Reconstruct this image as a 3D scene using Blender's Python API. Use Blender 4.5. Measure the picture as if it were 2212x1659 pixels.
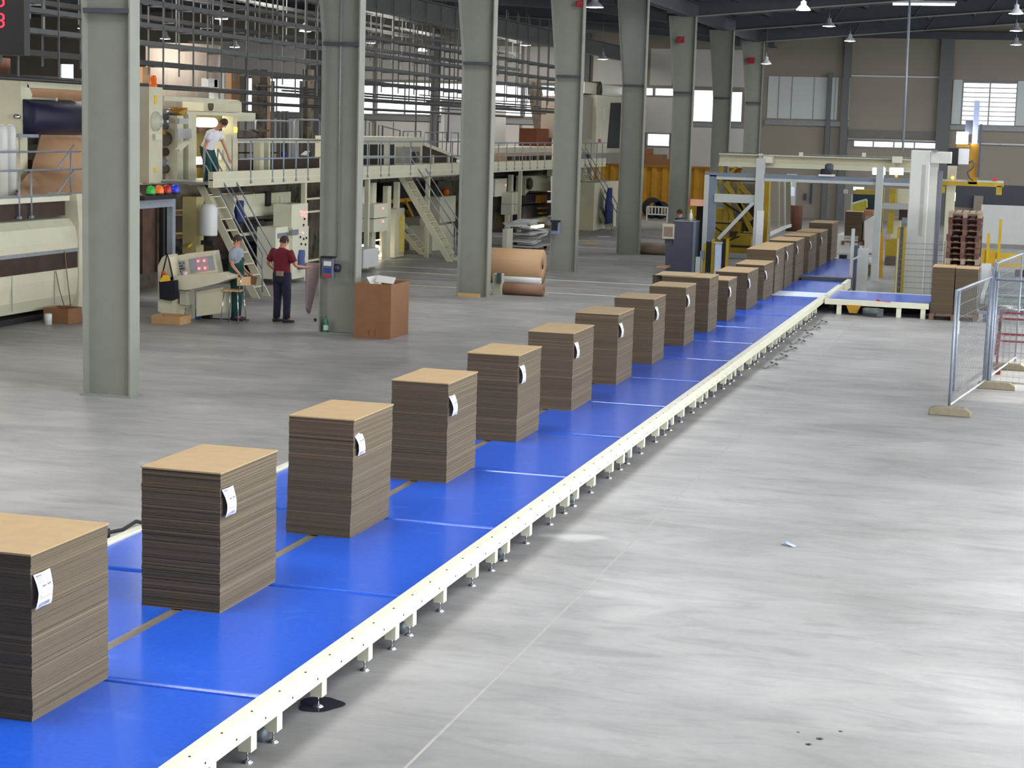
import bpy, bmesh, math, random
from mathutils import Vector, Matrix
random.seed(7)
S = bpy.context.scene
COL = S.collection
for o in list(bpy.data.objects): bpy.data.objects.remove(o)

# ---------------------------------------------------------------- camera
F_PX, YAW, PITCH, ROLL, CAM_H = 3947.4, -0.272857, -0.139323, 0.0290267, 4.1
CX, CY = 1106.0, 829.5
_f = Vector((math.sin(YAW)*math.cos(PITCH), math.cos(YAW)*math.cos(PITCH), math.sin(PITCH)))
_r = Vector((math.cos(YAW), -math.sin(YAW), 0.0))
_u = _r.cross(_f)
_r2 = _r*math.cos(ROLL) + _u*math.sin(ROLL)
_u2 = -_r*math.sin(ROLL) + _u*math.cos(ROLL)
cam_data = bpy.data.cameras.new('camera')
cam_data.sensor_width = 36.0
cam_data.lens = F_PX/2212.0*36.0
cam_data.clip_end = 400
cam = bpy.data.objects.new('camera', cam_data)
m = Matrix((_r2, _u2, -_f)).transposed().to_4x4()
m.translation = Vector((0, 0, CAM_H))
cam.matrix_world = m
COL.objects.link(cam)
S.camera = cam

# ---------------------------------------------------------------- world, exposure
w = bpy.data.worlds.new('world'); S.world = w; w.use_nodes = True
bg = w.node_tree.nodes['Background']
bg.inputs['Color'].default_value = (0.86, 0.93, 1.0, 1)
bg.inputs['Strength'].default_value = 3.0
S.view_settings.view_transform = 'Standard'
S.view_settings.look = 'None'
S.view_settings.exposure = -0.14
S.view_settings.gamma = 1.0
S.view_settings.use_curve_mapping = False

def area_light(name, loc, direction, sx, sy, power, color=(1, 1, 1), spread=math.pi):
    d = bpy.data.lights.new(name, 'AREA'); d.shape = 'RECTANGLE'; d.size = sx; d.size_y = sy
    d.energy = power; d.color = color; d.spread = spread
    o = bpy.data.objects.new(name, d); COL.objects.link(o); o.location = loc
    o.rotation_euler = Vector(direction).to_track_quat('-Z', 'Y').to_euler()
    return o
DAY = (0.95, 0.975, 1.0)
# daylight fill: unseen area lamps added before the solid right and rear walls
for k, pw in enumerate((1500, 2500, 1500, 900, 750, 700, 650, 600)):
    area_light('daylight_fill_right', (11.8, 2+12*k, 3.6), (-1, 0, -0.05), 9.5, 4.6, pw, DAY)
for k in range(4):
    area_light('daylight_fill_behind', (-14+7*k-3, -7.6, 5.0), (0.0, 1, -0.15), 6.0, 4.5, 120, DAY)
# area lamps added under the closed roof of both halls, in place of rooflights
for k in range(6):
    area_light('rooflight_fill', (3.0, (10, 20, 38, 47, 64.7, 82.5)[k], 9.5), (0, 0, -1), 6.0, 3.0, (1150, 900, 750, 650, 600, 550)[k], DAY)
    area_light('rooflight_fill', (-8.0, (10, 20, 38, 47, 64.7, 82.5)[k], 9.1), (0, 0, -1), 3.0, 3.0, (600, 520, 470, 450, 400, 400)[k], DAY)
for k in range(6):
    area_light('rooflight_fill', (-27.0, (10, 20, 38, 47, 64.7, 82.5)[k], 9.1), (0, 0, -1), 12.0, 2.5, 1850, (1.0, .95, .88))
sun = bpy.data.lights.new('sun', 'SUN'); sun.energy = 14.0; sun.angle = 0.03; sun.color = (1.0, 0.96, 0.9)
so = bpy.data.objects.new('sun', sun); COL.objects.link(so)
so.rotation_euler = Vector((-1.0, 0.0, -0.352)).to_track_quat('-Z', 'Y').to_euler()
so.location = (20, 30, 12)

# ---------------------------------------------------------------- helpers
def ray(u, v):
    return _r2*((u-CX)/F_PX) + _u2*(-(v-CY)/F_PX) + _f
def at(u, v, x=None, y=None, z=None):
    """a point of the photograph, as the world point it shows on a plane of known x, y or z"""
    d = ray(u, v); c = Vector((0, 0, CAM_H))
    if x is not None: t = (x-c.x)/d.x
    elif y is not None: t = (y-c.y)/d.y
    else: t = (z-c.z)/d.z
    return c + d*t

MATS = {}
def mat(name, col, rough=0.6, metal=0.0, var=0.08, scale=6.0, bump=0.0, spec=0.5, emit=None, estr=0.0, stretch=None, dirt=None):
    if name in MATS: return MATS[name]
    m = bpy.data.materials.new(name); m.use_nodes = True; nt = m.node_tree; N = nt.nodes; L = nt.links
    b = N['Principled BSDF']
    b.inputs['Roughness'].default_value = rough; b.inputs['Metallic'].default_value = metal
    b.inputs['Specular IOR Level'].default_value = spec
    tc = N.new('ShaderNodeTexCoord'); mp = N.new('ShaderNodeMapping')
    L.new(tc.outputs['Object'], mp.inputs['Vector'])
    if stretch: mp.inputs['Scale'].default_value = stretch
    nz = N.new('ShaderNodeTexNoise'); nz.inputs['Scale'].default_value = scale; nz.inputs['Detail'].default_value = 5
    L.new(mp.outputs['Vector'], nz.inputs['Vector'])
    rp = N.new('ShaderNodeValToRGB'); c = col
    rp.color_ramp.elements[0].position = 0.3; rp.color_ramp.elements[1].position = 0.7
    rp.color_ramp.elements[0].color = tuple(max(0, x*(1-var)) for x in c)+(1,)
    rp.color_ramp.elements[1].color = tuple(min(1, x*(1+var)) for x in c)+(1,)
    L.new(nz.outputs['Fac'], rp.inputs['Fac'])
    if dirt:
        n2 = N.new('ShaderNodeTexNoise'); n2.inputs['Scale'].default_value = dirt[0]; n2.inputs['Detail'].default_value = 6
        L.new(tc.outputs['Object'], n2.inputs['Vector'])
        r2 = N.new('ShaderNodeValToRGB'); r2.color_ramp.elements[0].position = dirt[1]; r2.color_ramp.elements[1].position = dirt[1]+0.15
        L.new(n2.outputs['Fac'], r2.inputs['Fac'])
        mx = N.new('ShaderNodeMixRGB'); mx.inputs['Color2'].default_value = dirt[2]+(1,)
        L.new(r2.outputs['Color'], mx.inputs['Fac']); L.new(rp.outputs['Color'], mx.inputs['Color1'])
        L.new(mx.outputs['Color'], b.inputs['Base Color'])
    else:
        L.new(rp.outputs['Color'], b.inputs['Base Color'])
    if bump:
        bp = N.new('ShaderNodeBump'); bp.inputs['Strength'].default_value = bump; bp.inputs['Distance'].default_value = 0.02
        L.new(nz.outputs['Fac'], bp.inputs['Height']); L.new(bp.outputs['Normal'], b.inputs['Normal'])
    if emit:
        b.inputs['Emission Color'].default_value = emit+(1,); b.inputs['Emission Strength'].default_value = estr
    MATS[name] = m
    return m

def srgb(r, g, b):
    f = lambda c: (c/255/12.92) if c/255 <= .04045 else ((c/255+.055)/1.055)**2.4
    return (f(r), f(g), f(b))

class MB:
    """collects shapes in world coordinates and links them as one mesh object"""
    def __init__(s): s.v = []; s.f = []; s.sm = []
    def add(s, vs, fs, smooth=False):
        n = len(s.v); s.v += [tuple(p) for p in vs]; s.f += [tuple(i+n for i in q) for q in fs]; s.sm += [smooth]*len(fs); return s
    def box(s, x0, x1, y0, y1, z0, z1):
        if x0 > x1: x0, x1 = x1, x0
        if y0 > y1: y0, y1 = y1, y0
        if z0 > z1: z0, z1 = z1, z0
        return s.add([(x0,y0,z0),(x1,y0,z0),(x1,y1,z0),(x0,y1,z0),(x0,y0,z1),(x1,y0,z1),(x1,y1,z1),(x0,y1,z1)],
                     [(0,3,2,1),(4,5,6,7),(0,1,5,4),(1,2,6,5),(2,3,7,6),(3,0,4,7)])
    def cbox(s, x0, x1, y0, y1, z0, z1, c):
        """box with chamfered upright and top edges"""
        c = min(c, (x1-x0)/3, (y1-y0)/3, (z1-z0)/3)
        def ring(i, z): return [(x0+i+c,y0+i,z),(x1-i-c,y0+i,z),(x1-i,y0+i+c,z),(x1-i,y1-i-c,z),(x1-i-c,y1-i,z),(x0+i+c,y1-i,z),(x0+i,y1-i-c,z),(x0+i,y0+i+c,z)]
        vs = ring(0, z0)+ring(0, z1-c)+ring(c*0.8, z1)
        fs = [tuple(reversed(range(8)))]+[(a, (a+1) % 8, (a+1) % 8+8, a+8) for a in range(8)]+[(a+8, (a+1) % 8+8, (a+1) % 8+16, a+16) for a in range(8)]+[tuple(range(16, 24))]
        return s.add(vs, fs)
    def rbox(s, c, size, rz=0.0, rx=0.0, ry=0.0):
        M = Matrix.Rotation(rz, 3, 'Z') @ Matrix.Rotation(ry, 3, 'Y') @ Matrix.Rotation(rx, 3, 'X')
        c = Vector(c); h = Vector(size)*0.5
        vs = [c+M @ Vector((sx*h.x, sy*h.y, sz*h.z)) for sz in (-1,1) for sx, sy in ((-1,-1),(1,-1),(1,1),(-1,1))]
        return s.add(vs, [(0,3,2,1),(4,5,6,7),(0,1,5,4),(1,2,6,5),(2,3,7,6),(3,0,4,7)])
    def bar(s, p, q, a, b=None, up=(0,0,1)):
        """rectangular bar from p to q, width a, height b"""
        b = a if b is None else b
        p, q = Vector(p), Vector(q); d = (q-p).normalized(); up = Vector(up)
        if abs(d.dot(up)) > .98: up = Vector((0,1,0))
        r = d.cross(up).normalized(); u = r.cross(d).normalized()
        vs = [e+r*(sx*a/2)+u*(sz*b/2) for e in (p, q) for sx, sz in ((-1,-1),(1,-1),(1,1),(-1,1))]
        return s.add(vs, [(0,1,2,3),(7,6,5,4),(0,4,5,1),(1,5,6,2),(2,6,7,3),(3,7,4,0)])
    def tube(s, pts, r, n=10, caps=True):
        pts = [Vector(p) for p in pts]; rr = r if isinstance(r, (list, tuple)) else [r]*len(pts)
        vs = []; fs = []; prev = None
        for i, p in enumerate(pts):
            d = (pts[min(i+1, len(pts)-1)]-pts[max(i-1, 0)]).normalized()
            if prev is None:
                up = Vector((0,0,1)) if abs(d.z) < .9 else Vector((0,1,0))
                a = d.cross(up).normalized()
            else:
                a = (prev-d*prev.dot(d)).normalized()
            prev = a; b = d.cross(a)
            vs += [p+(a*math.cos(t*2*math.pi/n)+b*math.sin(t*2*math.pi/n))*rr[i] for t in range(n)]
        for i in range(len(pts)-1):
            fs += [(i*n+t, i*n+(t+1) % n, (i+1)*n+(t+1) % n, (i+1)*n+t) for t in range(n)]
        s.add(vs, fs, True)
        if caps:
            k = len(s.v)-len(vs)
            s.f += [tuple(k+t for t in reversed(range(n))), tuple(k+(len(pts)-1)*n+t for t in range(n))]; s.sm += [False, False]
        return s
    def lathe(s, c, prof, n=20, axis=(0,0,1)):
        c = Vector(c); ax = Vector(axis).normalized()
        a = ax.cross(Vector((0,0,1)) if abs(ax.z) < .9 else Vector((1,0,0))).normalized(); b = ax.cross(a)
        vs = [c+ax*h+(a*math.cos(t*2*math.pi/n)+b*math.sin(t*2*math.pi/n))*r for r, h in prof for t in range(n)]
        fs = [(i*n+t, i*n+(t+1) % n, (i+1)*n+(t+1) % n, (i+1)*n+t) for i in range(len(prof)-1) for t in range(n)]
        return s.add(vs, fs, True)
    def prism(s, poly, ext):
        """planar polygon (3-D points) extruded by vector ext"""
        n = len(poly); e = Vector(ext); P = [Vector(p) for p in poly]
        return s.add(P+[p+e for p in P], [tuple(reversed(range(n))), tuple(range(n, 2*n))]+[(i, (i+1) % n, (i+1) % n+n, i+n) for i in range(n)])
    def sphere(s, c, r, n=12, sc=(1,1,1)):
        c = Vector(c); vs = []; fs = []; m = n//2
        for i in range(m+1):
            ph = math.pi*i/m
            vs += [c+Vector((sc[0]*r*math.sin(ph)*math.cos(2*math.pi*t/n), sc[1]*r*math.sin(ph)*math.sin(2*math.pi*t/n), sc[2]*r*math.cos(ph))) for t in range(n)]
        fs = [(i*n+t, (i+1)*n+t, (i+1)*n+(t+1) % n, i*n+(t+1) % n) for i in range(m) for t in range(n)]
        return s.add(vs, fs, True)
    def build(s, name, material, parent=None, origin=None, bevel=0.0, label=None):
        if parent is not None: org = Vector(parent['_o']) if '_o' in parent else Vector(parent.location)
        elif origin is not None: org = Vector(origin)
        else:
            xs = [p[0] for p in s.v]; ys = [p[1] for p in s.v]; zs = [p[2] for p in s.v]
            org = Vector(((min(xs)+max(xs))/2, (min(ys)+max(ys))/2, min(zs)))
        me = bpy.data.meshes.new(name)
        me.from_pydata([tuple(Vector(p)-org) for p in s.v], [], s.f)
        me.update(); bm = bmesh.new(); bm.from_mesh(me)
        bmesh.ops.recalc_face_normals(bm, faces=bm.faces)
        bm.to_mesh(me); bm.free()
        me.polygons.foreach_set('use_smooth', s.sm)
        me.materials.append(material)
        o = bpy.data.objects.new(name, me); COL.objects.link(o)
        if parent is not None: o.parent = parent; o['_o'] = tuple(org)
        else: o.location = org; o['_o'] = tuple(org)
        if bevel:
            md = o.modifiers.new('bevel', 'BEVEL'); md.width = bevel; md.segments = 2; md.limit_method = 'ANGLE'
        if label: o['label'] = label
        return o

def thing(name, label, cat, loc=(0,0,0), group=None):
    o = bpy.data.objects.new(name, None); COL.objects.link(o); o.location = loc; o.empty_display_size = .2
    o['label'] = label; o['category'] = cat; o['_o'] = tuple(loc)
    if group: o['group'] = group
    return o
def tag(o, label, cat, group=None, kind=None):
    o['label'] = label; o['category'] = cat
    if group: o['group'] = group
    if kind: o['kind'] = kind
    return o
def struct(name, mb, m, parent=None, bevel=0.0):
    o = mb.build(name, m, parent, bevel=bevel)
    if parent is None: o['kind'] = 'structure'
    return o
def copy_tree(o, parent=None, delta=None, label=None):
    c = o.copy(); COL.objects.link(c); c.parent = parent
    if delta is not None: c.location = Vector(o.location)+Vector(delta)
    if label: c['label'] = label
    for ch in [x for x in KIDS.get(o.name, o.children)]: copy_tree(ch, c)
    return c
KIDS = {}
def remember(o):
    KIDS[o.name] = list(o.children)
    for ch in o.children: remember(ch)
    return o
def text_mesh(mb, s, origin, right, up, size, depth=0.004, font='block'):
    """letters from a 5x7 dot matrix, as small raised blocks"""
    o = Vector(origin); r = Vector(right).normalized(); u = Vector(up).normalized(); n = r.cross(u)
    px = size/7.0
    for i, ch in enumerate(s):
        g = GLYPH.get(ch)
        if not g: continue
        for row, bits in enumerate(g):
            k = 0
            while k < 5:
                if bits[k] == '1':
                    e = k
                    while e < 5 and bits[e] == '1': e += 1
                    a = o+r*(px*(i*6+k))+u*(px*(6-row)); bq = a+r*(px*(e-k)); 
                    vs = [a, bq, bq+u*px, a+u*px]
                    mb.prism(vs, n*depth); k = e
                else: k += 1
    return mb
GLYPH = {'3': ['01110','10001','00001','00110','00001','10001','01110'],
 '8': ['01110','10001','10001','01110','10001','10001','01110'],
 '1': ['00100','01100','00100','00100','00100','00100','01110'],
 '0': ['01110','10001','10001','10001','10001','10001','01110'],
 '2': ['01110','10001','00001','00110','01000','10000','11111'],
 '5': ['11111','10000','11110','00001','00001','10001','01110'],
 '9': ['01110','10001','10001','01111','00001','10001','01110'],
 '4': ['00010','00110','01010','10010','11111','00010','00010'],
 '-': ['00000','00000','00000','11111','00000','00000','00000']}
# ---------------------------------------------------------------- materials
def concrete():
    m = bpy.data.materials.new('concrete_floor'); m.use_nodes = True; nt = m.node_tree; N = nt.nodes; L = nt.links
    b = N['Principled BSDF']; tc = N.new('ShaderNodeTexCoord')
    def noise(sc, detail, stretch, rot=0.0, dist=0.0):
        mp = N.new('ShaderNodeMapping'); mp.inputs['Scale'].default_value = stretch; mp.inputs['Rotation'].default_value = (0,0,rot)
        L.new(tc.outputs['Object'], mp.inputs['Vector'])
        n = N.new('ShaderNodeTexNoise'); n.inputs['Scale'].default_value = sc; n.inputs['Detail'].default_value = detail
        n.inputs['Distortion'].default_value = dist
        L.new(mp.outputs['Vector'], n.inputs['Vector']); return n
    def ramp(n, p0, c0, p1, c1):
        r = N.new('ShaderNodeValToRGB'); r.color_ramp.elements[0].position = p0; r.color_ramp.elements[1].position = p1
        r.color_ramp.elements[0].color = c0+(1,); r.color_ramp.elements[1].color = c1+(1,)
        L.new(n.outputs['Fac'], r.inputs['Fac']); return r
    def mix(mode, fac, a, bb):
        x = N.new('ShaderNodeMixRGB'); x.blend_type = mode
        if isinstance(fac, float): x.inputs['Fac'].default_value = fac
        else: L.new(fac, x.inputs['Fac'])
        L.new(a, x.inputs['Color1']); L.new(bb, x.inputs['Color2']); return x.outputs['Color']
    n1 = noise(0.55, 8, (1, 1, 1), 0, .6)
    base = ramp(n1, .32, FLOOR_A, .68, FLOOR_B)
    n2 = noise(0.5, 5, (1.0, 2.6, 1), .35, 1.2)          # sweeping machine polish streaks
    s2 = ramp(n2, .25, (.80, .80, .81), .70, (1.08, 1.08, 1.07))
    c = mix('MULTIPLY', .8, base.outputs['Color'], s2.outputs['Color'])
    n3 = noise(2.2, 6, (0.5, 3.4, 1), -.5, .8)
    s3 = ramp(n3, .25, (.90, .90, .91), .72, (1.06, 1.06, 1.05))
    c = mix('MULTIPLY', .55, c, s3.outputs['Color'])
    n6 = noise(0.13, 7, (1, 1.3, 1), .2, 1.6)
    s6 = ramp(n6, .36, (.78, .78, .78), .60, (1.06, 1.06, 1.07))
    c = mix('MULTIPLY', .9, c, s6.outputs['Color'])
    n7 = noise(1.1, 9, (.8, 2.2, 1), .9, 2.5)
    s7 = ramp(n7, .36, (.80, .80, .81), .50, (1.03, 1.03, 1.03))
    c = mix('MULTIPLY', .6, c, s7.outputs['Color'])
    n4 = noise(14, 4, (1, 1, 1))
    s4 = ramp(n4, .2, (.9, .9, .9), .8, (1.07, 1.07, 1.07))
    c = mix('MULTIPLY', .6, c, s4.outputs['Color'])
    n5 = noise(0.9, 2, (1, 1, 1), 0, .3)                  # pale chalky patches
    s5 = ramp(n5, .70, (0, 0, 0), .78, (.5, .5, .5))
    pale = N.new('ShaderNodeRGB'); pale.outputs[0].default_value = (.62, .62, .62, 1)
    c = mix('MIX', s5.outputs['Color'], c, pale.outputs[0])
    L.new(c, b.inputs['Base Color'])
    rr = ramp(n2, .3, (.50,)*3, .7, (.36,)*3)
    L.new(rr.outputs['Color'], b.inputs['Roughness'])
    b.inputs['Specular IOR Level'].default_value = .45
    return m
FLOOR_A = (.275, .268, .256); FLOOR_B = (.365, .358, .345)
M_FLOOR = concrete()
M_COL = mat('column_paint', srgb(138, 141, 131), .55, 0, .05, 3, dirt=(1.3, .64, srgb(128, 130, 120)))
M_WALL = mat('wall_sandwich_panel', srgb(150, 142, 130), .7, 0, .04, .6)
M_WALLL = mat('wall_panel_light', srgb(212, 210, 206), .7, 0, .04, .6)
M_PANELW = mat('translucent_white_panel', srgb(205, 212, 212), .5, 0, .03, .8)
M_CEIL = mat('trapezoid_roof_deck', srgb(84, 90, 104), .6, .0, .12, 1.2, stretch=(6, .3, 1))
M_STEEL = mat('dark_roof_steel', srgb(70, 76, 84), .6, 0, .1, 3)
M_GALV = mat('galvanised_steel', srgb(150, 156, 158), .42, .35, .12, 14)
M_CREAM = mat('cream_machine_paint', srgb(208, 204, 178), .45, 0, .05, 2.5, dirt=(1.7, .66, srgb(182, 176, 148)))
M_CREAMR = mat('cream_rail_paint', srgb(218, 216, 194), .4, 0, .03, 4)
M_DARK = mat('black_recess', srgb(26, 25, 28), .7, 0, .2, 4)
M_BROWN = mat('dark_brown_interior', srgb(58, 42, 34), .7, 0, .25, 3)
M_RUB = mat('black_rubber', srgb(30, 31, 34), .8, 0, .1, 9)
M_CHROME = mat('chrome_steel', srgb(200, 202, 205), .22, .9, .05, 10)
M_YEL = mat('machine_yellow', srgb(205, 168, 20), .5, 0, .1, 4)
M_OCH = mat('ochre_yellow', srgb(178, 130, 22), .6, 0, .12, 3)
M_BLUE = mat('blue_modular_belt', srgb(36, 90, 202), .22, 0, .07, 26, .05, spec=.5, dirt=(3.0, .60, srgb(50, 102, 206)))
M_KRAFT = mat('kraft_board_face', srgb(168, 142, 102), .75, 0, .05, 9, dirt=(60, .62, srgb(160, 134, 95)))
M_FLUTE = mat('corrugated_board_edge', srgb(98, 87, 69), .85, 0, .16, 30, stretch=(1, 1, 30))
M_FLUTE2 = mat('corrugated_board_edge_dark', srgb(84, 72, 58), .85, 0, .2, 30, stretch=(1, 1, 30))
def flute_end_shade(m, k):
    # ends facing along y darkened in the colour: open flutes plus front-side shade
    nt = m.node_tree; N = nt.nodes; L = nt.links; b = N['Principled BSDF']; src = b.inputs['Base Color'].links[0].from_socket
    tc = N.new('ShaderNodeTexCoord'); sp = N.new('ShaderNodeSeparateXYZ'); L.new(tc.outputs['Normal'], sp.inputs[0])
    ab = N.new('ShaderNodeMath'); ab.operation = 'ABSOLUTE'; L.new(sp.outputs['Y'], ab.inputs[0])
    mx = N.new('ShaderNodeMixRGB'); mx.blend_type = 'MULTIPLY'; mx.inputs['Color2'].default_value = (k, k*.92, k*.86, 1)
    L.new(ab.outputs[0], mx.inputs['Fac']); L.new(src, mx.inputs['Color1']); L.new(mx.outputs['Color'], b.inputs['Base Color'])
flute_end_shade(M_FLUTE, .80); flute_end_shade(M_FLUTE2, .80)
M_PAPER = mat('white_label_paper', srgb(232, 234, 244), .6, 0, .02, 9)
M_INK = mat('label_ink', srgb(120, 124, 150), .7, 0, .1, 9)
M_GLASS = bpy.data.materials.new('window_glass'); M_GLASS.use_nodes = True
_n = M_GLASS.node_tree.nodes; _l = M_GLASS.node_tree.links; _o = _n['Material Output']; _n.remove(_n['Principled BSDF'])
_t = _n.new('ShaderNodeBsdfTransparent'); _g = _n.new('ShaderNodeBsdfGlossy'); _g.inputs['Roughness'].default_value = .05; _x = _n.new('ShaderNodeMixShader'); _x.inputs['Fac'].default_value = .06
_l.new(_t.outputs[0], _x.inputs[1]); _l.new(_g.outputs[0], _x.inputs[2]); _l.new(_x.outputs[0], _o.inputs['Surface'])

# ---------------------------------------------------------------- building shell
XR, XL, YB, YN = 12.0, -58.0, 93.0, -8.0
struct('floor', MB().box(XL-.3, XR+.3, YN-.3, YB+.3, -.3, 0), M_FLOOR)
def wall_with_holes(name, y, x0, x1, z1, holes, m, thick=.25):
    """wall across the hall at depth y; holes are (x0,x1,z0,z1)"""
    xs = sorted({x0, x1}|{h[0] for h in holes}|{h[1] for h in holes})
    mb = MB()
    for a, b in zip(xs[:-1], xs[1:]):
        hs = sorted([h for h in holes if h[0] <= a+1e-6 and h[1] >= b-1e-6], key=lambda h: h[2])
        z = 0
        for h in hs:
            if h[2] > z: mb.box(a, b, y, y+thick, z, h[2])
            z = h[3]
        mb.box(a, b, y, y+thick, z, z1)
    return struct(name, mb, m)
WINS_L = [(-52.9, -52.0, 5.6, 6.9), (-41.5, -38.0, 4.60, 6.35), (-36.9, -34.2, 4.62, 6.3), (-34.0, -30.8, 4.66, 6.3), (-30.5, -26.0, 4.68, 6.3), (-25.8, -24.2, 4.7, 6.3), (-24.0, -22.6, 4.72, 6.3),
          (-22.3, -21.9, 5.7, 6.3), (-21.4, -20.2, 5.95, 6.3), (-20.1, -19.0, 5.95, 6.3), (-18.9, -17.9, 5.95, 6.3), (-19.2, -18.05, 3.40, 3.98), (-17.9, -17.2, 3.4, 3.98),
          (-16.9, -15.6, 4.7, 6.25), (-15.3, -14.4, 4.74, 6.2)]
WINS_R = [(-13.75, -13.45, 4.8, 6.3), (-8.7, -4.72, 3.68, 3.93), (-3.55, -1.06, 4.9, 6.9)]
wall_with_holes('wall_back', YB, XL, XR, 11.2, WINS_L+WINS_R, M_WALL)
M_ALU = mat('window_frame_grey', srgb(150, 154, 158), .5, .2, .05, 4)
def window(k, x0, x1, z0, z1, mull=None, y=YB):
    fr = MB(); t = .06
    fr.box(x0-t, x1+t, y-.05, y+.12, z0-t, z0); fr.box(x0-t, x1+t, y-.05, y+.12, z1, z1+t)
    fr.box(x0-t, x0, y-.05, y+.12, z0, z1); fr.box(x1, x1+t, y-.05, y+.12, z0, z1)
    for q in (mull or []): fr.box(q-.035, q+.035, y-.03, y+.1, z0, z1)
    r = struct('window_%d' % k, fr, M_ALU)
    MB().box(x0, x1, y+.10, y+.115, z0, z1).build('window_glass', M_GLASS, r)
    return r
for k, (a, b, c, d) in enumerate(WINS_L+WINS_R[:1]):
    n = max(1, round((b-a)/1.7)); window(k+1, a, b, c, d, [a+(b-a)*i/n for i in range(1, n)])
wn = window(20, *WINS_R[1], [-7.75, -6.75, -5.75])
wl = window(21, *WINS_R[2], [-2.3])
bl = MB()
for k in range(9): bl.rbox((-2.3, YB+.02, 6.9-.225*(k+1)+.0), (2.5, .12, .035), rx=.25)
bl.build('louvre_blade', M_WALLL, wl)
# sill strips, ledges and the darker beam on the back wall
struct('trim_1', MB().box(-13.2, -8.95, YB-.12, YB, 4.62, 4.86), M_GALV)
struct('trim_2', MB().box(-9.0, -4.7, YB-.10, YB, 7.1, 7.17), M_PANELW)
struct('trim_3', MB().box(-4.1, .2, YB-.14, YB, 4.62, 4.84), M_GALV)
struct('trim_4', MB().box(-13.3, 12, YB-.35, YB, 8.98, 9.32), M_STEEL)
struct('trim_5', MB().box(-41.8, -22.4, YB-.14, YB, 4.3, 4.52), M_GALV)
struct('trim_6', MB().box(-17.2, -13.3, YB-.12, YB, 4.42, 4.62), M_GALV)
struct('trim_7', MB().box(-3.2, 1.5, YB-.12, YB, 3.95, 4.02), M_CHROME)
struct('trim_48', MB().box(-9.0, -4.7, YB-.06, YB, 4.12, 4.5), mat('dull_grey_strip', srgb(118, 116, 110), .6)); struct('trim_49', MB().box(-9.1, -4.6, YB-.12, YB, 4.0, 4.06), M_CHROME)
pn = MB()
pn.box(-13.1, -9.62, YB-.05, YB, 4.95, 7.03); pn.box(-9.42, -9.03, YB-.05, YB, 4.95, 7.03)
pn.box(-4.05, -3.62, YB-.05, YB, 4.9, 7.05); pn.box(-1.0, .3, YB-.05, YB, 4.9, 7.05)
struct('trim_8', pn, M_PANELW)
pj = MB()
for x in (-12.55, -11.9, -10.8, -9.75): pj.box(x-.02, x+.02, YB-.07, YB-.05, 4.95, 7.03)
struct('trim_9', pj, M_GALV)
# dark wainscot and pale panels low on the back wall, seen under the right hand frames
struct('trim_10', MB().box(-3.6, 3, YB-.10, YB, .9, 2.0), mat('dark_wall_band', srgb(74, 76, 86), .6, 0, .08, 1))
# light wall panelling of the left hall
lw = MB()
for a, b in ((-45, -41.6), (-41.5, -38), (-37.9, -34.2), (-34, -30.8), (-30.5, -26), (-25.9, -22.4), (-22.2, -19.3), (-19.2, -18.0), (-16.9, -15.5), (-15.3, -13.4)):
    lw.box(a+.03, b-.03, YB-.03, YB, 6.45, 8.3); lw.box(a+.03, b-.03, YB-.03, YB, 0, 4.25 if a < -20 else 3.3)
    if a < -20: pass
lw.box(-22.2, -17.3, YB-.03, YB, 4.05, 5.85); lw.box(-16.9, -13.4, YB-.03, YB, 3.3, 4.4)
struct('trim_11', lw, M_WALLL)
# wall columns on the back wall
def wall_column(x, w, z1, label):
    mb = MB(); mb.box(x-w/2, x+w/2, YB-.34, YB-.30, 0, z1); mb.box(x-w/2, x+w/2, YB-.04, YB, 0, z1); mb.box(x-.015, x+.015, YB-.30, YB-.04, 0, z1)
    for z in (1.5, 4.8, 7.2): mb.box(x-w/2, x+w/2, YB-.30, YB-.04, z, z+.02)
    o = mb.build('wall_column', mat('wall_column_paint', srgb(104, 108, 108), .6, 0, .05, 2)); tag(o, label, 'column', 'slim steel columns standing against the back wall')
wall_column(-9.2, .34, 9.0, 'slim grey steel column on the back wall right of the white panels')
wall_column(-4.42, .62, 9.0, 'broad grey steel column on the back wall left of the louvred window')
wall_column(-10.0, .22, 7.2, 'narrow grey post on the back wall beside the white panels')
wall_column(-30.65, .4, 9.0, 'grey steel column on the back wall between the long left hand windows')
wall_column(-37.4, .5, 9.0, 'grey steel column on the back wall right of the leftmost long window')
wall_column(-22.5, .4, 9.0, 'grey steel column on the back wall beside the leaning flue')

struct('wall_left', MB().box(XL-.25, XL, YN, YB, 0, 11.2), M_WALLL)
# right wall, with gate opening for the sun, otherwise solid (outside the frame)
rw = MB(); rw.box(XR, XR+.25, YN, 29.8, 0, 11.2); rw.box(XR, XR+.25, 36.0, YB, 0, 11.2); rw.box(XR, XR+.25, 29.8, 36.0, 4.6, 11.2)
struct('wall_right', rw, M_WALLL)
struct('wall_front', MB().box(XL, XR, YN-.25, YN, 0, 11.2), M_STEEL)
# unseen frames and panels added beside the fill lamps; wall and roof stay closed
for k in range(8):
    y0, y1 = max(-7.5, 2+12*k-4.8), min(92.5, 2+12*k+4.8)
    fr = MB()
    for z in (1.25, 3.6, 5.95): fr.box(XR-.08, XR-.01, y0, y1, z-.04, z+.04)
    for j in range(5): q = y0+(y1-y0)*j/4; fr.box(XR-.08, XR-.01, q-.03, q+.03, 1.3, 5.9)
    if k != 2 and k != 3: struct('window_%d' % (30+k), fr, M_ALU)
for k, y in enumerate((10, 20, 38, 47, 64.7, 82.5)):
    struct('window_%d' % (40+k), MB().box(-.2, 6.2, y-1.6, y+1.6, 9.62, 9.66), M_PANELW)
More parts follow.
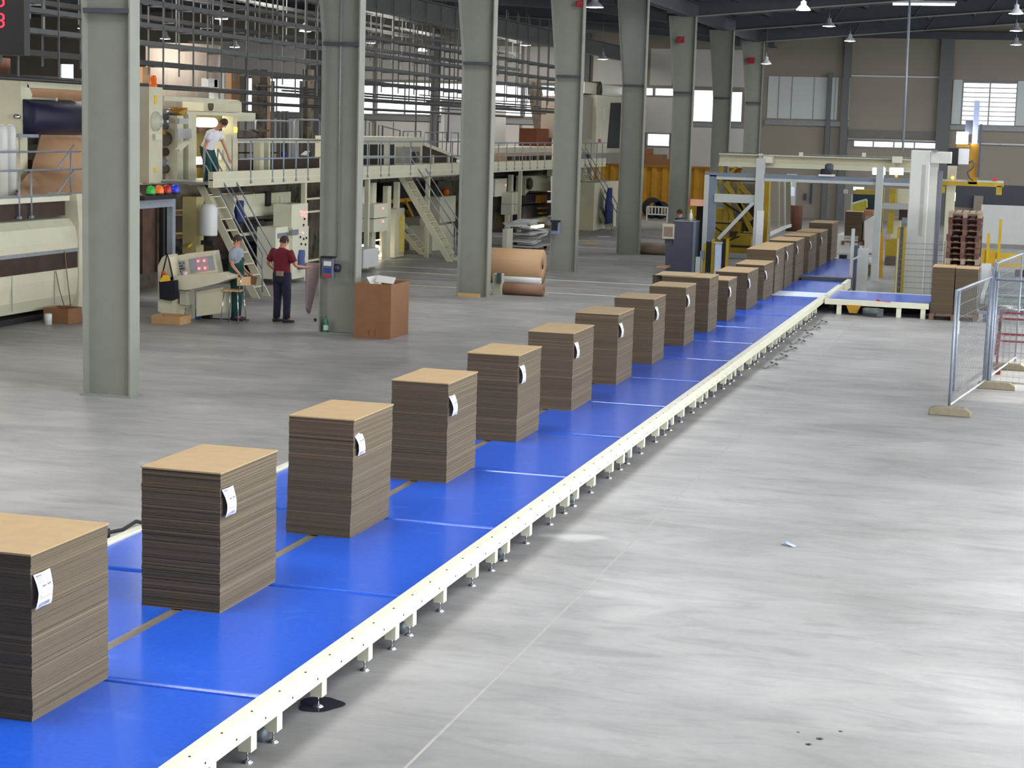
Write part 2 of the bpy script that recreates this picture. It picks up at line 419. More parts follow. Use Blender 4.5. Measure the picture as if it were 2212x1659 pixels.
# roof: two low pitched halls, deck above the frames
RZ = lambda x: (9.15+.09*(x+12.5)) if -13 <= x <= 0 else ((9.15+.09*12.5-.05*x) if x > 0 else (9.1+.06*(-13-x) if x > -35 else 9.1+.06*22-.05*(-35-x)))
ce = MB()
for a, b in ((-58, -35), (-35, -13), (-13, 0), (0, 12.2)):
    za, zb = RZ(a+1e-3), RZ(b-1e-3)
    ce.prism([(a, YN, za), (b, YN, zb), (b, YN, zb+.25), (a, YN, za+.25)], (0, YB-YN+.2, 0))
struct('ceiling', ce, M_CEIL)
# pale rooflight bands across the left hall
for k, (y, wd) in enumerate(((56.5, 1.6), (66.5, 1.4), (75.0, 1.5), (84, 1.2))):
    rb = MB(); rb.prism([(-35, y, RZ(-34.99)-.03), (-13.2, y, RZ(-13.2)-.03), (-13.2, y, RZ(-13.2)), (-35, y, RZ(-34.99))], (0, wd, 0))
    struct('trim_%d' % (12+k), rb, mat('rooflight_sheet', srgb(170, 174, 190), .4, 0, .03, 2))
# ---------------------------------------------------------------- main row of columns
COLY = [24.05, 33.35, 42.35, 51.25, 60.1, 69.0, 78.0, 87.0]
X0, X1, FW = -13.32, -12.55, .30
ORD = ['nearest', 'second', 'third', 'fourth', 'fifth', 'sixth', 'seventh', 'eighth and farthest']
EXTRA = ['whose foot stands clear on the floor at far left', 'with a switch box and the big open carton at its foot', 'with the large paper roll beside its foot',
         'with a small dark switch box halfway up', 'with a haunch at its top left', 'with a red square sign near its top', 'dark, half hidden by its neighbours', 'widening towards the roof']
for k, y in enumerate(COLY):
    t = thing('steel_column', '%s grey-green steel column of the row, %s' % (ORD[k], EXTRA[k]), 'column', ((X0+X1)/2, y+FW/2, 0), 'grey-green steel columns in a row')
    ht = 8.45
    f = MB(); f.box(X1-.025, X1, y, y+FW, 0, ht); f.build('flange', M_COL, t)
    f = MB(); f.prism([(X0, y, 0), (X0+.025, y, 0), (X0+.025, y, 5.6), (X0-.25, y, ht), (X0-.275, y, ht), (X0, y, 5.6)], (0, FW, 0)); f.build('flange', M_COL, t)
    wm = y+FW/2
    f = MB(); f.prism([(X0+.02, wm-.01, 0), (X1-.02, wm-.01, 0), (X1-.02, wm-.01, ht), (X0-.26, wm-.01, ht), (X0+.02, wm-.01, 5.6)], (0, .02, 0)); f.build('web', M_COL, t)
    MB().box(X0+.02, X1-.02, y, y+FW, 5.56, 5.63).build('stiffener', M_STEEL, t)
    MB().box(X0-.03, X1+.03, y-.04, y+FW+.04, 0, .02).build('base_plate', M_COL, t)
    if k == 1:
        MB().tube([(-12.98, y+.1, .0+1.5), (-12.98, y+.1, 8.3)], .014).build('conduit', M_GALV, t)
    if k in (3, 4, 5, 6):
        f = MB(); f.tube([(X0+.42, y-.02, 1.6), (X0+.42, y-.02, 5.6)], .0125); f.build('conduit', M_GALV, t) if k == 99 else None
# eave beam and rafters
eb = MB(); eb.box(-13.1, -12.75, 0, YB, 8.42, 8.46); eb.box(-12.95, -12.9, 0, YB, 8.46, 9.0); eb.box(-13.1, -12.75, 0, YB, 9.0, 9.04)
tag(eb.build('eave_beam', M_STEEL), 'dark steel eave beam running along the tops of the column row', 'beam')
for k, y in enumerate(COLY):
    ym = y+FW/2
    t = thing('roof_frame', 'dark steel roof rafter over the %s column of the row' % ORD[k], 'rafter', (-12.5, ym, 8.4), 'steel roof rafters')
    zr = lambda x: 8.42+.085*(x+12.5)
    f = MB(); f.prism([(-12.5, ym-.12, zr(-12.5)), (0, ym-.12, zr(0)), (0, ym-.12, zr(0)+.04), (-12.5, ym-.12, zr(-12.5)+.04)], (0, .24, 0))
    f.prism([(0, ym-.12, zr(0)), (12, ym-.12, zr(0)-.5), (12, ym-.12, zr(0)-.46), (0, ym-.12, zr(0)+.04)], (0, .24, 0)); f.build('flange', M_COL, t)
    f = MB(); f.prism([(-12.5, ym-.01, zr(-12.5)+.03), (0, ym-.01, zr(0)+.03), (0, ym-.01, zr(0)+.62), (-12.5, ym-.01, zr(-12.5)+.62)], (0, .02, 0))
    f.prism([(0, ym-.01, zr(0)+.03), (12, ym-.01, zr(0)-.47), (12, ym-.01, zr(0)+.1), (0, ym-.01, zr(0)+.62)], (0, .02, 0)); f.build('web', M_STEEL, t)
    br = MB()
    for x in (-8.5, -5.2, -2.2):
        br.bar((x, ym, zr(x)+.02), (x+.5, ym-.9, zr(x)+.62), .05); br.bar((x, ym, zr(x)+.02), (x+.5, ym+.9, zr(x)+.62), .05)
    br.build('brace', M_STEEL, t)
    # left hall rafter with haunch
    zl = lambda x: 8.4+.055*(-13.2-x)
    f = MB(); f.prism([(-13.7, ym-.12, 8.2), (-17, ym-.12, zl(-17)), (-40, ym-.12, zl(-40)), (-40, ym-.12, zl(-40)+.05), (-17, ym-.12, zl(-17)+.05), (-13.7, ym-.12, 8.25)], (0, .24, 0))
    f.prism([(-13.7, ym-.01, 8.2), (-17, ym-.01, zl(-17)), (-40, ym-.01, zl(-40)), (-40, ym-.01, zl(-40)+.6), (-13.7, ym-.01, zl(-13.7)+.6)], (0, .02, 0)); f.build('haunched_arm', M_STEEL, t)
pr = MB()
for x in (-11, -9, -7, -5, -3, -1, 1, 3):
    z = RZ(x)-.12; pr.box(x-.04, x+.04, 4, YB-.4, z-.18, z+.06)
tag(pr.build('roof_purlins', M_STEEL), 'thin dark purlins under the roof deck of the right hall', 'purlins', kind='stuff')
# ---------------------------------------------------------------- main blue conveyor
ZB = .34                                   # belt height
XA, XS0, XS1, XBR = -7.64, -6.19, -6.10, -4.67
PITCH_Y, Y0S = 2.77, 10.76
seams = [Y0S+PITCH_Y*k for k in range(-3, 12)]+[43.38]
conv = thing('belt_conveyor', 'long low conveyor with blue belts carrying the cardboard stacks across the hall', 'conveyor', (-6.1, 22, 0))
for a, b in zip(seams[:-1], seams[1:]):
    for x0, x1, n in ((XA, XS0, 'left'), (XS1, XBR, 'right')):
        bt = MB(); r = .05; ys = []
        # one belt loop: flat top, rounded nose at either end
        prof = [(a+.012+r*(1-math.sin(t)), ZB-r*(1-math.cos(t))) for t in [math.pi*i/8 for i in range(4, -1, -1)]]
        prof = [(a+.012+r-r*math.sin(math.pi*i/8), ZB-r+r*math.cos(math.pi*i/8)) for i in range(8, -1, -1)]
        prof += [(b-.012-r+r*math.sin(math.pi*i/8), ZB-r+r*math.cos(math.pi*i/8)) for i in range(0, 9)]
        bt.prism([(x0, y, z) for y, z in prof], (x1-x0, 0, 0))
        bt.build('belt', M_BLUE, conv)
        if a > 18: continue
fr = MB(); YC0, YC1 = seams[0], 46.2
for x0, x1 in ((XBR, XBR+.135), (XA-.10, XA)):
    pass
rails = []
for x0, x1 in ((XBR+.005, XBR+.13), (XA-.10, XA-.005)):
    for a, b in zip(seams[:-1], seams[1:]):
        f = MB(); f.cbox(x0, x1, a+.33, b+.325, .235, .365, .008); f.build('side_rail', M_CREAMR, conv)
MB().box(XS0, XS1, YC0, 43.38, .20, ZB-.010).build('centre_channel', mat('brushed_channel', srgb(128, 118, 104), .45, .2, .1, 5), conv)
MB().box(XS0, XS0+.008, YC0, 43.38, ZB-.05, ZB+.004).build('centre_edge_strip', M_CHROME, conv)
bo = MB()
yy = YC0+.3
while yy < 30:
    bo.lathe((XBR+.10, yy, .365), [(0, .006), (.007, .005), (.008, 0)], 6); bo.lathe((XBR+.13, yy+.15, .28), [(.008, 0), (.007, .004), (0, .005)], 6, (1, 0, 0)); yy += .45
bo.build('rail_bolt', M_RUB, conv)['kind'] = 'stuff'
feet = []
base_feet = [10.46, 10.88, 11.68, 12.62, 13.30, 13.77]
leg0 = None
for i, s in enumerate(seams[:-1]):
    for d in (-.3, .12, .92, 1.86):
        y = s+d
        if y < 7.6 or y > 43: continue
        if leg0 is None:
            L = MB(); L.box(XBR+.0, XBR+.09, y-.045, y+.045, .085, .24); L.box(XBR-.16, XBR, y-.02, y+.02, .10, .16); L.box(XBR-.012, XBR+.10, y-.055, y+.055, .225, .24)
            leg0 = L.build('leg', M_CREAMR, conv)
            ft = MB(); ft.tube([(XBR+.045, y, .02), (XBR+.045, y, .10)], .007, 8); ft.lathe((XBR+.045, y, 0), [(.038, 0), (.038, .006), (.016, .02), (0, .024)], 14)
            ft.build('levelling_foot', M_CHROME, leg0); ly = y; remember(leg0)
        else:
            c = copy_tree(leg0, conv, (0, y-ly, 0))
            c.location = (0, y-ly, 0)
        feet.append(y)
lf = MB()
for y in feet[::2]: lf.box(XA-.09, XA-.01, y-.04, y+.04, 0, .24)
lf.build('far_side_leg', M_CREAMR, conv)['kind'] = 'stuff'
cb = MB()
for s in seams[1:-1]:
    cb.box(XA, XBR, s-.16, s-.10, .08, .22); cb.box(XA, XBR, s+.9, s+.96, .12, .2)
cb.build('cross_member', M_CREAMR, conv)['kind'] = 'stuff'
# a drive motor under each joint
for i, s in enumerate(seams[:-1]):
    y = s-.12
    if y < 8.5: continue
    g = MB(); g.lathe((XBR-.02, y, .13), [(0, -.02), (.045, -.015), (.05, 0), (.05, .10), (.035, .115), (0, .12)], 12, (1, 0, 0)); g.box(XBR-.03, XBR+.04, y-.03, y+.03, .15, .23)
    g.build('drive_motor', mat('motor_grey', srgb(64, 74, 82), .5, .2, .2, 20), conv)
    MB().prism([(XBR+.03, y-.13, .235), (XBR+.03, y-.08, .235), (XBR+.03, y-.08, .06), (XBR+.03, y-.13, .10)], (.02, 0, 0)).build('motor_bracket', M_CREAMR, conv)
# side brackets on the far rail
tag(MB().rbox((XA-.25, 17.95, .33), (.32, .20, .07), .2).build('sensor_cover', M_OCH), 'small yellow cover beside the left rail of the conveyor', 'cover')
g = MB(); g.tube([(XA-.35, 13.9, .30), (XA-.20, 14.3, .40), (XA-.13, 14.75, .37), (XA-.10, 14.95, .41), (XA-.07, 15.1, .36)], .018, 8); g.rbox((XA-.2, 14.45, .37), (.08, .28, .08), .1)
tag(g.build('cable_plug', M_RUB), 'black plug and cable lying against the left conveyor rail', 'cable')
# white transfer plate after the last long belt, then the belt section that follows
tag(MB().box(XA, -4.62, 43.42, 44.75, .2, ZB).build('transfer_plate', mat('pale_blue_plate', srgb(214, 230, 246), .35, 0, .04, 2)), 'pale shiny transfer plate between two blue belts', 'plate')
c2 = thing('belt_section', 'short blue belt section just beyond the pale transfer plate', 'conveyor', (-6, 46, 0))
MB().box(XA, -4.6, 44.78, 48.4, .24, ZB).build('belt', M_BLUE, c2)
MB().box(-4.58, -4.46, 43.6, 46.8, .2, .40).build('side_rail', M_CREAMR, c2)
MB().box(XA, -4.6, 44.78, 48.4, 0, .22).build('base_frame', M_DARK, c2)
M_SL0 = mat('slate_guard', srgb(70, 74, 84), .5, 0, .06, 2)
c3 = thing('outfeed_belt', 'far blue belt section beneath the overhead frame, with dark end gap', 'conveyor', (-6, 51, 0))
MB().box(XA, -4.65, 48.9, 57.5, .26, ZB+.02).build('belt', M_BLUE, c3)
MB().box(-5.72, -4.4, 48.52, 48.88, .2, .44).build('end_roller_guard', M_SL0, c3)
MB().box(-4.52, -4.42, 46.9, 48.5, .2, .42).build('side_lever', M_CREAMR, c3)
MB().box(XA, -4.55, 49.0, 57.5, 0, .25).build('base_frame', M_DARK, c3)

# ---------------------------------------------------------------- stacks of corrugated board
def board_stack(y0, y1, zt, width=.66, xr=-5.79, seed=1, z0=ZB, label='', tagged=True, group='stacks of board on the blue conveyor', name='cardboard_stack', x_left=None, lean=0.0, tagdy=.3, tagstyle=0, deep=None):
    rnd = random.Random(seed)
    x0 = xr-width; t = thing(name, label, 'cardboard stack', ((x0+xr)/2, (y0+y1)/2, z0), group)
    n = 118; h = (zt-z0-.012)/n; mb = MB(); mb2 = MB(); jx = jy = 0
    sk = 0
    for i in range(n):
        if rnd.random() < .07: sk = rnd.uniform(-.0045, .0045)
        jx = jx*.85+rnd.uniform(-.002, .002); jy = sk+rnd.uniform(-.0022, .0022)
        ln = lean*(i/n)
        za, zb = z0+h*i, z0+h*(i+1)-(h*.12 if rnd.random() < .8 else h*.3)
        (mb2 if rnd.random() < .12 else mb).box(x0+jx+ln, xr+jx+ln, y0+jy, y1+jy, za, zb)
    mb.box(x0+.012, xr-.012, y0+.014, y1-.014, z0, zt-.015)
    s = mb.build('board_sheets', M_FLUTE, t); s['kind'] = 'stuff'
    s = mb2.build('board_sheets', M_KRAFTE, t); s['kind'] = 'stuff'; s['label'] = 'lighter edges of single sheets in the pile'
    MB().box(x0+ln-.006, xr+ln+.006, y0-.008, y1+.008, zt-.012, zt).build('top_sheet', M_KRAFT, t, label='pale kraft topmost sheet')
    if tagged:
        # hanging paper label curling off the right face, tucked between sheets
        yy = y0+.012+.02*rnd.random(); w = .20; hh = .215; zt2 = zt-.125-.02*rnd.random()
        dy = [0, .05, .02, -.03][tagstyle % 4]
        rows = 8; vs = []; fs = []
        for r_ in range(rows+1):
            q = r_/rows
            off = .006+.045*math.sin(q*math.pi*.9)*(.6+.4*rnd.random()*.3)+.02*q
            z = zt2-hh*q
            for c_ in range(3):
                vs.append((xr+off+.008*math.sin(c_*1.5+q*3), yy+w*c_/2+dy*q, z))
        for r_ in range(rows):
            for c_ in range(2):
                a = r_*3+c_; fs.append((a, a+1, a+4, a+3))
        lb = MB(); lb.add(vs, fs, True)
        lo = lb.build('paper_label', M_PAPER, t); sd = lo.modifiers.new('thickness', 'SOLIDIFY'); sd.thickness = .0012
        ink = MB()
        def P(q, c_, e=.003):
            r_ = min(rows-1, int(q*rows)); k = q*rows-r_; cc = min(1, int(c_*2)); kk = c_*2-cc
            def V(i, j): return Vector(vs[i*3+j])
            p = (V(r_, cc)*(1-kk)+V(r_, cc+1)*kk)*(1-k)+(V(r_+1, cc)*(1-kk)+V(r_+1, cc+1)*kk)*k
            return p+Vector((e, 0, 0))
        lines = [(.05, .08, .40, .03), (.11, .08, .50, .012), (.17, .08, .75, .012), (.24, .1, .6, .012), (.34, .30, .52, .05), (.34, .62, .86, .05), (.52, .12, .40, .012), (.52, .5, .8, .012), (.62, .12, .25, .03), (.70, .12, .9, .012)]
        for q, a, b, hq in lines: ink.add([P(q, a), P(q, b), P(q+hq, b), P(q+hq, a)], [(0, 1, 2, 3)])
        for i in range(16):
            a = .14+i*.045; ink.add([P(.84, a), P(.84, a+.022), P(.94, a+.022), P(.94, a)], [(0, 1, 2, 3)])
        for i in range(10):
            q = .12+i*.025; ink.add([P(q, .9), P(q, .96), P(q+.012, .96), P(q+.012, .9)], [(0, 1, 2, 3)]) if i > 20 else None
        ink.build('printed_text', M_INK, lo)
    return t
M_KRAFTE = mat('board_edge_light', srgb(118, 103, 80), .85, 0, .12, 30, stretch=(1, 1, 30)); flute_end_shade(M_KRAFTE, .8)
ST = [(9.80, 10.78, 1.41, .98), (12.55, 13.63, 1.44, .66), (15.35, 16.40, 1.44, .63), (18.20, 19.25, 1.41, .63), (20.95, 22.00, 1.40, .64), (23.68, 24.86, 1.395, .63), (26.45, 27.55, 1.40, .66),
      (29.12, 30.10, 1.41, .66), (31.95, 32.95, 1.39, .66), (34.42, 35.45, 1.38, .92), (36.70, 37.80, 1.17, .70), (39.30, 40.90, 1.15, .70), (41.85, 43.45, 1.15, .66),
      (43.75, 45.35, 1.39, .72), (45.55, 47.10, 1.38, .72), (47.60, 49.40, 1.41, .74), (50.50, 52.30, 1.39, .74), (53.25, 55.20, 1.37, .74), (56.35, 58.1, 1.50, .78)]
NAMES = ['nearest brown cardboard stack, cut off by the left edge of the photo', 'second nearest cardboard stack, fully in view at lower left', 'third cardboard stack, leaning slightly, with a slanted label on its side',
 'fourth cardboard stack along the blue belt', 'fifth cardboard stack along the blue belt', 'sixth cardboard stack along the blue belt', 'seventh cardboard stack along the blue belt',
 'eighth cardboard stack along the blue belt', 'ninth cardboard stack, just in front of the wide double one', 'wide tenth cardboard stack whose top sheet juts out to the left, without a label',
 'low eleventh cardboard stack right behind the wide one', 'twelfth cardboard stack, low, with a white tag near its corner', 'thirteenth cardboard stack, low, before the taller group',
 'fourteenth cardboard stack, first of the tall far group beside the pale plate', 'fifteenth cardboard stack, tightly behind the first of the far group', 'sixteenth cardboard stack, in the middle of the tall far group',
 'seventeenth cardboard stack, third from the far end of the row', 'eighteenth cardboard stack, last one on the blue belt', 'nineteenth cardboard stack, raised at the far end of the row without a label']
for i, (a, b, z, wd) in enumerate(ST):
    zz = ZB if i < 16 else ZB+.02
    if 13 <= i: wd = .70
    t = board_stack(a, b, z, wd, seed=i+3, label=NAMES[i], tagged=i not in (9, 18), z0=zz, lean=(.02 if i == 2 else 0), tagdy=(-.05 if i == 0 else .35+.12*((i*7) % 3)), tagstyle=[3, 0, 1, 2, 0, 0, 2, 0, 0, 2][i % 10] if i != 2 else 1)
    if i == 9:
        MB().rbox((-6.50, 34.9, 1.388), (.72, 1.0, .012), .03).build('shifted_sheet', M_KRAFT, t)
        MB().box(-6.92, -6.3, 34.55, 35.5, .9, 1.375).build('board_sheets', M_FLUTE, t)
    if i == 0: pass
# ---------------------------------------------------------------- helpers that read a rectangle of the photo on a real plane
def xb(mb, u0, v0, u1, v1, x, dx=.1):
    um, vm = (u0+u1)/2, (v0+v1)/2
    y0, y1 = at(u0, vm, x=x).y, at(u1, vm, x=x).y
    return mb.box(x-dx, x, y0, y1, at(um, v1, x=x).z, at(um, v0, x=x).z)
def yb(mb, u0, v0, u1, v1, y, dy=.1, z0=None):
    um, vm = (u0+u1)/2, (v0+v1)/2
    return mb.box(at(u0, vm, y=y).x, at(u1, vm, y=y).x, y, y+dy, at(um, v1, y=y).z if z0 is None else z0, at(um, v0, y=y).z)
M_RAILG = mat('grey_handrail', srgb(140, 148, 158), .45, .2, .06, 6)
M_STK = mat('yellow_sticker', srgb(236, 190, 40), .5)
M_RED = mat('red_paint', srgb(190, 40, 40), .5)
M_KR = mat('kraft_paper', srgb(188, 148, 112), .7, 0, .05, 3)
M_KR2 = mat('brown_carton', srgb(136, 96, 64), .8, 0, .08, 5, dirt=(5, .62, srgb(116, 80, 54)))
M_WARM = mat('warm_tube_light', (1, .9, .6), .5, emit=(1, .88, .5), estr=6)
M_WHITEL = mat('white_tube_light', (1, 1, 1), .5, emit=(.95, .98, 1), estr=9)
M_REDL = mat('red_indicator_light', (1, .1, .1), .5, emit=(1, .12, .12), estr=5)
M_WHITE = mat('white_enamel', srgb(214, 216, 214), .4, 0, .03, 4)
M_GREYC = mat('grey_cabinet_paint', srgb(178, 178, 176), .5, 0, .03, 4)
M_BLUEF = mat('blue_cloth', srgb(40, 52, 104), .9, 0, .15, 20)
M_IND = mat('machine_interior', srgb(92, 84, 72), .7, .1, .3, 2.2, dirt=(3, .5, srgb(44, 38, 34)))

# ---- dryer housing at far left
t = thing('dryer_housing', 'big rounded cream machine housing at far left with a long dark slot', 'machine housing', (-19.4, 31.5, 0))
prof = [(-18.95, .22), (-18.84, .45), (-18.8, .8), (-18.8, 1.55), (-18.86, 1.85), (-19.0, 2.0), (-19.35, 2.06), (-21.0, 2.06), (-21.0, .12), (-19.4, .12)]
mb = MB(); mb.prism([(x, 28.0, z) for x, z in prof], (0, 6.0, 0)); mb.build('body', M_CREAM, t)
mb = MB(); mb.box(-18.9, -18.785, 28.0, 33.72, 1.0, 1.33); mb.build('slot', M_BROWN, t)
MB().box(-18.82, -18.77, 28.0, 33.75, 1.33, 1.40).build('slot_cover_strip', M_GALV, t)
mb = MB(); mb.prism([(x+(.03 if i < 6 else 0), 33.75, z) for i, (x, z) in enumerate([(-18.85, .02), (-18.8, .45), (-18.8, .8), (-18.8, 1.55), (-18.8, 1.9), (-18.85, 2.5), (-19.6, 2.5), (-21, 2.1), (-21, .02)])], (0, .3, 0)); mb.build('end_panel', M_CREAM, t)
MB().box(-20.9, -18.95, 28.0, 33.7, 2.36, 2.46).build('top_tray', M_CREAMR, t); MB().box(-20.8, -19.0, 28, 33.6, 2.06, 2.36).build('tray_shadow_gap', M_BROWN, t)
mb = MB()
for y in (29.6, 31.2, 32.8): mb.box(-18.802, -18.79, y-.006, y+.006, .3, .98)
mb.build('panel_seam', M_GALV, t)
mb = MB(); mb.prism([(-18.765, 33.93, 1.02), (-18.765, 34.04, 1.02), (-18.765, 33.985, 1.13)], (.004, 0, 0)); mb.build('warning_triangle', M_STK, t)
MB().box(-20.9, -19.0, 28.0, 33.9, 0, .12).build('plinth', M_DARK, t)
s = MB(); s.tube([(-18.7, 33.30, .12), (-18.74, 33.22, .8), (-18.76, 33.15, 1.36)], .012, 6); tag(s.build('wooden_stick', mat('stick_wood', srgb(132, 108, 84), .8)), 'thin upright stick leaning on the cream housing, right one of two', 'stick')
s = MB(); s.tube([(-18.7, 33.1, .12), (-18.74, 32.9, .6), (-18.76, 32.8, .98)], .012, 6); tag(s.build('wooden_stick', mat('stick_wood', (.2, .2, .2))), 'thin slanting stick leaning on the cream housing, left one of two', 'stick')
# open carton at its foot
def open_box(name, label, x0, x1, y0, y1, z0, z1, m, flaps=True, group=None, cat='box', fl=.5):
    t = thing(name, label, cat, ((x0+x1)/2, (y0+y1)/2, z0), group)
    th = .012; mb = MB(); mb.box(x0, x1, y0, y0+th, z0, z1); mb.box(x0, x1, y1-th, y1, z0, z1); mb.box(x0, x0+th, y0+th, y1-th, z0, z1); mb.box(x1-th, x1, y0+th, y1-th, z0, z1); mb.box(x0+th, x1-th, y0+th, y1-th, z0, z0+th); mb.build('carton_body', m, t)
    return t
open_box('open_carton', 'small open brown carton of scraps at the foot of the cream housing', -18.9+.2, -18.15, 32.2, 32.75, 0, .3, M_KR2)
tag(MB().lathe((-18.45, 31.95, 0), [(0, 0), (.07, 0), (.075, .2), (.06, .22), (0, .22)], 14).build('white_pot', M_WHITE), 'small white pot on the floor left of the little carton', 'pot')
# ---- guard rail on the housing
def rail_run(name, label, x, ys, z0, zs, m=M_RAILG, r=.021, y0=None, y1=None, group=None, toe=None, feet=True):
    t = thing(name, label, 'railing', (x, (ys[0]+ys[-1])/2, z0), group)
    a = ys[0] if y0 is None else y0; b = ys[-1] if y1 is None else y1
    for z in zs:
        MB().tube([(x, a, z), (x, b, z)], r, 8).build('handrail' if z == max(zs) else 'knee_rail', m, t)
    for y in ys:
        p = MB(); p.tube([(x, y, z0), (x, y, max(zs))], r, 8)
        if feet: p.box(x-.03, x+.03, y-.05, y+.05, z0, z0+.05)
        p.build('post', m, t)
    return t
rail_run('guard_rail', 'grey tube railing on top of the cream housing in front of the paper web', -18.95, [29.9, 30.45, 31.75, 32.2], 2.06, [2.50, 3.0], y0=28.5, y1=34.2)
mb = MB(); mb.tube([(-18.95, 33.2, 3.0), (-18.95, 33.9, 3.5)], .02, 8); mb.tube([(-18.95, 33.2, 2.5), (-18.95, 33.9, 3.0)], .02, 8)
tag(mb.build('stair_handrail', M_RAILG), 'short rising double handrail at the right end of the housing railing', 'railing')
rail_run('guard_rail', 'upper grey tube rail behind the housing railing, across the paper web', -19.2, [30.1, 34.2], 2.46, [3.35], y0=28.5, y1=34.6)
# ---- blue drum, web, frame
t = thing('winding_drum', 'big dark blue drum above the brown paper web', 'drum', (-20.3, 35.5, 3.65))
mb = MB(); mb.lathe((-20.3, 34.1, 4.03), [(0, 0), (.35, 0), (.37, .03), (.37, 3.2), (0, 3.2)], 36, (0, 1, 0)); mb.build('drum_shell', mat('dark_blue_drum', srgb(14, 20, 54), .5, .0, .3, 3, stretch=(8, .4, 8)), t)
mb = MB(); mb.lathe((-20.3, 33.9, 4.03), [(0, 0), (.05, 0), (.05, .25), (0, .25)], 12, (0, 1, 0)); mb.build('axle', M_CHROME, t)
t = thing('drum_stand', 'cream stand with curved cheek holding the dark blue drum', 'machine frame', (-20.5, 35, 2.46))
cheek = [(-20.0+0, 33.75, z) for z in ()]
mb = MB(); mb.prism([at(45, 180, x=-20.25), at(60, 180, x=-20.25), at(70, 205, x=-20.25), at(62, 235, x=-20.25), at(60, 262, x=-20.25), at(70, 290, x=-20.25), at(46, 300, x=-20.25)], (-.5, 0, 0)); mb.build('cheek', M_CREAM, t)
mb = MB(); xb(mb, 45, 172, 186, 192, -20.25, .5); mb.build('top_beam', M_CREAM, t)
mb = MB(); xb(mb, 44, 290, 60, 440, -20.4, .3); xb(mb, 20, 292, 40, 330, -20.3, .3); mb.build('lower_post', M_CREAM, t)
for y in (35.4, 37.8): MB().box(-21.1, -20.2, y-.03, y+.03, 4.36, 4.45).build('roll_bracket', M_CREAM, t)
mb = MB(); xb(mb, 46, 298, 82, 312, -20.6, .1); xb(mb, 46, 345, 70, 365, -20.6, .1); xb(mb, 30, 390, 50, 410, -20.6, .1); mb.build('dark_gap', M_DARK, t)
mb = MB(); xb(mb, 42, 290, 84, 297, -20.1, .15); mb.build('scraper_bar', M_RAILG, t)
mb = MB(); edge = [(90, 288, -20.62), (86, 300, -20.5), (80, 325, -20.35), (72, 350, -20.25), (68, 368, -20.2), (55, 382, -20.0), (45, 395, -19.8), (38, 415, -19.55), (30, 438, -19.3)]
vs = []; fs = []
for u, v, x in edge:
    p = at(u, v, x=x); q = Vector((x, 37.6, p.z)); vs += [p, p.lerp(q, .5), q]
for i in range(len(edge)-1):
    for j in range(2): fs.append((i*3+j, i*3+j+1, i*3+4+j, i*3+3+j))
mb.add(vs, fs, True); o = tag(mb.build('paper_web', M_KR), 'sheet of brown kraft paper running down below the dark blue drum', 'paper web'); sd = o.modifiers.new('thickness', 'SOLIDIFY'); sd.thickness = .004
mb = MB(); mb.tube([(-21.0, 35.2, 4.62), (-21.0, 38, 4.62)], .2, 20); tag(mb.build('paper_roll', M_KR), 'brown paper roll lying behind the dark blue drum', 'paper roll')
for (u0, v0, u1, v1, x, lab) in ((0, 168, 41, 292, -22.5, 'dark brown tall reel of paper at the far left edge, lower one'), (0, 126, 52, 160, -22.9, 'dark brown tall reel of paper at the far left edge, upper one'), (8, 300, 42, 440, -22.5, 'dark brown reel at the far left edge, behind the pale tanks')):
    a, b = at(u0, (v0+v1)/2, x=x), at(u1, (v0+v1)/2, x=x); z0, z1 = at(20, v1, x=x).z, at(20, v0, x=x).z; r = (b.y-a.y)*.62
    mb = MB(); mb.lathe((x-r, b.y-r*1.2, z0), [(0, 0), (r, 0), (r, z1-z0), (r*.2, z1-z0), (r*.2, z1-z0-.05), (0, z1-z0-.05)], 28)
    tag(mb.build('paper_reel', mat('dark_brown_reel', srgb(92, 56, 38), .8, 0, .15, 3, stretch=(6, 6, .4))), lab, 'paper reel', 'dark brown paper reels at far left')
for u in (6, 24):
    a = at(u, 300, x=-19.8); mb = MB(); mb.lathe((a.x, a.y, 2.46), [(.0, 0), (.10, 0), (.10, 1.25), (.085, 1.36), (.03, 1.42), (0, 1.42)], 16)
    tag(mb.build('steel_tank', M_WHITE), ('leftmost' if u < 10 else 'right hand') + ' of the two slim shiny tanks at the far left edge', 'tank', 'slim shiny tanks')

# ---- machine towers and upper works between the first two columns
t = thing('machine_tower', 'cream machine tower with a round handwheel hub and yellow stickers, right of the first column', 'machine tower', (-19.3, 39, 2.56))
mb = MB(); xb(mb, 322, 188, 351, 395, -19.3, .5); mb.build('upright', M_CREAM, t)
h = at(334, 262, x=-19.3); mb = MB(); mb.lathe((h.x, h.y, h.z), [(.22, 0), (.22, .06), (.15, .09), (.15, .14), (.05, .16), (.05, .2), (0, .2)], 22, (1, 0, 0)); mb.build('hub', M_CREAMR, t)
mb = MB(); xb(mb, 334, 206, 340, 215, -19.29, .01); xb(mb, 334, 217, 340, 225, -19.29, .01); xb(mb, 333, 362, 339, 372, -19.29, .01); mb.build('sticker', M_STK, t)
mb = MB(); xb(mb, 336, 290, 350, 302, -19.22, .08); mb.build('junction_box', M_CREAMR, t)
h = at(331, 188, x=-19.5); mb = MB(); mb.lathe(tuple(h), [(.09, 0), (.09, .08), (.075, .09), (.075, .2), (.05, .26), (0, .27)], 16)
b = mb.build('beacon_light', mat('orange_beacon', srgb(210, 80, 20), .3, 0, .05, emit=(1, .25, .03), estr=.25), t)
t = thing('roller_stand', 'cream roller stand with stacked chrome rollers and ochre guards', 'machine frame', (-19.6, 40.5, 2.56))
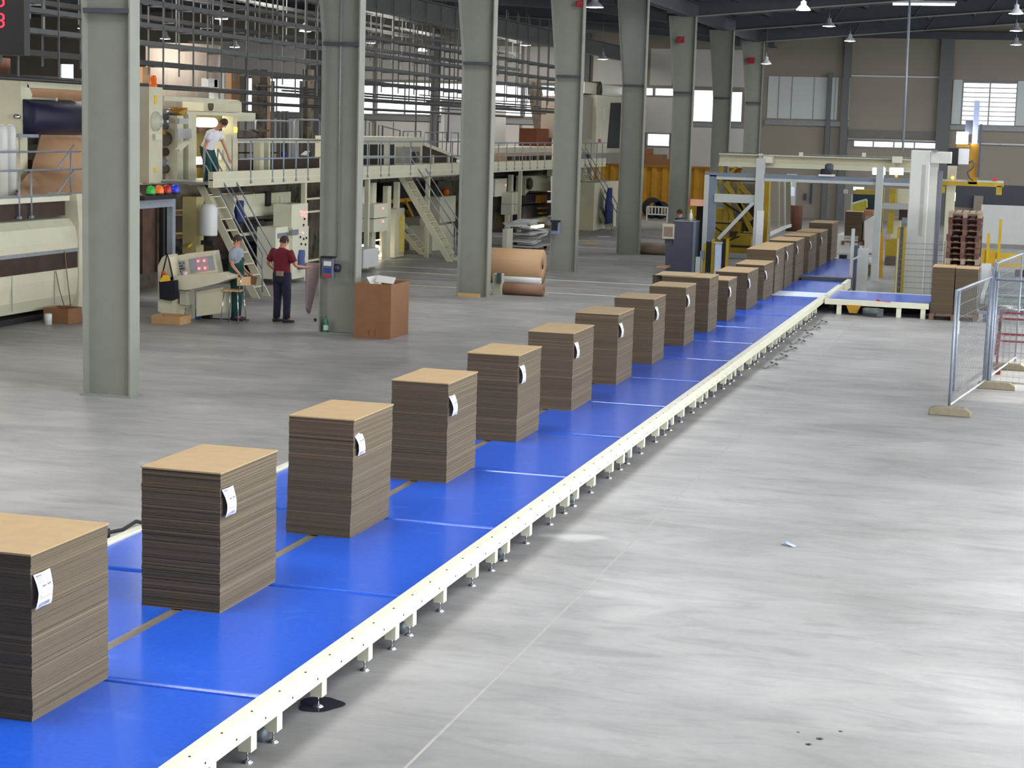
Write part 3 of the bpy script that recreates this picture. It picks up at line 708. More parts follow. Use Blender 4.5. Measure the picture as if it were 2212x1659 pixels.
for v, r, m in ((241, .07, M_CHROME), (251, .09, M_STEEL), (263, .075, M_CHROME), (272, .09, M_STEEL), (286, .05, M_OCH), (300, .17, M_IND), (328, .10, M_BROWN), (352, .08, M_CHROME), (365, .11, M_IND)):
    a, b = at(354, v, x=-19.8), at(386, v, x=-19.8); MB().tube([a, (b.x, b.y, a.z)], r, 16).build('roller', m, t)
mb = MB(); xb(mb, 383, 250, 396, 392, -19.5, .3); mb.build('side_plate', M_CREAM, t)
mb = MB(); xb(mb, 407, 247, 424, 400, -19.4, .3); mb.build('side_plate', M_CREAM, t)
mb = MB(); xb(mb, 355, 211, 496, 221, -19.6, .25); mb.build('cross_beam', M_CREAM, t)
mb = MB(); xb(mb, 404, 243, 552, 250, -19.45, .25); mb.build('cross_beam', M_CREAM, t)
mb = MB(); xb(mb, 384, 232, 405, 240, -19.6, .2); mb.prism([at(384, 243, x=-19.4), at(405, 234, x=-19.4), at(398, 249, x=-19.4)], (-.2, 0, 0)); mb.build('ochre_guard', M_OCH, t)
mb = MB(); xb(mb, 388, 256, 407, 268, -19.2, .1); mb.build('gauge_box', M_GREYC, t)
mb = MB(); xb(mb, 384, 278, 414, 300, -19.2, .06); mb.build('paper_notice', M_GREYC, t)
mb = MB(); mb.bar(at(383, 325, x=-19.0), at(406, 305, x=-19.0), .12, .06); mb.build('lever_arm', M_CREAMR, t)
# interior behind the operator
t = thing('press_unit', 'yellow-lit press unit behind the man in the white shirt', 'machine unit', (-20, 41.5, 2.56))
mb = MB(); xb(mb, 425, 250, 500, 400, -20.6, .1); mb.build('back_panel', mat('warm_cream_panel', srgb(180, 162, 96), .6, 0, .1, 2), t)
mb = MB(); xb(mb, 430, 272, 498, 288, -20.2, .3); xb(mb, 424, 350, 438, 362, -20.2, .2); xb(mb, 478, 355, 495, 368, -20.2, .2); mb.build('dark_opening', M_BROWN, t)
mb = MB(); xb(mb, 488, 290, 500, 395, -19.5, .3); xb(mb, 503, 250, 512, 395, -19.5, .3); mb.build('side_plate', M_CREAM, t)
mb = MB(); xb(mb, 478, 322, 500, 345, -19.6, .2); mb.build('cream_cover', M_CREAMR, t)
a, b = at(429, 264, x=-20.0), at(461, 264, x=-20.0); MB().tube([a, (b.x, b.y, a.z)], .12, 12).build('tube_lamp', M_WARM, t, label='glowing warm tube lamp')
for v in (343, 351):
    a, b = at(420, v, x=-20.0), at(440, v, x=-20.0); MB().tube([a, (b.x, b.y, a.z)], .05, 8).build('tube_lamp', M_WARM, t, label='glowing warm tube lamp')
mb = MB(); xb(mb, 509, 275, 513, 286, -19.45, .03); xb(mb, 469, 360, 473, 369, -19.0, .03); mb.build('yellow_lamp', mat('yellow_lamp', (1, .8, .1), emit=(1, .75, .1), estr=2), t)
# cream hood and pillars behind
t = thing('hood_unit', 'rounded cream hood unit with a dark round port, above the man on the ladder', 'machine unit', (-21, 42, 4.1))
mb = MB(); mb.prism([at(440, 240, x=-20.6), at(440, 222, x=-20.6), at(452, 218, x=-20.6), at(515, 216, x=-20.6), at(522, 222, x=-20.6), at(522, 244, x=-20.6)], (-.6, 0, 0)); mb.build('hood_body', M_CREAM, t)
h = at(455, 229, x=-20.58); mb = MB(); mb.lathe(tuple(h), [(.12, -.01), (.12, .03), (.05, .03), (0, .02)], 16, (1, 0, 0)); mb.build('round_port', M_IND, t)
mb = MB(); mb.prism([at(530, 244, x=-20.2), at(552, 244, x=-20.2), at(552, 262, x=-20.2), at(500, 262, x=-20.2), at(515, 250, x=-20.2)], (-.5, 0, 0)); mb.build('side_hood', M_CREAM, t)
mb = MB(); xb(mb, 463, 172, 472, 215, -20.8, .15); xb(mb, 450, 170, 470, 188, -20.8, .2); mb.build('upright_sensor', M_WHITE, t)
for k, (u0, v0, u1, v1, x, m, lab) in enumerate(((346, 152, 444, 215, -27, M_WALL, 'grey brown wall panel seen over the roller stand'), (308, 145, 325, 190, -22, M_KR, 'pale brown post between the first column and the beacon'), (484, 158, 495, 245, -26, M_WHITE, 'bright white upright pipe left of the reel posts'),
      (556, 150, 577, 300, -24, M_IND, 'dark steel post left of the long window'), (574, 165, 584, 300, -24.5, M_KR, 'pale brown post beside the long window'), (664, 150, 678, 300, -26, M_IND, 'dark steel post in front of the long window, left of the second column'), (500, 150, 518, 245, -25, M_KR, 'tan upright board behind the hood unit'))):
    mb = MB(); xb(mb, u0, v0, u1, v1, x, .2)
    if k: mb.v = [(p[0], p[1], p[2] if p[2] > (max(q[2] for q in mb.v)+min(q[2] for q in mb.v))/2 else 0) for p in mb.v]
    else: mb.v = [(p[0], p[1], p[2] if p[2] > 5.2 else 0) for p in mb.v]
    tag(mb.build('upright_post' if k else 'wall_partition', m), lab, 'post' if k else 'partition')
mb = MB(); a = at(400, 180, x=-24.5)
for u, v0, v1, lab in ((392, 145, 225, 'huge grey vertical duct over the roller stand'),):
    a, b = at(345, 185, x=-25), at(443, 185, x=-25); r = (b.y-a.y)/2*.9
    mb.lathe((-25, (a.y+b.y)/2, 3.9), [(0, 0), (r*.8, .0), (r*.8, 2.4), (0, 2.4)], 28)
    tag(mb.build('air_duct', mat('duct_beige', srgb(158, 146, 134), .5, 0, .1, 1.5, stretch=(6, 6, .3))), lab, 'duct')

# ---- long bridge: fascia, deck
t = thing('walkway_bridge', 'long cream walkway bridge running along the machine above head height', 'walkway', (-18.5, 58, 2.5))
XF = -18.0
MB().box(XF-.12, XF, 38.5, 78.5, 2.54, 2.90).build('fascia_beam', M_CREAM, t)
MB().box(XF-.10, XF+.012, 38.5, 78.5, 2.70, 2.725).build('fascia_moulding', M_CREAMR, t)
MB().box(-19.6, XF-.12, 38.5, 78.5, 2.60, 2.66).build('deck_plate', M_GALV, t)
MB().box(-20.1, -19.6, 44, 78.5, 2.46, 2.58).build('underside_girder', M_BROWN, t)
legs = [44.2, 48.9, 54.3, 59.5, 65.0, 71.0, 77.6]
for y in legs: MB().box(XF-.16, XF-.04, y-.06, y+.06, 0, 2.54).build('support_leg', M_CREAM, t)
# deck level machine bodies above the bridge
t = thing('glue_machine', 'cream machine body with dark openings standing above the walkway, between first and second column', 'machine unit', (-20.2, 43, 2.6))
mb = MB(); xb(mb, 512, 368, 690, 382, -19.8, 1.0); xb(mb, 512, 300, 690, 309, -20.1, .6); mb.build('body', M_CREAM, t)
mb = MB(); xb(mb, 516, 344, 690, 368, -20.0, .8); mb.build('dark_opening', M_BROWN, t)
mb = MB(); 
for u0, u1 in ((503, 514), (562, 570), (580, 584)): xb(MB(), u0, 308, u1, 382, -19.75, .2).build('upright', M_CREAM, t)
for q in ((514, 282, 545, 297, -20.2, .3), (552, 280, 582, 284, -20.4, .2)): xb(MB(), *q).build('pipe_stub', M_IND, t)
a, b = at(515, 292, x=-20.6), at(550, 292, x=-20.6); MB().tube([a, (b.x, b.y, a.z)], .15, 14).build('pipe_roller', M_IND, t)
MB().tube([at(515, 330, x=-20.3), at(600, 330, x=-20.3)], .02, 8).build('rod', M_DARK, t)
mb = MB(); xb(mb, 614, 328, 622, 338, -19.6, .1); mb.build('blue_cup', M_BLUEF, t)
mb = MB(); mb.prism([at(650, 335, x=-19.7), at(660, 326, x=-19.7), at(670, 326, x=-19.7), at(662, 336, x=-19.7)], (-.02, 0, 0)); mb.build('paper_sheet', M_WHITE, t)
t = thing('bridge_cabin', 'cream machine cabin with square dark openings beside the second column, above the walkway', 'machine cabin', (-20.2, 55, 2.6))
mb = MB(); xb(mb, 772, 296, 912, 382, -20.05, 1.4); mb.build('body', M_CREAM, t)
for u0, u1 in ((783, 797), (799, 816), (819, 829), (840, 852)):
    for v0, v1 in ((312, 336), (341, 356)):
        mb = MB(); xb(mb, u0, v0, u1, v1, -20.04, .06); mb.build('dark_opening', M_DARK, t)
mb = MB(); xb(mb, 856, 317, 908, 352, -20.03, .06); mb.build('grey_hatch', mat('hatch_grey', srgb(150, 142, 124), .6, 0, .1, 2), t)
mb = MB(); xb(mb, 898, 328, 906, 352, -19.9, .15); mb.build('dark_motor', M_IND, t)
t = thing('sloping_hood', 'dark sloping hood descending to the right of the cream cabin', 'machine hood', (-20.2, 61, 2.7))
mb = MB(); mb.prism([at(911, 313, x=-20.2), at(918, 313, x=-20.2), at(986, 340, x=-20.2), at(986, 354, x=-20.2), at(911, 355, x=-20.2)], (-1.4, 0, 0)); mb.build('hood_body', M_BROWN, t)
mb = MB(); mb.bar(at(914, 311, x=-20.18), at(990, 341, x=-20.18), .1, .12); mb.build('rim', M_CREAM, t)
for u in (968, 934): mb = MB(); xb(mb, u, 335, u+4, 356, -20.15, .08); mb.build('rib', M_CREAM, t)
mb = MB(); xb(mb, 905, 352, 990, 382, -20.1, 1.0); mb.build('base_panel', M_CREAM, t)
t = thing('hotplate_section', 'cream and tan machine section above the walkway between the third and fourth columns', 'machine unit', (-20.2, 67, 2.6))
mb = MB(); xb(mb, 1062, 330, 1192, 350, -20.2, 1.2); mb.build('tan_panel', mat('tan_panel', srgb(196, 160, 120), .6, 0, .1, 2), t)
mb = MB(); xb(mb, 1062, 318, 1192, 330, -20.3, 1.2); xb(mb, 1062, 348, 1192, 368, -20.1, 1.0); mb.build('cream_beam', M_CREAM, t)
mb = MB()
for u in range(1098, 1190, 14): xb(mb, u, 336, u+9, 346, -20.15, .05)
mb.build('dark_opening', M_BROWN, t)['kind'] = 'stuff'
mb = MB(); xb(mb, 1050, 238, 1092, 330, -24, .15); xb(mb, 960, 215, 1000, 300, -24.5, .15)
tag(mb.build('pale_partition', M_WHITE), 'tall pale partition behind the walkway around the third column', 'partition')
# upper railings
M_RAILD = mat('dark_thin_rail', srgb(110, 112, 118), .5, .2, .05, 6)
rail_run('walkway_railing', 'grey tube railing of the walkway between the first and second column', XF, [40.6, 41.9, 42.6, 43.4, 44.2], 2.6, [3.18, 3.63], y0=39.9, y1=45.4)
rail_run('walkway_railing', 'grey tube railing of the walkway between the second and third column', XF, [46.4, 48.6, 49.7, 50.4, 52.3, 54.2, 56.4], 2.6, [3.14, 3.60], y0=45.6, y1=58.2)
rail_run('walkway_railing', 'grey tube railing of the walkway between the third and fourth column', XF, [59.6+1.05*k for k in range(9)], 2.6, [3.10, 3.56], y0=58.6, y1=69.5)
rail_run('walkway_railing', 'grey tube railing of the walkway between the fourth and fifth column', XF, [70.4+1.05*k for k in range(8)], 2.6, [3.10, 3.56], y0=70, y1=78.4)
t = thing('hoop_railing', 'bent tube hoop railing beyond the machine, left of the second column', 'railing', (-21.8, 47, 2.6))
for u0, u1, v in ((472, 546, 257), (552, 631, 260), (636, 690, 258)):
    a, b = at(u0, v, x=-21.6), at(u1, v, x=-21.6); MB().tube([(a.x, a.y, 2.5), (a.x, a.y, a.z-.05), (a.x, a.y+.08, a.z), (a.x, b.y-.08, a.z), (a.x, b.y, a.z-.05), (a.x, b.y, 2.5)], .028, 8).build('hoop', M_RAILG, t)
t = thing('hoop_railing', 'row of thin dark hoop railings and stair rails seen beyond the cream cabin', 'railing', (-22.3, 60, 2.6))
for u0, u1, v, dv in ((790, 811, 257, 9), (818, 826, 271, 0), (827, 864, 273, 9), (871, 909, 284, 0), (916, 965, 286, 0), (974, 990, 287, 0)):
    a, b = at(u0, v, x=-22), at(u1, v+dv, x=-22); MB().tube([(a.x, a.y, a.z-.9), (a.x, a.y, a.z), (a.x, b.y, b.z), (a.x, b.y, b.z-.9)], .022, 8).build('hoop', M_RAILD, t)
for u in (798, 850, 881, 899, 925, 941, 956):
    a = at(u, 287 if u > 860 else 264, x=-22); MB().tube([(a.x, a.y, a.z-.9), a], .018, 6).build('baluster', M_RAILD, t)

# ---- ladders down from the bridge
def ladder(label, y, xt, xf, zt, wid=.62, n=9, rail=True, m=M_CREAM):
    t = thing('ship_ladder', label, 'ladder', (xf, y+wid/2, 0))
    d = Vector((xt-xf, 0, zt))
    for yy in (y, y+wid):
        mb = MB(); w = .10
        mb.prism([(xf+w, yy-.02, 0), (xt+w, yy-.02, zt), (xt-w, yy-.02, zt), (xf-w, yy-.02, 0)], (0, .04, 0)); mb.build('stringer', m, t)
    for i in range(1, n+1):
        q = i/(n+1); c = (xf+(xt-xf)*q, y+wid/2, zt*q); MB().rbox(c, (.20, wid-.04, .03)).build('tread', m, t)
    if rail:
        for yy in (y-.04, y+wid+.04):
            for off in (.42, .78):
                MB().tube([(xf+.18, yy, .55+off-.3), (xt+.05+.1, yy, zt+off+.05)], .02, 8).build('handrail', M_RAILG, t)
            MB().tube([(xf+.1+.08, yy, .15), (xf+.18, yy, 1.03)], .02, 8).build('rail_post', M_RAILG, t)
            MB().tube([(xt+.1, yy, zt), (xt+.13, yy, zt+.85)], .02, 8).build('rail_post', M_RAILG, t)
    return t
ladder('cream ship ladder under the man in the white shirt, beside the control desk', 39.15, -18.62, -17.2, 2.56)
ladder('cream ship ladder between the second and third columns', 53.1, -18.62, -16.95, 2.6, n=10)
ladder('far cream ladder between the fourth and fifth columns', 74.6, -18.3, -16.9, 2.5, n=9, wid=.7)
ladder('small wide yellow-cream step ladder beneath the walkway, left of the second long ladder', 55.4, -19.6, -18.6, 1.0, wid=.7, n=4, rail=False)
# ---------------------------------------------------------------- machinery under the walkway
t = thing('signal_light_bar', 'dark bar carrying four round lamps: green, orange, red and blue', 'signal lights', (-17.75, 35.2, 2.4))
MB().box(-17.85, -17.7, 34.55, 36.05, 2.38, 2.47).build('bar', M_DARK, t)
for u, c, nm, e in ((326, srgb(40, 150, 50), 'green', (.05, .6, .1)), (344, srgb(226, 106, 36), 'orange', (1, .25, .03)), (361, srgb(150, 34, 34), 'dark red', (.5, .02, .02)), (379, srgb(40, 60, 190), 'blue', (.02, .05, .8))):
    a = at(u, 410, x=-17.77); mb = MB(); mb.lathe((a.x, a.y, 2.47), [(.085, 0), (.095, .05), (.095, .12), (.07, .19), (0, .215)], 18)
    mb.build('round_lamp', mat(nm.replace(' ', '_')+'_lamp_glass', c, .3, emit=e, estr=.25), t, label=nm+' round lamp')
    MB().lathe((a.x, a.y, 2.465), [(.10, 0), (.10, .04), (.09, .05)], 16).build('lamp_base', M_DARK, t)
t = thing('portal_frame', 'grey steel doorway-like frame under the signal lights', 'frame', (-17.9, 35.3, 0))
mb = MB(); mb.box(-17.98, -17.85, 33.9, 36.3, 2.20, 2.36); mb.box(-17.98, -17.85, 36.15, 36.3, 0, 2.2); mb.box(-17.98, -17.85, 34.0, 34.1, 0, 2.2); mb.build('frame', M_RAILG, t)
t = thing('machine_interior', 'dark cluttered machine interior behind the grey doorway frame', 'machine interior', (-19.6, 37, 0))
MB().box(-20.6, -20.4, 34, 47, 0, 2.5).build('back_plate', M_IND, t)
mb = MB()
for u, v0, v1 in ((352, 440, 590), (362, 445, 590), (372, 445, 570)):
    xb(mb, u, v0, u+5, v1, -18.8, .1)
mb.build('black_strip', M_DARK, t)
mb = MB(); xb(mb, 308, 430, 340, 590, -19.0, .6); mb.build('brown_block', mat('rusty_brown', srgb(88, 64, 50), .8, 0, .3, 3), t)
mb = MB(); xb(mb, 387, 560, 396, 590, -18.6, .1); mb.build('blue_valve', M_BLUEF, t)
mb = MB(); xb(mb, 398, 455, 425, 463, -18.9, .4); xb(mb, 400, 505, 425, 512, -18.9, .4); mb.build('shelf', mat('tan_shelf', srgb(170, 130, 90), .6), t)
mb = MB(); xb(mb, 398, 465, 425, 500, -19.2, .3); xb(mb, 402, 515, 425, 560, -19.2, .3); mb.build('roller_box', M_IND, t)
MB().tube([at(405, 535, x=-18.6), at(415, 526, x=-18.6), at(428, 522, x=-18.6)], .03, 8).build('yellow_hose', M_YEL, t)
mb = MB(); xb(mb, 424, 425, 440, 548, -18.5, .35)
tag(mb.build('olive_post', mat('olive_cream', srgb(176, 166, 116), .5, 0, .06, 2)), 'thick olive-cream post left of the white tank, under the walkway', 'post')
mb = MB(); a = at(451, 480, x=-18.2); mb.lathe((a.x, a.y, at(451, 509, x=-18.2).z), [(0, 0), (.19, 0), (.2, .03), (.2, .62), (.15, .72), (0, .74)], 20)
tag(mb.build('white_tank', M_WHITE), 'upright white cylinder hanging left of the ladder', 'tank')
mb = MB(); mb.lathe((a.x, a.y, at(451, 530, x=-18.2).z), [(0, 0), (.1, 0), (.12, .2), (.1, .42), (0, .43)], 14); mb.rbox((a.x, a.y, at(451, 524, x=-18.2).z), (.3, .2, .1))
tag(mb.build('pump', M_DARK), 'black pump beneath the white cylinder', 'pump')
t = thing('drive_block', 'dark motors and brown guards behind the ladder foot', 'machine drive', (-19.2, 42, 0))
mb = MB(); xb(mb, 462, 470, 500, 560, -19.6, .4); mb.build('brown_guard', M_BROWN, t)
mb = MB(); xb(mb, 520, 478, 600, 520, -19.4, .5); xb(mb, 560, 520, 596, 590, -19.3, .5); mb.build('gear_housing', M_IND, t)
for u, v, r in ((576, 535, .22), (588, 560, .14), (545, 545, .15), (556, 580, .12)):
    a = at(u, v, x=-18.9); MB().tube([a-Vector((0, .25, 0)), a+Vector((0, .25, 0))], r, 14).build('motor', mat('dark_blue_motor', srgb(36, 42, 62), .5, .2, .2, 5), t)
mb = MB(); mb.bar(at(462, 480, x=-19), at(498, 535, x=-19), .06); mb.build('orange_edge', M_OCH, t)
mb = MB(); xb(mb, 530, 560, 600, 566, -18.8, .1); xb(mb, 520, 500, 600, 506, -18.9, .1); mb.build('cross_rail', M_CREAM, t)
t = thing('hanging_cabinet', 'wide pale cabinet hanging under the walkway right of the ladder', 'cabinet', (-18.9, 42, 1.8))
mb = MB(); xb(mb, 505, 418, 628, 466, -18.9, .7); mb.build('cabinet_body', M_CREAM, t)
mb = MB(); xb(mb, 576, 414, 586, 445, -18.85, .1); mb.build('dark_arm', M_DARK, t)
mb = MB(); xb(mb, 578, 473, 612, 477, -18.85, .1); mb.build('dark_slot', M_DARK, t)
mb = MB(); xb(mb, 548, 418, 549.5, 466, -18.885, .02); mb.build('door_edge', M_CREAMR, t); xb(MB(), 606, 424, 610, 470, -18.86, .05).build('door_edge', M_CREAMR, t)
def hang_cloth(label, u, v0, v1, x, w, m=M_BLUEF, name='hanging_jacket'):
    a, b = at(u, v0, x=x), at(u, v1, x=x); mb = MB(); rings = []
    for i in range(7):
        q = i/6; ww = w*(.35+.65*min(1, q*2.2)) * (1 if q < .7 else 1-.25*(q-.7)); rings.append((a.z+(b.z-a.z)*q, ww))
    vs = []; n = 10
    for i, (z, ww) in enumerate(rings):
        for k in range(n):
            an = 2*math.pi*k/n; wob = 1+.18*math.sin(3*an+i)
            vs.append((x+.09*math.cos(an)*wob, a.y+ww/2*math.sin(an)*wob+.01*math.sin(i*2), z))
    fs = [(i*n+k, i*n+(k+1) % n, (i+1)*n+(k+1) % n, (i+1)*n+k) for i in range(6) for k in range(n)]+[tuple(range(n)), tuple(range(6*n, 7*n))]
    mb.add(vs, fs, True); return tag(mb.build(name, m), label, 'jacket')
hang_cloth('dark blue jacket hanging beside the ladder under the walkway', 518, 433, 480, -18.3, .42)
hang_cloth('blue overalls hanging on the tall control cabinet left of the second column', 651, 540, 581, -17.95, .3, mat('blue_overall_cloth', srgb(84, 100, 150), .9))
hang_cloth('dark blue striped jacket hanging on the far cream wall left of the fifth column', 1317, 406, 482, -16.95, 1.2)
# control cabinets with red lamps
def cab(label, rects, x, lights, m=M_CREAMR, d=.5, knobs=(), name='control_cabinet', floor=False):
    a = at(rects[0][0], rects[0][3], x=x); t = thing(name, label, 'control cabinet', (x-d/2, a.y, 0 if floor else at(rects[0][0], rects[0][3], x=x).z))
    for r in rects: mb = MB(); xb(mb, *r, x, d); mb.build('cabinet_body', m, t)
    for u, v in lights: p = at(u, v, x=x); MB().lathe(tuple(p), [(.025, 0), (.025, .02), (.015, .03), (0, .035)], 8, (1, 0, 0)).build('indicator_lamp', M_REDL, t)
    for u, v in knobs: p = at(u, v, x=x); MB().lathe(tuple(p), [(.03, 0), (.03, .025), (0, .03)], 8, (1, 0, 0)).build('knob', M_DARK, t)
    return t
cab('tall pale control cabinet with rows of red lamps, left of the second column', [(630, 440, 665, 490), (632, 490, 666, 600)], -18.0, [(650, 457), (656, 460), (662, 458), (652, 465), (660, 467), (654, 503)], knobs=[(657, 473), (655, 486), (648, 512), (655, 516), (661, 514), (650, 527), (659, 528)])
cab('pale cabinet with a slot and a grey screen, beside the maroon-shirted man', [(595, 490, 632, 600)], -18.1, [(612, 510)])
mb = MB(); xb(mb, 601, 503, 623, 514, -18.08, .02); xb(mb, 630, 496, 645, 508, -17.98, .02); tag(mb.build('cabinet_screens', mat('screen_grey', srgb(120, 128, 138), .3)), 'two small grey screens on the pale cabinets by the maroon-shirted man', 'screen')
mb = MB(); xb(mb, 666, 430, 690, 590, -19.8, .4); o = thing('dark_bay', 'dark machine bay just left of the second column, with pale bars', 'machine bay', (-20, 45, 0)); mb.build('bay', M_IND, o)
for v in (427, 455, 560, 605): mb = MB(); xb(mb, 663, v, 692, v+4, -18.6, .08); mb.build('bar', M_CREAM, o)
# right of second column: posts, cabinets, yellow frames, lamps
o = thing('machine_bay', 'dark machine bay with yellow frames between second and third column', 'machine bay', (-20.4, 53, 0))
MB().box(-21.2, -21.0, 46, 80, 0, 2.5).build('back_plate', M_IND, o)
mb = MB(); xb(mb, 863, 393, 905, 432, -20.4, .3); xb(mb, 845, 395, 861, 430, -20.4, .3); mb.build('black_recess', M_DARK, o)
mb = MB(); xb(mb, 845, 428, 908, 436, -20.0, .15); mb.bar(at(874, 436, x=-20), at(890, 470, x=-20), .12); mb.bar(at(904, 436, x=-20), at(915, 470, x=-20), .12); xb(mb, 846, 450, 858, 464, -20, .2); mb.build('yellow_frame', M_OCH, o)
mb = MB(); mb.prism([at(876, 442, x=-19.95), at(884, 442, x=-19.95), at(908, 470, x=-19.95), at(893, 470, x=-19.95)], (-.1, 0, 0)); xb(mb, 880, 472, 904, 485, -19.9, .2); mb.build('dark_wedge', M_DARK, o)
mb = MB(); xb(mb, 873, 505, 900, 542, -20.1, .3); mb.build('yellow_plate', mat('oily_yellow', srgb(140, 124, 30), .5, 0, .3, 3), o)
for u0, v0, u1, v1 in ((804, 395, 812, 575), (836, 402, 844, 560), (860, 393, 864, 450)):
    mb = MB(); xb(mb, u0, v0, u1, v1, -18.6, .15); mb.build('post', M_CREAM, o)
mb = MB(); xb(mb, 853, 450, 873, 555, -18.8, .5); mb.build('cream_column', M_CREAM, o)
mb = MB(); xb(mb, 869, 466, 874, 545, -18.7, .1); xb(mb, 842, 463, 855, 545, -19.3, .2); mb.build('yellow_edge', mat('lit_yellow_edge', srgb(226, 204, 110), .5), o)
mb = MB(); xb(mb, 906, 470, 935, 555, -19.4, .6); mb.build('grey_housing', mat('grey_beige_housing', srgb(150, 146, 130), .6, 0, .08, 2), o)
mb = MB(); xb(mb, 934, 486, 980, 553, -18.9, .8); mb.build('cream_housing', M_CREAM, o)
mb = MB(); xb(mb, 945, 390, 985, 424, -20.2, .3); mb.build('brown_gap', M_IND, o)
a = at(963, 415, x=-20.0); MB().sphere(tuple(a), .14, 10).build('orange_knob', mat('orange_cap', srgb(226, 96, 30), .5), o)
mb = MB(); xb(mb, 950, 424, 984, 480, -19.6, .6); mb.build('cream_cover', M_CREAM, o)
a = at(920, 478, x=-18.9); mb = MB(); mb.lathe(tuple(a), [(.2, 0), (.22, .04), (.15, .06), (0, .05)], 18, (1, 0, 0)); mb.build('round_gauge', M_STEEL, o)
for u0, v0, u1, v1 in ((778, 528, 798, 533), (808, 518, 822, 520), (841, 500, 852, 502), (843, 518, 853, 521), (818, 550, 829, 555)):
    mb = MB(); xb(mb, u0, v0, u1, v1, -19.2, .05); mb.build('tube_lamp', M_WARM, o, label='glowing warm strip lamp')
for u, v in ((812, 536), (843, 538)):
    a = at(u, v, x=-19.2); MB().sphere(tuple(a), .13, 10, (1, 1.3, .8)).build('bulkhead_lamp', mat('bulkhead_glow', (1, .95, .8), emit=(1, .95, .8), estr=9), o, label='bright round bulkhead lamp')
mb = MB(); xb(mb, 779, 403, 801, 447, -18.7, .4); xb(mb, 780, 455, 804, 484, -18.9, .3); tag(mb.build('pale_locker', M_CREAM), 'pale hanging locker just right of the second column', 'cabinet')
cab('pale two-door control box on posts right of the second column', [(808, 440, 838, 470), (807, 472, 838, 500)], -18.3, [(827, 450), (827, 478)], d=.4)
mb = MB(); xb(mb, 785, 537, 818, 577, -17.6, .6); b = mb.build('motor_cabinet', M_WHITE); tag(b, 'small white cabinet on the floor right of the second column', 'cabinet')
# third to fourth column
o = thing('machine_bay', 'dark machine bay with red and blue parts between third and fourth column', 'machine bay', (-20.4, 64, 0))
mb = MB(); xb(mb, 1066, 372, 1190, 378, -20.4, .3)
for v in (385, 398): xb(mb, 1108, v, 1134, v+6, -20.4, .3)
mb.build('black_slot', M_DARK, o); mb = MB(); xb(mb, 1107, 408, 1130, 413, -20.3, .3); mb.build('dark_red_bar', mat('dark_red', srgb(110, 30, 40), .6), o)
mb = MB(); xb(mb, 1104, 378, 1108, 500, -19.2, .15); xb(mb, 1098, 460, 1104, 505, -19.2, .15); mb.build('post', M_CREAM, o)
mb = MB(); mb.prism([at(1136, 380, x=-19.6), at(1190, 378, x=-19.6), at(1190, 412, x=-19.6), at(1142, 412, x=-19.6), at(1134, 422, x=-19.6)], (-.4, 0, 0)); mb.build('cream_bracket', M_CREAM, o)
a = at(1144, 397, x=-19.5); MB().sphere(tuple(a), .16, 10, (1, 1.2, 1.6)).build('dark_motor', M_IND, o)
mb = MB(); xb(mb, 1130, 418, 1190, 436, -19.9, .4); xb(mb, 1128, 442, 1190, 470, -19.9, .4); mb.build('dark_block', mat('dark_blue_brown', srgb(50, 44, 56), .7, 0, .35, 2), o)
mb = MB(); xb(mb, 1167, 421, 1182, 438, -19.7, .2); xb(mb, 1170, 447, 1186, 451, -19.7, .2); xb(mb, 1172, 458, 1182, 462, -19.7, .2); mb.build('ochre_part', M_OCH, o)
mb = MB(); xb(mb, 1130, 472, 1190, 481, -19.2, .3); mb.build('lower_beam', M_CREAM, o)
mb = MB(); xb(mb, 1146, 487, 1175, 493, -19.3, .1); mb.build('tube_lamp', M_WARM, o, label='glowing yellow strip lamp')
mb = MB(); xb(mb, 1112, 478, 1140, 500, -19.6, .3); mb.build('dark_floor_gap', M_DARK, o)
cab('pale hanging cabinet with yellow edge just right of the third column', [(1070, 386, 1095, 409), (1069, 409, 1094, 424)], -18.7, [(1092, 400)], d=.5)
cab('pale two-part cabinet left of the fourth column', [(1106, 415, 1126, 440), (1105, 441, 1124, 463)], -18.3, [(1123, 422), (1121, 446)], d=.4)
# heap of white papers on a trolley
rnd = random.Random(3)
t = thing('waste_trolley', 'low trolley heaped with white waste sheets beside the third column', 'trolley', (-16.5, 60.2, 0))
mb = MB(); mb.box(-17.1, -15.9, 59.2, 61.2, .12, .18); mb.build('trolley_deck', M_GREYC, t)
mb = MB()
for y in (59.5, 60.9):
    for x in (-17, -16.0): mb.lathe((x, y, .06), [(0, -.02), (.06, -.02), (.06, .02), (0, .02)], 10, (0, 1, 0))
mb.build('castor', M_RUB, t)
for k in range(16):
    w = thing if False else None
    p = (-16.5+rnd.uniform(-.35, .3), 60.2+rnd.uniform(-.6, .6), .22+.055*k*(1 if k < 12 else .9))
    mb = MB(); mb.rbox(p, (rnd.uniform(.5, .8), rnd.uniform(.5, .9), .04), rnd.uniform(-.5, .5), rnd.uniform(-.15, .15), rnd.uniform(-.15, .15)); tag(mb.build('paper_bundle', M_WHITE), 'white waste paper bundle heaped on the low trolley', 'paper', 'white paper bundles heaped on the trolley')
mb = MB(); xb(mb, 1095, 494, 1108, 513, -16.6, .15); mb.v = [(p[0], p[1], p[2] if p[2] > .6 else 0) for p in mb.v]; tag(mb.build('pale_bin', M_CREAMR), 'pale square bin right of the heap of white paper', 'bin')
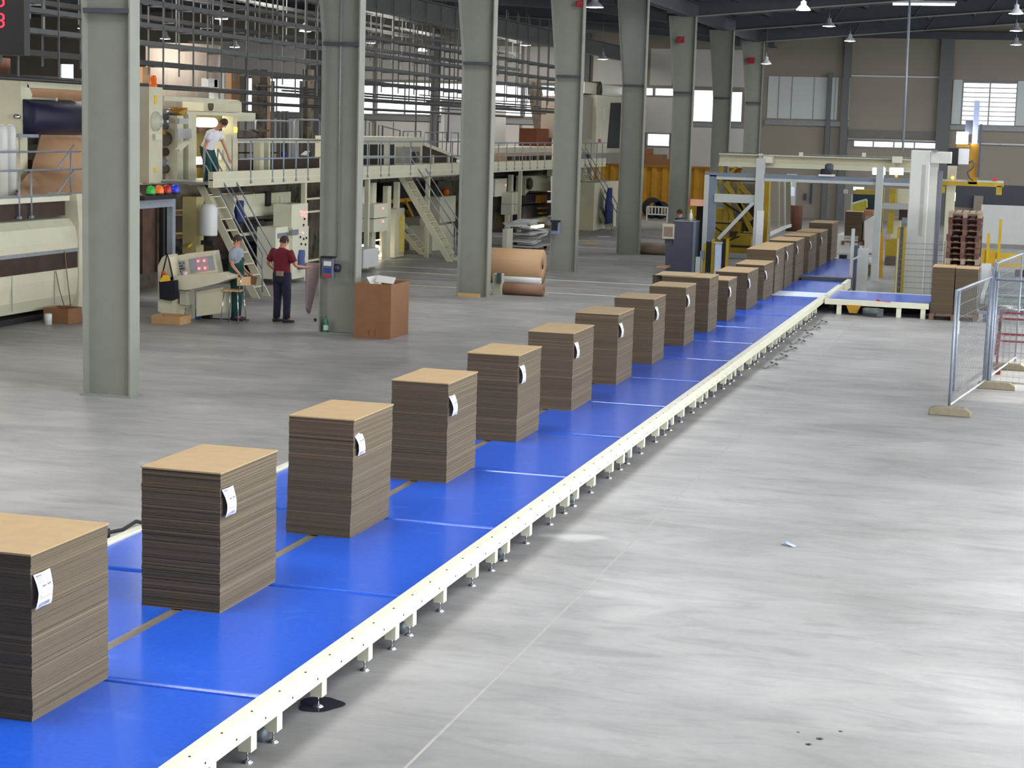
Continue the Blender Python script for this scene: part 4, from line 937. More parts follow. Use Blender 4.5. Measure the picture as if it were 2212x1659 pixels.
# fourth to fifth column: tall press cabin and cream wall
o = thing('press_cabin', 'tall cream machine cabin with a dark doorway left of the fifth column', 'machine cabin', (-20.3, 79, 2.6))
mb = MB(); xb(mb, 1288, 208, 1348, 330, -20.2, 2.2); mb.build('cabin_body', M_CREAM, o)
mb = MB(); xb(mb, 1258, 210, 1290, 300, -20.4, 2.0); mb.build('side_wing', mat('taupe_panel', srgb(150, 140, 126), .6, 0, .05, 2), o)
mb = MB(); mb.prism([at(1320, 222, x=-20.18), at(1342, 222, x=-20.18), at(1338, 320, x=-20.18), at(1312, 320, x=-20.18)], (-.05, 0, 0)); mb.build('dark_doorway', M_DARK, o)
a = at(1284, 195, x=-20.8); mb = MB(); mb.lathe(tuple(a), [(.42, -.1), (.42, .3), (.2, .32), (0, .2)], 20, (1, 0, 0)); mb.build('fan_housing', M_IND, o)
mb = MB(); xb(mb, 1302, 232, 1308, 258, -20.15, .08); mb.build('window_strip', M_WHITE, o)
mb = MB(); xb(mb, 1295, 300, 1299, 308, -20.15, .06); mb.build('red_tag', M_RED, o)
mb = MB(); xb(mb, 1262, 182, 1345, 206, -20.6, 1.0); mb.build('roof_unit', M_CREAM, o)
mb = MB(); xb(mb, 1158, 278, 1192, 316, -22, .8); tag(mb.build('rust_brown_box', mat('rust_brown', srgb(120, 66, 34), .7, 0, .15, 2)), 'rust brown box on the machine left of the fourth column', 'box')
mb = MB(); a, b = at(1152, 172, y=84), at(1170, 285, y=84); mb.bar(a, b, .55, .5); tag(mb.build('leaning_flue', M_IND), 'dark leaning flue rising to the roof left of the fourth column', 'duct')
mb = MB(); mb.box(-18.6, -17.3, 73.5, 78, 0, 1.95); tag(mb.build('cream_enclosure', M_CREAM), 'cream machine enclosure wall with a jacket on it, left of the fifth column', 'machine enclosure')
o = thing('folder_unit', 'cluttered cream machine parts above the far enclosure wall', 'machine unit', (-18.6, 75, 1.95))
for k in range(10):
    rnd = random.Random(k); mb = MB(); y = 71.5+k*.7; mb.rbox((-18.6+rnd.uniform(-.3, .2), y, 2.15+rnd.uniform(-.05, .3)), (.5, .4+rnd.random()*.4, .2+rnd.random()*.3), rx=rnd.uniform(-.4, .4)); mb.build('machine_part', [M_CREAM, M_IND, M_GALV][k % 3], o)
# ochre container with brown bales on top, seen between the far columns
t = thing('ochre_container', 'ochre corrugated container standing before the back wall, behind the fifth and sixth columns', 'container', (-17, 88, 0))
mb = MB(); y = 88.0; pts = []; x = -21.5; k = 0
while x < -13.6: pts += [(x, y+(.12 if k % 2 else 0)), (x+.16, y+(.12 if k % 2 else 0))]; x += .26; k += 1
mb.prism([(a, b, .1) for a, b in pts]+[(-13.5, y+2.2, .1), (-21.5, y+2.2, .1)], (0, 0, 2.35)); mb.build('corrugated_body', M_OCH, t)
mb = MB(); mb.box(-21.6, -13.4, y-.06, y+.04, 2.4, 2.5); mb.box(-21.6, -13.4, y-.06, y+.04, 0, .12); mb.build('frame_rail', mat('brown_ochre', srgb(150, 96, 20), .6), t)
for k, (x0, x1, z0, z1) in enumerate(((-18.9, -17.4, 2.5, 3.0), (-18.9, -18.1, 3.0, 3.28), (-17.4, -16.9, 2.5, 2.8))):
    tag(MB().box(x0, x1, 88.3, 89.3, z0, z1).build('brown_bale', M_KR2), ['large brown bale on the ochre container', 'upper small brown bale on the ochre container', 'lower small brown bale on the ochre container'][k], 'bale', 'brown bales on the ochre container')
mb = MB(); 
for k in range(6): a = at(1402+7*k, 447, y=84); mb.bar(a, (a.x, 84, a.z-.35), .05)
a, b = at(1398, 446, y=84), at(1442, 448, y=84); mb.bar(a, b, .06); mb.bar((a.x, 84, a.z-.35), (b.x, 84, b.z-.35), .06); mb.bar((a.x, 84, a.z), (a.x, 84, 0), .06); mb.bar((b.x, 84, b.z), (b.x, 84, 0), .06)
tag(mb.build('white_barrier', M_WHITE), 'low white barrier in front of the ochre container', 'barrier')
for k, (u, v, r) in enumerate(((1410, 433, .5), (1428, 437, .42))):
    a = at(u, v, y=86); mb = MB(); mb.lathe((a.x, 86, r), [(r*.5, -.1), (r, -.1), (r, .12), (r*.5, .12)], 18, (0, 1, 0)); tag(mb.build('spare_wheel', M_RUB), 'black tyre leaning before the ochre container, '+['left', 'right'][k]+' one', 'tyre')
# ---------------------------------------------------------------- overhead service racks, lamps, display
M_TRAY = mat('grey_cable_tray', srgb(98, 100, 100), .55, .1, .1, 5)
M_PIPE = mat('dark_pipe', srgb(62, 62, 62), .5, .2, .1, 4)
def rack(x, y0, y1, zs, step, ztop, label, zb=None):
    t = thing('service_rack', label, 'overhead rack', (x, (y0+y1)/2, min(zs)), 'overhead service racks of the left hall')
    for i, z in enumerate(zs):
        mb = MB()
        if i == 0: mb.tube([(x, y0, z), (x, y1, z)], .045, 8); mb.tube([(x-.35, y0, z+.06), (x-.35, y1, z+.06)], .03, 8)
        elif i == 1: mb.box(x-.06, x, y0, y1, z-.055, z+.055); mb.tube([(x-.3, y0, z-.02), (x-.3, y1, z-.02)], .035, 8)
        else: mb.box(x-.03, x, y0, y1, z-.05, z+.05); mb.box(x-.4, x-.37, y0, y1, z-.04, z+.06)
        mb.build('pipe_run' if i == 0 else 'cable_tray', M_PIPE if i < 2 else M_TRAY, t)
        if i >= 2:
            mb = MB(); y = y0
            while y < y1: mb.box(x-.38, x-.02, y-.015, y+.015, z-.04, z-.01); y += .45
            o = mb.build('tray_rungs', M_TRAY, t); o['kind'] = 'stuff'
    y = y0+.4
    while y < y1:
        mb = MB(); mb.box(x-.015, x+.015, y-.02, y+.02, min(zs) if zb is None else zb, ztop); mb.box(x-.40, x-.37, y-.02, y+.02, min(zs)+.3, ztop)
        for z in zs[1:]: mb.box(x-.4, x, y-.015, y+.015, z-.08, z-.05)
        mb.build('hanger', M_TRAY, t); y += step
    return t
rack(-20.0, 31.5, 81, [4.80, 5.35, 5.80, 6.22, 6.75], 1.62, 8.6, 'nearest long overhead rack of pipes and cable trays above the cream machine')
rack(-23.5, 33, 84, [6.1, 6.8, 7.5, 8.1], 2.4, 8.9, 'overhead rack of trays further left, behind the nearest one')
rack(-28.0, 36, 88, [7.0, 7.8, 8.4], 3.0, 9.2, 'overhead rack of trays farthest left, under the roof')
mb = MB(); mb.box(-20.2, -20.0, 40, YB-.2, 7.56, 7.66); mb.box(-20.12, -20.08, 40, YB-.2, 7.66, 8.2); mb.box(-20.3, -19.9, 40, YB-.2, 8.2, 8.24)
tag(mb.build('crane_beam', M_TRAY), 'pale long steel beam high above the overhead racks in the left hall', 'beam')
for k, (x, z, r, lab) in enumerate(((-21.2, 4.98, .03, 'thin dark pipe running just above the lowest rack pipes, right one'), (-22.0, 5.1, .035, 'thin dark pipe running in front of the long window, left one'), (-22.8, 4.6, .05, 'dark pipe low in front of the long window'))):
    tag(MB().tube([(x, 50, z), (x, 82, z)], r, 8).build('pipe', M_PIPE), lab, 'pipe')
t = thing('window_pipework', 'tangle of thin pipes and hangers crossing before the windows beside the third column', 'pipework', (-23, 76, 4.5))
for k in range(3):
    z = 4.75+.25*k; x = -22.5-.3*k
    MB().tube([(x, 68, z), (x, 79, z), (x+1.5, 79.4, z)], .025, 6).build('pipe', M_PIPE, t)
for k in range(5): MB().box(-23.6, -23.55, 69+2.1*k, 69.06+2.1*k, 3.4, 8.6).build('hanger', M_PIPE, t)
MB().tube([at(545, 183, x=-21.6), at(573, 184, x=-21.6)], .11, 12).build('stub_pipe', M_PIPE, t) if False else None
# thin posts in front of the long window (left of second column)
t = thing('window_post_row', 'row of thin grey posts before the long window left of the second column', 'posts', (-25, 60, 2.6))
for u in (589, 602, 612, 620, 651):
    mb = MB(); xb(mb, u, 175 if u in (589, 651) else 240, u+4, 300, -25, .08); zz = max(p[2] for p in mb.v); mb.v = [(p[0], p[1], zz if p[2] > 4.2 else 0) for p in mb.v]; mb.build('post', M_TRAY, t)
M_SHADE = mat('lamp_reflector', srgb(206, 208, 214), .35, .2, .05, 8)
M_DISC = mat('lamp_glow', (1, 1, 1), emit=(.93, .95, 1), estr=26)
def high_bay(x, y, z, label, r=.27, ztop=None, group='round high-bay lamps'):
    t = thing('high_bay_lamp', label, 'hanging lamp', (x, y, z), group)
    MB().lathe((x, y, z), [(r, 0), (r*.96, .03), (r*.62, .13), (r*.38, .18), (r*.36, .30), (.02, .34), (0, .54)], 22).build('reflector', M_SHADE, t)
    MB().lathe((x, y, z+.012), [(0, 0), (r*.94, 0), (r*.94, -.01), (0, -.035)], 22).build('glowing_lens', M_DISC, t)
    MB().tube([(x, y, z+.54), (x, y, ztop or RZ(x)-.02)], .012, 6).build('suspension_rod', M_TRAY, t)
    return t
for x, y, z, lab in ((-8.19, 66, 8.5, 'upper left one of the high-bay lamps in the right hall, above the overhead frame'), (-8.3, 75.4, 8.5, 'middle one of the three lamps in the left row of the right hall'), (-8.55, 86.7, 8.5, 'lowest of the three lamps in the left row, before the back wall'),
    (-.94, 66.7, 8.5, 'topmost of the three lamps at the right edge of the photo'), (-1.04, 76.9, 8.5, 'middle one of the three lamps at the right edge of the photo'), (-1.15, 87.8, 8.5, 'lowest of the three lamps at the right edge of the photo')):
    high_bay(x, y, z, lab, .26)
for (u, v), z, lab in (((1284, 16), 8.0, 'big bright lamp between the fourth and fifth columns near the photo top'), ((1302, 128), 7.3, 'small double-bright lamp between the fourth and fifth columns'), ((1135, 98), 7.6, 'lamp between the third and fourth columns'),
    ((1655, 138), 7.3, 'small lamp at the right side of the farthest column'), ((357, 84), 7.6, 'lamp in the left hall just right of the first column'), ((507, 102), 7.4, 'lamp in the left hall above the long overhead pipe'), ((478, 41), 7.6, 'lamp in the left hall near the photo top, left of the second column'),
    ((180, 62), 7.6, 'lamp half hidden behind the left edge of the first column'), ((659, 68), 7.6, 'lamp in the left hall just left of the second column'), ((802, 93), 7.6, 'small lamp right of the second column'), ((912, 110), 7.6, 'small lamp midway between the second and third columns')):
    p = at(u, v, z=z)
    if p.y > 91: p = at(u, v, y=90.5)
    high_bay(p.x, p.y, p.z, lab, .24 if v > 20 else .3)
t = thing('fluorescent_lamp', 'long thin tube lamp under the roof at top right', 'tube lamp', (-4.3, 69.7, 8.9))
MB().tube([(-5.38, 69.7, 9.0), (-3.16, 69.7, 9.0)], .035, 8).build('tube', M_WHITEL, t)
MB().box(-5.45, -3.1, 69.65, 69.75, 9.05, 9.12).build('housing', M_SHADE, t)
MB().tube([(-4.8, 69.7, 9.12), (-4.8, 69.7, 9.7)], .012, 6).build('suspension_rod', M_TRAY, t)
MB().tube([(-3.7, 69.7, 9.12), (-3.7, 69.7, 9.7)], .012, 6).build('suspension_rod', M_TRAY, t)
# thin hanging pole down to the overhead frame
a, b = at(1965, 0, y=56), at(1950, 327, y=56)
tag(MB().tube([(a.x, 56, 8.9), (b.x, 56, b.z)], .035, 8).build('hanging_pole', mat('pole_grey', srgb(150, 158, 168), .4, .2)), 'thin pale vertical pole hanging from the roof at upper right', 'pole')
# red square signs on columns
def sign(u0, v0, u1, v1, y, label):
    mb = MB(); yb(mb, u0, v0, u1, v1, y-.04, .012); t = tag(mb.build('red_sign', M_REDS), label, 'sign')
    xa, xb_, za, zb = at(u0, v0, y=y-.04).x, at(u1, v0, y=y-.04).x, at(u0, v1, y=y-.04).z, at(u0, v0, y=y-.04).z
    w_ = xb_-xa; h_ = zb-za; m2 = MB()
    m2.bar((xa+w_*.25, y-.045, za+h_*.25), (xa+w_*.6, y-.045, za+h_*.8), w_*.09, .005); m2.bar((xa+w_*.55, y-.045, za+h_*.75), (xa+w_*.8, y-.045, za+h_*.72), w_*.08, .005)
    m2.build('pale_symbol', mat('sign_white', srgb(200, 120, 120), .5), t)
    return t
M_REDS = mat('red_sign_paint', srgb(150, 36, 44), .5, 0, .04, 4)
sign(1243, 2, 1260, 15, 51.25, 'red square sign high on the fourth column, at the photo top')
sign(1462, 79, 1478, 93, 69.0, 'red square sign near the top of the sixth column')
sign(1614, 124, 1630, 137, 87.0, 'dull red square sign high on the eighth column')
# LED display at the upper left corner
p0, p1 = at(-60, 60, y=26.5), at(52, 60, y=26.5); z0, z1 = at(20, 119, y=26.5).z, 6.5
t = thing('led_display', 'black hanging display board with red glowing digits at the upper left corner', 'display board', (p1.x-.4, 26.5, z0))
MB().box(p1.x-.95, p1.x, 26.5, 26.68, z0, z1).build('board', mat('display_black', srgb(14, 14, 22), .4), t)
MB().tube([(p1.x-.3, 26.6, z1-.1), (p1.x-.3, 26.6, 8.9)], .03, 8).build('suspension_rod', M_TRAY, t)
M_LED = mat('red_led', (1, .05, .08), emit=(1, .03, .06), estr=2.2)
def seg3(mb, x, z, w, h, y, r):
    pts = [(x, z+h), (x+w*.75, z+h), (x+w, z+h*.88), (x+w, z+h*.62), (x+w*.75, z+h*.5), (x+w, z+h*.38), (x+w, z+h*.12), (x+w*.75, z), (x, z)]
    mb.tube([(a, y, b) for a, b in pts], r, 6); mb.tube([(x+w*.3, y, z+h*.5), (x+w*.75, y, z+h*.5)], r, 6)
for va, vb in ((-18, 13), (30, 58)):
    a, b = at(-5, vb, y=26.48), at(7, va, y=26.48); mb = MB(); seg3(mb, b.x-.15, a.z, .15, b.z-a.z, 26.49, .016); mb.build('digit', M_LED, t, label='red glowing figure 3')
# switch boxes on columns
t = thing('switch_box', 'grey and blue socket box with a cable drum knob on the second column', 'switch box', (-13.1, 33.2, 1.1))
p0, p1 = at(694, 600, y=33.2), at(720, 557, y=33.2)
MB().cbox(p0.x, p1.x, 33.2, 33.34, p0.z, p1.z, .02).build('box_body', mat('box_grey', srgb(92, 98, 112), .5), t)
mb = MB(); mb.box(p0.x+.06, p1.x-.05, 33.185, 33.2, p0.z+.10, p0.z+.2); mb.build('blue_socket', mat('socket_blue', srgb(40, 60, 140), .5), t)
mb = MB(); mb.box(p0.x+.04, p1.x-.06, 33.185, 33.2, p0.z+.02, p0.z+.07); mb.build('red_socket', M_RED, t)
mb = MB(); mb.box(p0.x+.05, p1.x-.04, 33.185, 33.2, p0.z+.24, p0.z+.33); mb.build('window_strip', M_WHITE, t)
mb = MB(); mb.box(p0.x-.01, p1.x+.01, 33.16, 33.34, p1.z-.01, p1.z+.02); mb.build('hood', M_DARK, t)
mb = MB(); mb.lathe((p1.x+.05, 33.3, p0.z+.2), [(0, -.05), (.08, -.05), (.08, .05), (0, .05)], 14, (1, 0, 0)); mb.build('knob', mat('box_knob_blue', srgb(40, 44, 72), .5), t)
t = thing('switch_box', 'small dark switch box with pale rim on the fourth column', 'switch box', (-13.1, 51.1, 1.4))
p0, p1 = at(1189, 505, y=51.1), at(1208, 478, y=51.1)
MB().cbox(p0.x, p1.x, 51.1, 51.24, p0.z, p1.z, .02).build('box_body', mat('box_pale_blue', srgb(120, 130, 160), .5), t); MB().box(p0.x+.03, p1.x-.04, 51.08, 51.1, p0.z+.1, p1.z-.04).build('dark_face', M_DARK, t)
MB().box(p0.x-.01, p1.x+.01, 51.06, 51.24, p1.z-.03, p1.z+.02).build('hood', M_DARK, t)
# ---------------------------------------------------------------- people
M_SKIN = mat('skin', srgb(196, 140, 112), .55, 0, .04, 8)
M_HAIR = mat('dark_hair', srgb(66, 48, 38), .8, 0, .3, 40)
def loft(mb, rings, n=16):
    vs = []; fs = []
    for c, a, b in rings:
        c, a, b = Vector(c), Vector(a), Vector(b)
        vs += [c+a*math.cos(2*math.pi*k/n)+b*math.sin(2*math.pi*k/n) for k in range(n)]
    for i in range(len(rings)-1): fs += [(i*n+k, i*n+(k+1) % n, (i+1)*n+(k+1) % n, (i+1)*n+k) for k in range(n)]
    mb.add(vs, fs, True); m0 = len(mb.v)-len(vs)
    mb.f += [tuple(m0+k for k in range(n)), tuple(m0+(len(rings)-1)*n+k for k in range(n))]; mb.sm += [True, True]
    return mb
def skinned(name, nodes, edges, radii, material, parent, root=0, lvl=1):
    org = Vector(parent['_o']); bm = bmesh.new(); lay = bm.verts.layers.skin.verify(); V = []
    for i, p in enumerate(nodes):
        v = bm.verts.new(Vector(p)-org); v[lay].radius = (radii[i], radii[i]); v[lay].use_root = (i == root); V.append(v)
    for a, b in edges: bm.edges.new((V[a], V[b]))
    me = bpy.data.meshes.new(name); bm.to_mesh(me); bm.free(); me.materials.append(material)
    o = bpy.data.objects.new(name, me); COL.objects.link(o); o.parent = parent; o['_o'] = tuple(org)
    sk = o.modifiers.new('skin', 'SKIN'); sk.use_smooth_shade = True
    ss = o.modifiers.new('smooth', 'SUBSURF'); ss.levels = lvl; ss.render_levels = lvl
    return o
def person(label, J, face, shirt, trousers, shoe, hair=M_HAIR, sleeve=.55, bib=None, belt=None, bulk=1.18):
    """J: dict of world joints; face: horizontal direction the head looks"""
    t = thing('person', label, 'person', (J['pel'].x, J['pel'].y, min(J['anl'].z, J['anr'].z)-.08))
    F = Vector(face).normalized(); spine = (J['neck']-J['pel']).normalized()
    R_ = (J['shr']-J['shl']).normalized(); D = spine.cross(R_).normalized()          # chest depth axis
    nodes = []; rad = []; edges = []
    def nd(p, r, par=None):
        nodes.append(Vector(p)); rad.append(r)
        if par is not None: edges.append((par, len(nodes)-1))
        return len(nodes)-1
    pel = nd(J['pel'], .10); wa = nd(J['pel'].lerp(J['neck'], .35), .095, pel); ch = nd(J['pel'].lerp(J['neck'], .72), .115, wa)
    nk = nd(J['neck'], .055, ch); hb = nd(J['head']-(J['head']-J['neck']).normalized()*.045, .068, nk); hc = nd(J['head']+(J['head']-J['neck']).normalized()*.03, .088, hb); ht = nd(J['head']+(J['head']-J['neck']).normalized()*.085, .055, hc)
    for s in 'lr':
        sh = nd(J['sh'+s], .055, ch); el = nd(J['el'+s], .040, sh); wr = nd(J['wr'+s], .027, el)
        hd = (J['ha'+s]-J['wr'+s]).normalized(); pm = nd(J['wr'+s]+hd*.055, .032, wr); kn = nd(J['wr'+s]+hd*.085, .026, pm)
        side = hd.cross(F if abs(hd.dot(F)) < .9 else Vector((0, 0, 1))).normalized()
        curl = hd.cross(side).normalized()
        for f in range(4):
            o = (f-1.5)*.019; L = (.066, .078, .072, .056)[f]
            a = nd(J['wr'+s]+hd*.10+side*o, .0095, kn); b = nd(J['wr'+s]+hd*(.10+L*.55)+side*o*1.1+curl*.008, .0085, a); nd(J['wr'+s]+hd*(.10+L*.9)+side*o*1.1+curl*.028, .0075, b)
        a = nd(J['wr'+s]+hd*.045+side*.036, .011, pm); nd(J['wr'+s]+hd*.085+side*.052+curl*.012, .009, a)
        hp = nd(J['hi'+s], .085, pel); k_ = nd(J['kn'+s], .058, hp); an = nd(J['an'+s], .040, k_); nd(J['an'+s]+Vector((F.x*.14, F.y*.14, -.045)) if ('toe'+s) not in J else J['toe'+s], .032, an)
    skinned('body', nodes, edges, rad, M_SKIN, t)
    up = (J['head']-J['neck']).normalized(); Rh = F.cross(Vector((0, 0, 1))).normalized(); Fh = up.cross(Rh)*-1 if up.cross(Rh).dot(F) < 0 else up.cross(Rh); Fh.normalize()
    hc_ = J['head']
    # face features
    for sgn in (-1, 1):
        MB().sphere(hc_+Fh*.083+Rh*sgn*.032+up*.022, .011, 8).build('eye', mat('eye_dark', srgb(40, 30, 28), .3), t)
        MB().sphere(hc_+Rh*sgn*.085+up*.0, .024, 8, (.5, .8, 1.2)).build('ear', M_SKIN, t)
    mb = MB(); mb.prism([hc_+Fh*.082+up*.025, hc_+Fh*.115-up*.012, hc_+Fh*.084-up*.018], Rh*.012); mb.prism([hc_+Fh*.082+up*.025, hc_+Fh*.115-up*.012, hc_+Fh*.084-up*.018], Rh*-.012); mb.build('nose', M_SKIN, t)
    MB().rbox(hc_+Fh*.084-up*.042, (.035, .012, .008), math.atan2(Rh.y, Rh.x)).build('mouth', mat('lips', srgb(150, 84, 76), .5), t)
    # hair cap: upper back of the head
    mb = MB(); vs = []; fs = []; n = 14; m = 7
    for i in range(m+1):
        ph = math.pi*.66*i/m
        for k in range(n):
            th = 2*math.pi*k/n; front = math.cos(th)
            p2 = ph*(1-.36*max(0, front))
            vs.append(hc_-Fh*.008+up*(.022+.112*math.cos(p2))+Fh*((.098+.004*math.sin(5*th))*math.sin(p2)*math.cos(th))+Rh*(.091*math.sin(p2)*math.sin(th)))
    for i in range(m): fs += [(i*n+k, i*n+(k+1) % n, (i+1)*n+(k+1) % n, (i+1)*n+k) for k in range(n)]
    mb.add(vs, fs, True); mb.build('hair', hair, t)
    # shirt
    def ring(q, w_, d_, off=0):
        k = bulk if q < .97 else 1.0
        return (J['pel'].lerp(J['neck'], q)+D*off, R_*w_*k, D*d_*k)
    mb = MB(); loft(mb, [ring(-.06, .175, .125), ring(.1, .168, .12), ring(.35, .160, .115), ring(.6, .182, .125), ring(.8, .195, .118), ring(.93, .165, .095), ring(1.0, .075, .07), ring(1.04, .062, .06)])
    for s in 'lr':
        a, b, c = J['sh'+s], J['el'+s], J['wr'+s]; L = []
        if sleeve <= 1: pts = [(a.lerp(b, -.12), .062), (a, .072), (a.lerp(b, sleeve*.6), .064), (a.lerp(b, sleeve), .062)]
        else: pts = [(a.lerp(b, -.12), .062), (a, .070), (a.lerp(b, .6), .058), (b, .055), (b.lerp(c, sleeve-1), .045)]
        mb.tube([p for p, r in pts], [r*bulk for p, r in pts], 12)
    mb.build('shirt', shirt, t)
    # trousers
    mb = MB(); loft(mb, [ring(.10, .172, .125), ring(0, .182, .132), (J['pel'].lerp((J['hil']+J['hir'])/2, .7)-Vector((0, 0, .05)), R_*.18*bulk, D*.13*bulk), ((J['hil']+J['hir'])/2-Vector((0, 0, .10)), R_*.155*bulk, D*.12*bulk)])
    for s in 'lr':
        a, b, c = J['hi'+s], J['kn'+s], J['an'+s]
        mb.tube([a+Vector((0, 0, .03)), a.lerp(b, .3), b.lerp(a, .1), b.lerp(c, .15), b.lerp(c, .55), c.lerp(b, .02)], [r*(.5+bulk*.5)*1.04 for r in (.10, .095, .078, .072, .068, .064)], 12)
    if bib is not None:
        loft(mb, [ring(.08, .176, .130), ring(.35, .166, .122), ring(.62, .14, .131)])
    mb.build('trousers', trousers, t)
    for s in 'lr':
        a = J['an'+s]; d = (Vector((F.x, F.y, 0)).normalized() if ('toe'+s) not in J else (J['toe'+s]-a).normalized()*1.0); d.z = 0; d.normalize(); r = d.cross(Vector((0, 0, 1)))
        z = a.z-.085; mb = MB(); c0 = Vector((a.x, a.y, z))
        loft(mb, [(c0-d*.085+Vector((0, 0, .04)), r*.030, Vector((0, 0, .035))), (c0-d*.06+Vector((0, 0, .05)), r*.042, Vector((0, 0, .05))), (c0+Vector((0, 0, .055)), r*.045, Vector((0, 0, .055))), (c0+d*.08+Vector((0, 0, .04)), r*.05, Vector((0, 0, .04))), (c0+d*.15+Vector((0, 0, .03)), r*.046, Vector((0, 0, .03))), (c0+d*.185+Vector((0, 0, .022)), r*.026, Vector((0, 0, .02)))], 12)
        mb.build('shoe', shoe, t)
    return t
def standing(base, yaw, h=1.74, over=None, stance=.11):
    k = h/1.74; F = Vector((math.sin(yaw), math.cos(yaw), 0)); R2 = Vector((math.cos(yaw), -math.sin(yaw), 0)); B = Vector(base)
    P = lambda r, f, z: B+R2*r*k+F*f*k+Vector((0, 0, z*k))
    J = dict(pel=P(0, 0, .97), neck=P(0, -.01, 1.49), head=P(0, .02, 1.62))
    for s, g in (('l', -1), ('r', 1)):
        J['sh'+s] = P(g*.20, -.01, 1.42); J['el'+s] = P(g*.28, -.03, 1.13); J['wr'+s] = P(g*.25, .06, .88); J['ha'+s] = P(g*.245, .09, .74)
        J['hi'+s] = P(g*.09, 0, .90); J['kn'+s] = P(g*stance, .02, .50); J['an'+s] = P(g*(stance+.01), 0, .09)
    if over:
        for kk, v in over.items(): J[kk] = P(*v)
    return J, F
C_MAR = mat('maroon_shirt', srgb(112, 24, 40), .85, 0, .12, 14); C_NAVY = mat('navy_trousers', srgb(32, 34, 58), .85, 0, .12, 14)
C_GRT = mat('grey_tshirt', srgb(150, 158, 172), .85, 0, .08, 14); C_GRN = mat('dark_green_overalls', srgb(24, 70, 66), .85, 0, .12, 14); C_WHT = mat('white_tshirt', srgb(222, 222, 226), .85, 0, .04, 14)
C_SHOE = mat('dark_shoe', srgb(34, 36, 50), .6, 0, .1, 14)
g = at(608, 697, z=0)
J, F = standing(g, .30, 1.78, dict(ell=(-.38, .0, 1.17), wrl=(-.33, .22, 1.0), hal=(-.30, .34, .95), elr=(.30, .06, 1.15), wrr=(.36, .30, 1.12), har=(.40, .42, 1.14), head=(.02, .03, 1.62)), stance=.12)
t1 = person('man in a maroon shirt seen from behind, holding a large grey sheet', J, (.55, .83, -.05), C_MAR, C_NAVY, C_SHOE, sleeve=.7)
b = J['pel']; Rr = (J['shr']-J['shl']).normalized(); Bk = Vector((F.x, F.y, 0))*-1
MB().rbox(b+Bk*.14+Rr*.06+Vector((0, 0, .03)), (.15, .06, .10), math.atan2(Rr.y, Rr.x)).build('belt_pouch', mat('tan_pouch', srgb(150, 132, 112), .7), t1)
# the sheet he holds
mb = MB(); vs = []; fs = []; p0 = J['har']; n = 8; m = 8
for i in range(m+1):
    q = i/m
    for k in range(n+1):
        s = k/n; an = -1.0+1.5*s
        wv = .30*(1-q*.75)
        vs.append(p0+Vector((.02+wv*math.sin(an)*.9-.10*q, .05+wv*math.cos(an)*.9, .05-1.05*q*(.82+.18*math.cos(an)))))
for i in range(m):
    for k in range(n): a = i*(n+1)+k; fs.append((a, a+1, a+n+2, a+n+1))
mb.add(vs, fs, True); sh = tag(mb.build('curved_sheet', mat('mauve_grey_sheet', srgb(150, 130, 128), .6)), 'large curved grey sheet held by the man in the maroon shirt', 'sheet'); sh.modifiers.new('thickness', 'SOLIDIFY').thickness = .003
g2 = at(510, 692, z=0)
J, F = standing(g2, 1.45, 1.76, dict(elr=(.23, -.02, 1.14), wrr=(.20, .16, .93), har=(.18, .26, .86), ell=(-.23, -.02, 1.14), wrl=(-.18, .2, .95), hal=(-.16, .3, .90)), stance=.09)
t2 = person('man in a grey t-shirt and dark green overalls, in profile at the control desk', J, (1, .12, 0), C_GRT, C_GRN, C_SHOE, sleeve=.65, bib=1)
MB().tube([J['har']+Vector((.0, -.1, .02)), J['har']+Vector((.12, -.1, .0)), J['har']+Vector((.26, -.05, .08))], [.05, .07, .05], 10).build('x', M_KR) if False else None
mb = MB(); c = J['har']+Vector((.10, -.02, .0)); mb.rbox(c, (.24, .10, .16), .1, 0, .2); tag(mb.build('brown_bundle', mat('brown_bundle', srgb(120, 84, 58), .8, 0, .15, 9)), 'brown bundle held at waist height by the man in green overalls', 'bundle')
# man on the ladder top
yl = 39.45
V = lambda u, v, y=yl: at(u, v, y=y)
ank = V(452, 398); zf = ank.z
J = dict(pel=V(446, 322), neck=V(466, 281), head=V(482, 267))
hipw = Vector((.02, .09, 0)); shw = Vector((.03, .19, 0))
J['hil'] = V(448, 329)+hipw; J['hir'] = V(448, 329)-hipw; J['shl'] = V(463, 288)+shw; J['shr'] = V(463, 288)-shw
J['knl'] = V(461, 360)+hipw; J['knr'] = V(456, 362)-hipw; J['anl'] = V(458, 396)+hipw; J['anr'] = V(450, 398)-hipw
J['elr'] = V(454, 318)-shw*1.1; J['wrr'] = V(455, 343)-shw*1.5; J['har'] = V(456, 353)-shw*1.6; J['ell'] = V(474, 315)+shw*1.1; J['wrl'] = V(479, 338)+shw*1.5; J['hal'] = V(482, 348)+shw*1.6
for s in 'lr': J['toe'+s] = J['an'+s]+Vector((.13, 0, -.04))
person('man in a white t-shirt bending forward at the top of the ladder', J, (.8, -.1, -.62), C_WHT, C_GRN, C_SHOE, sleeve=.5)
# fourth man, mostly hidden by the dark cabinet
g4 = at(1475, 560, z=0); g4.y = 57.0; g4.x = at(1469, 470, y=57).x
J, F = standing((g4.x, 57.0, 0), -1.3, 1.70)
person('man in a dark teal top mostly hidden behind the dark slate cabinet', J, (-1, .2, -.1), mat('teal_top', srgb(26, 60, 66), .85), C_NAVY, C_SHOE, sleeve=1.6)

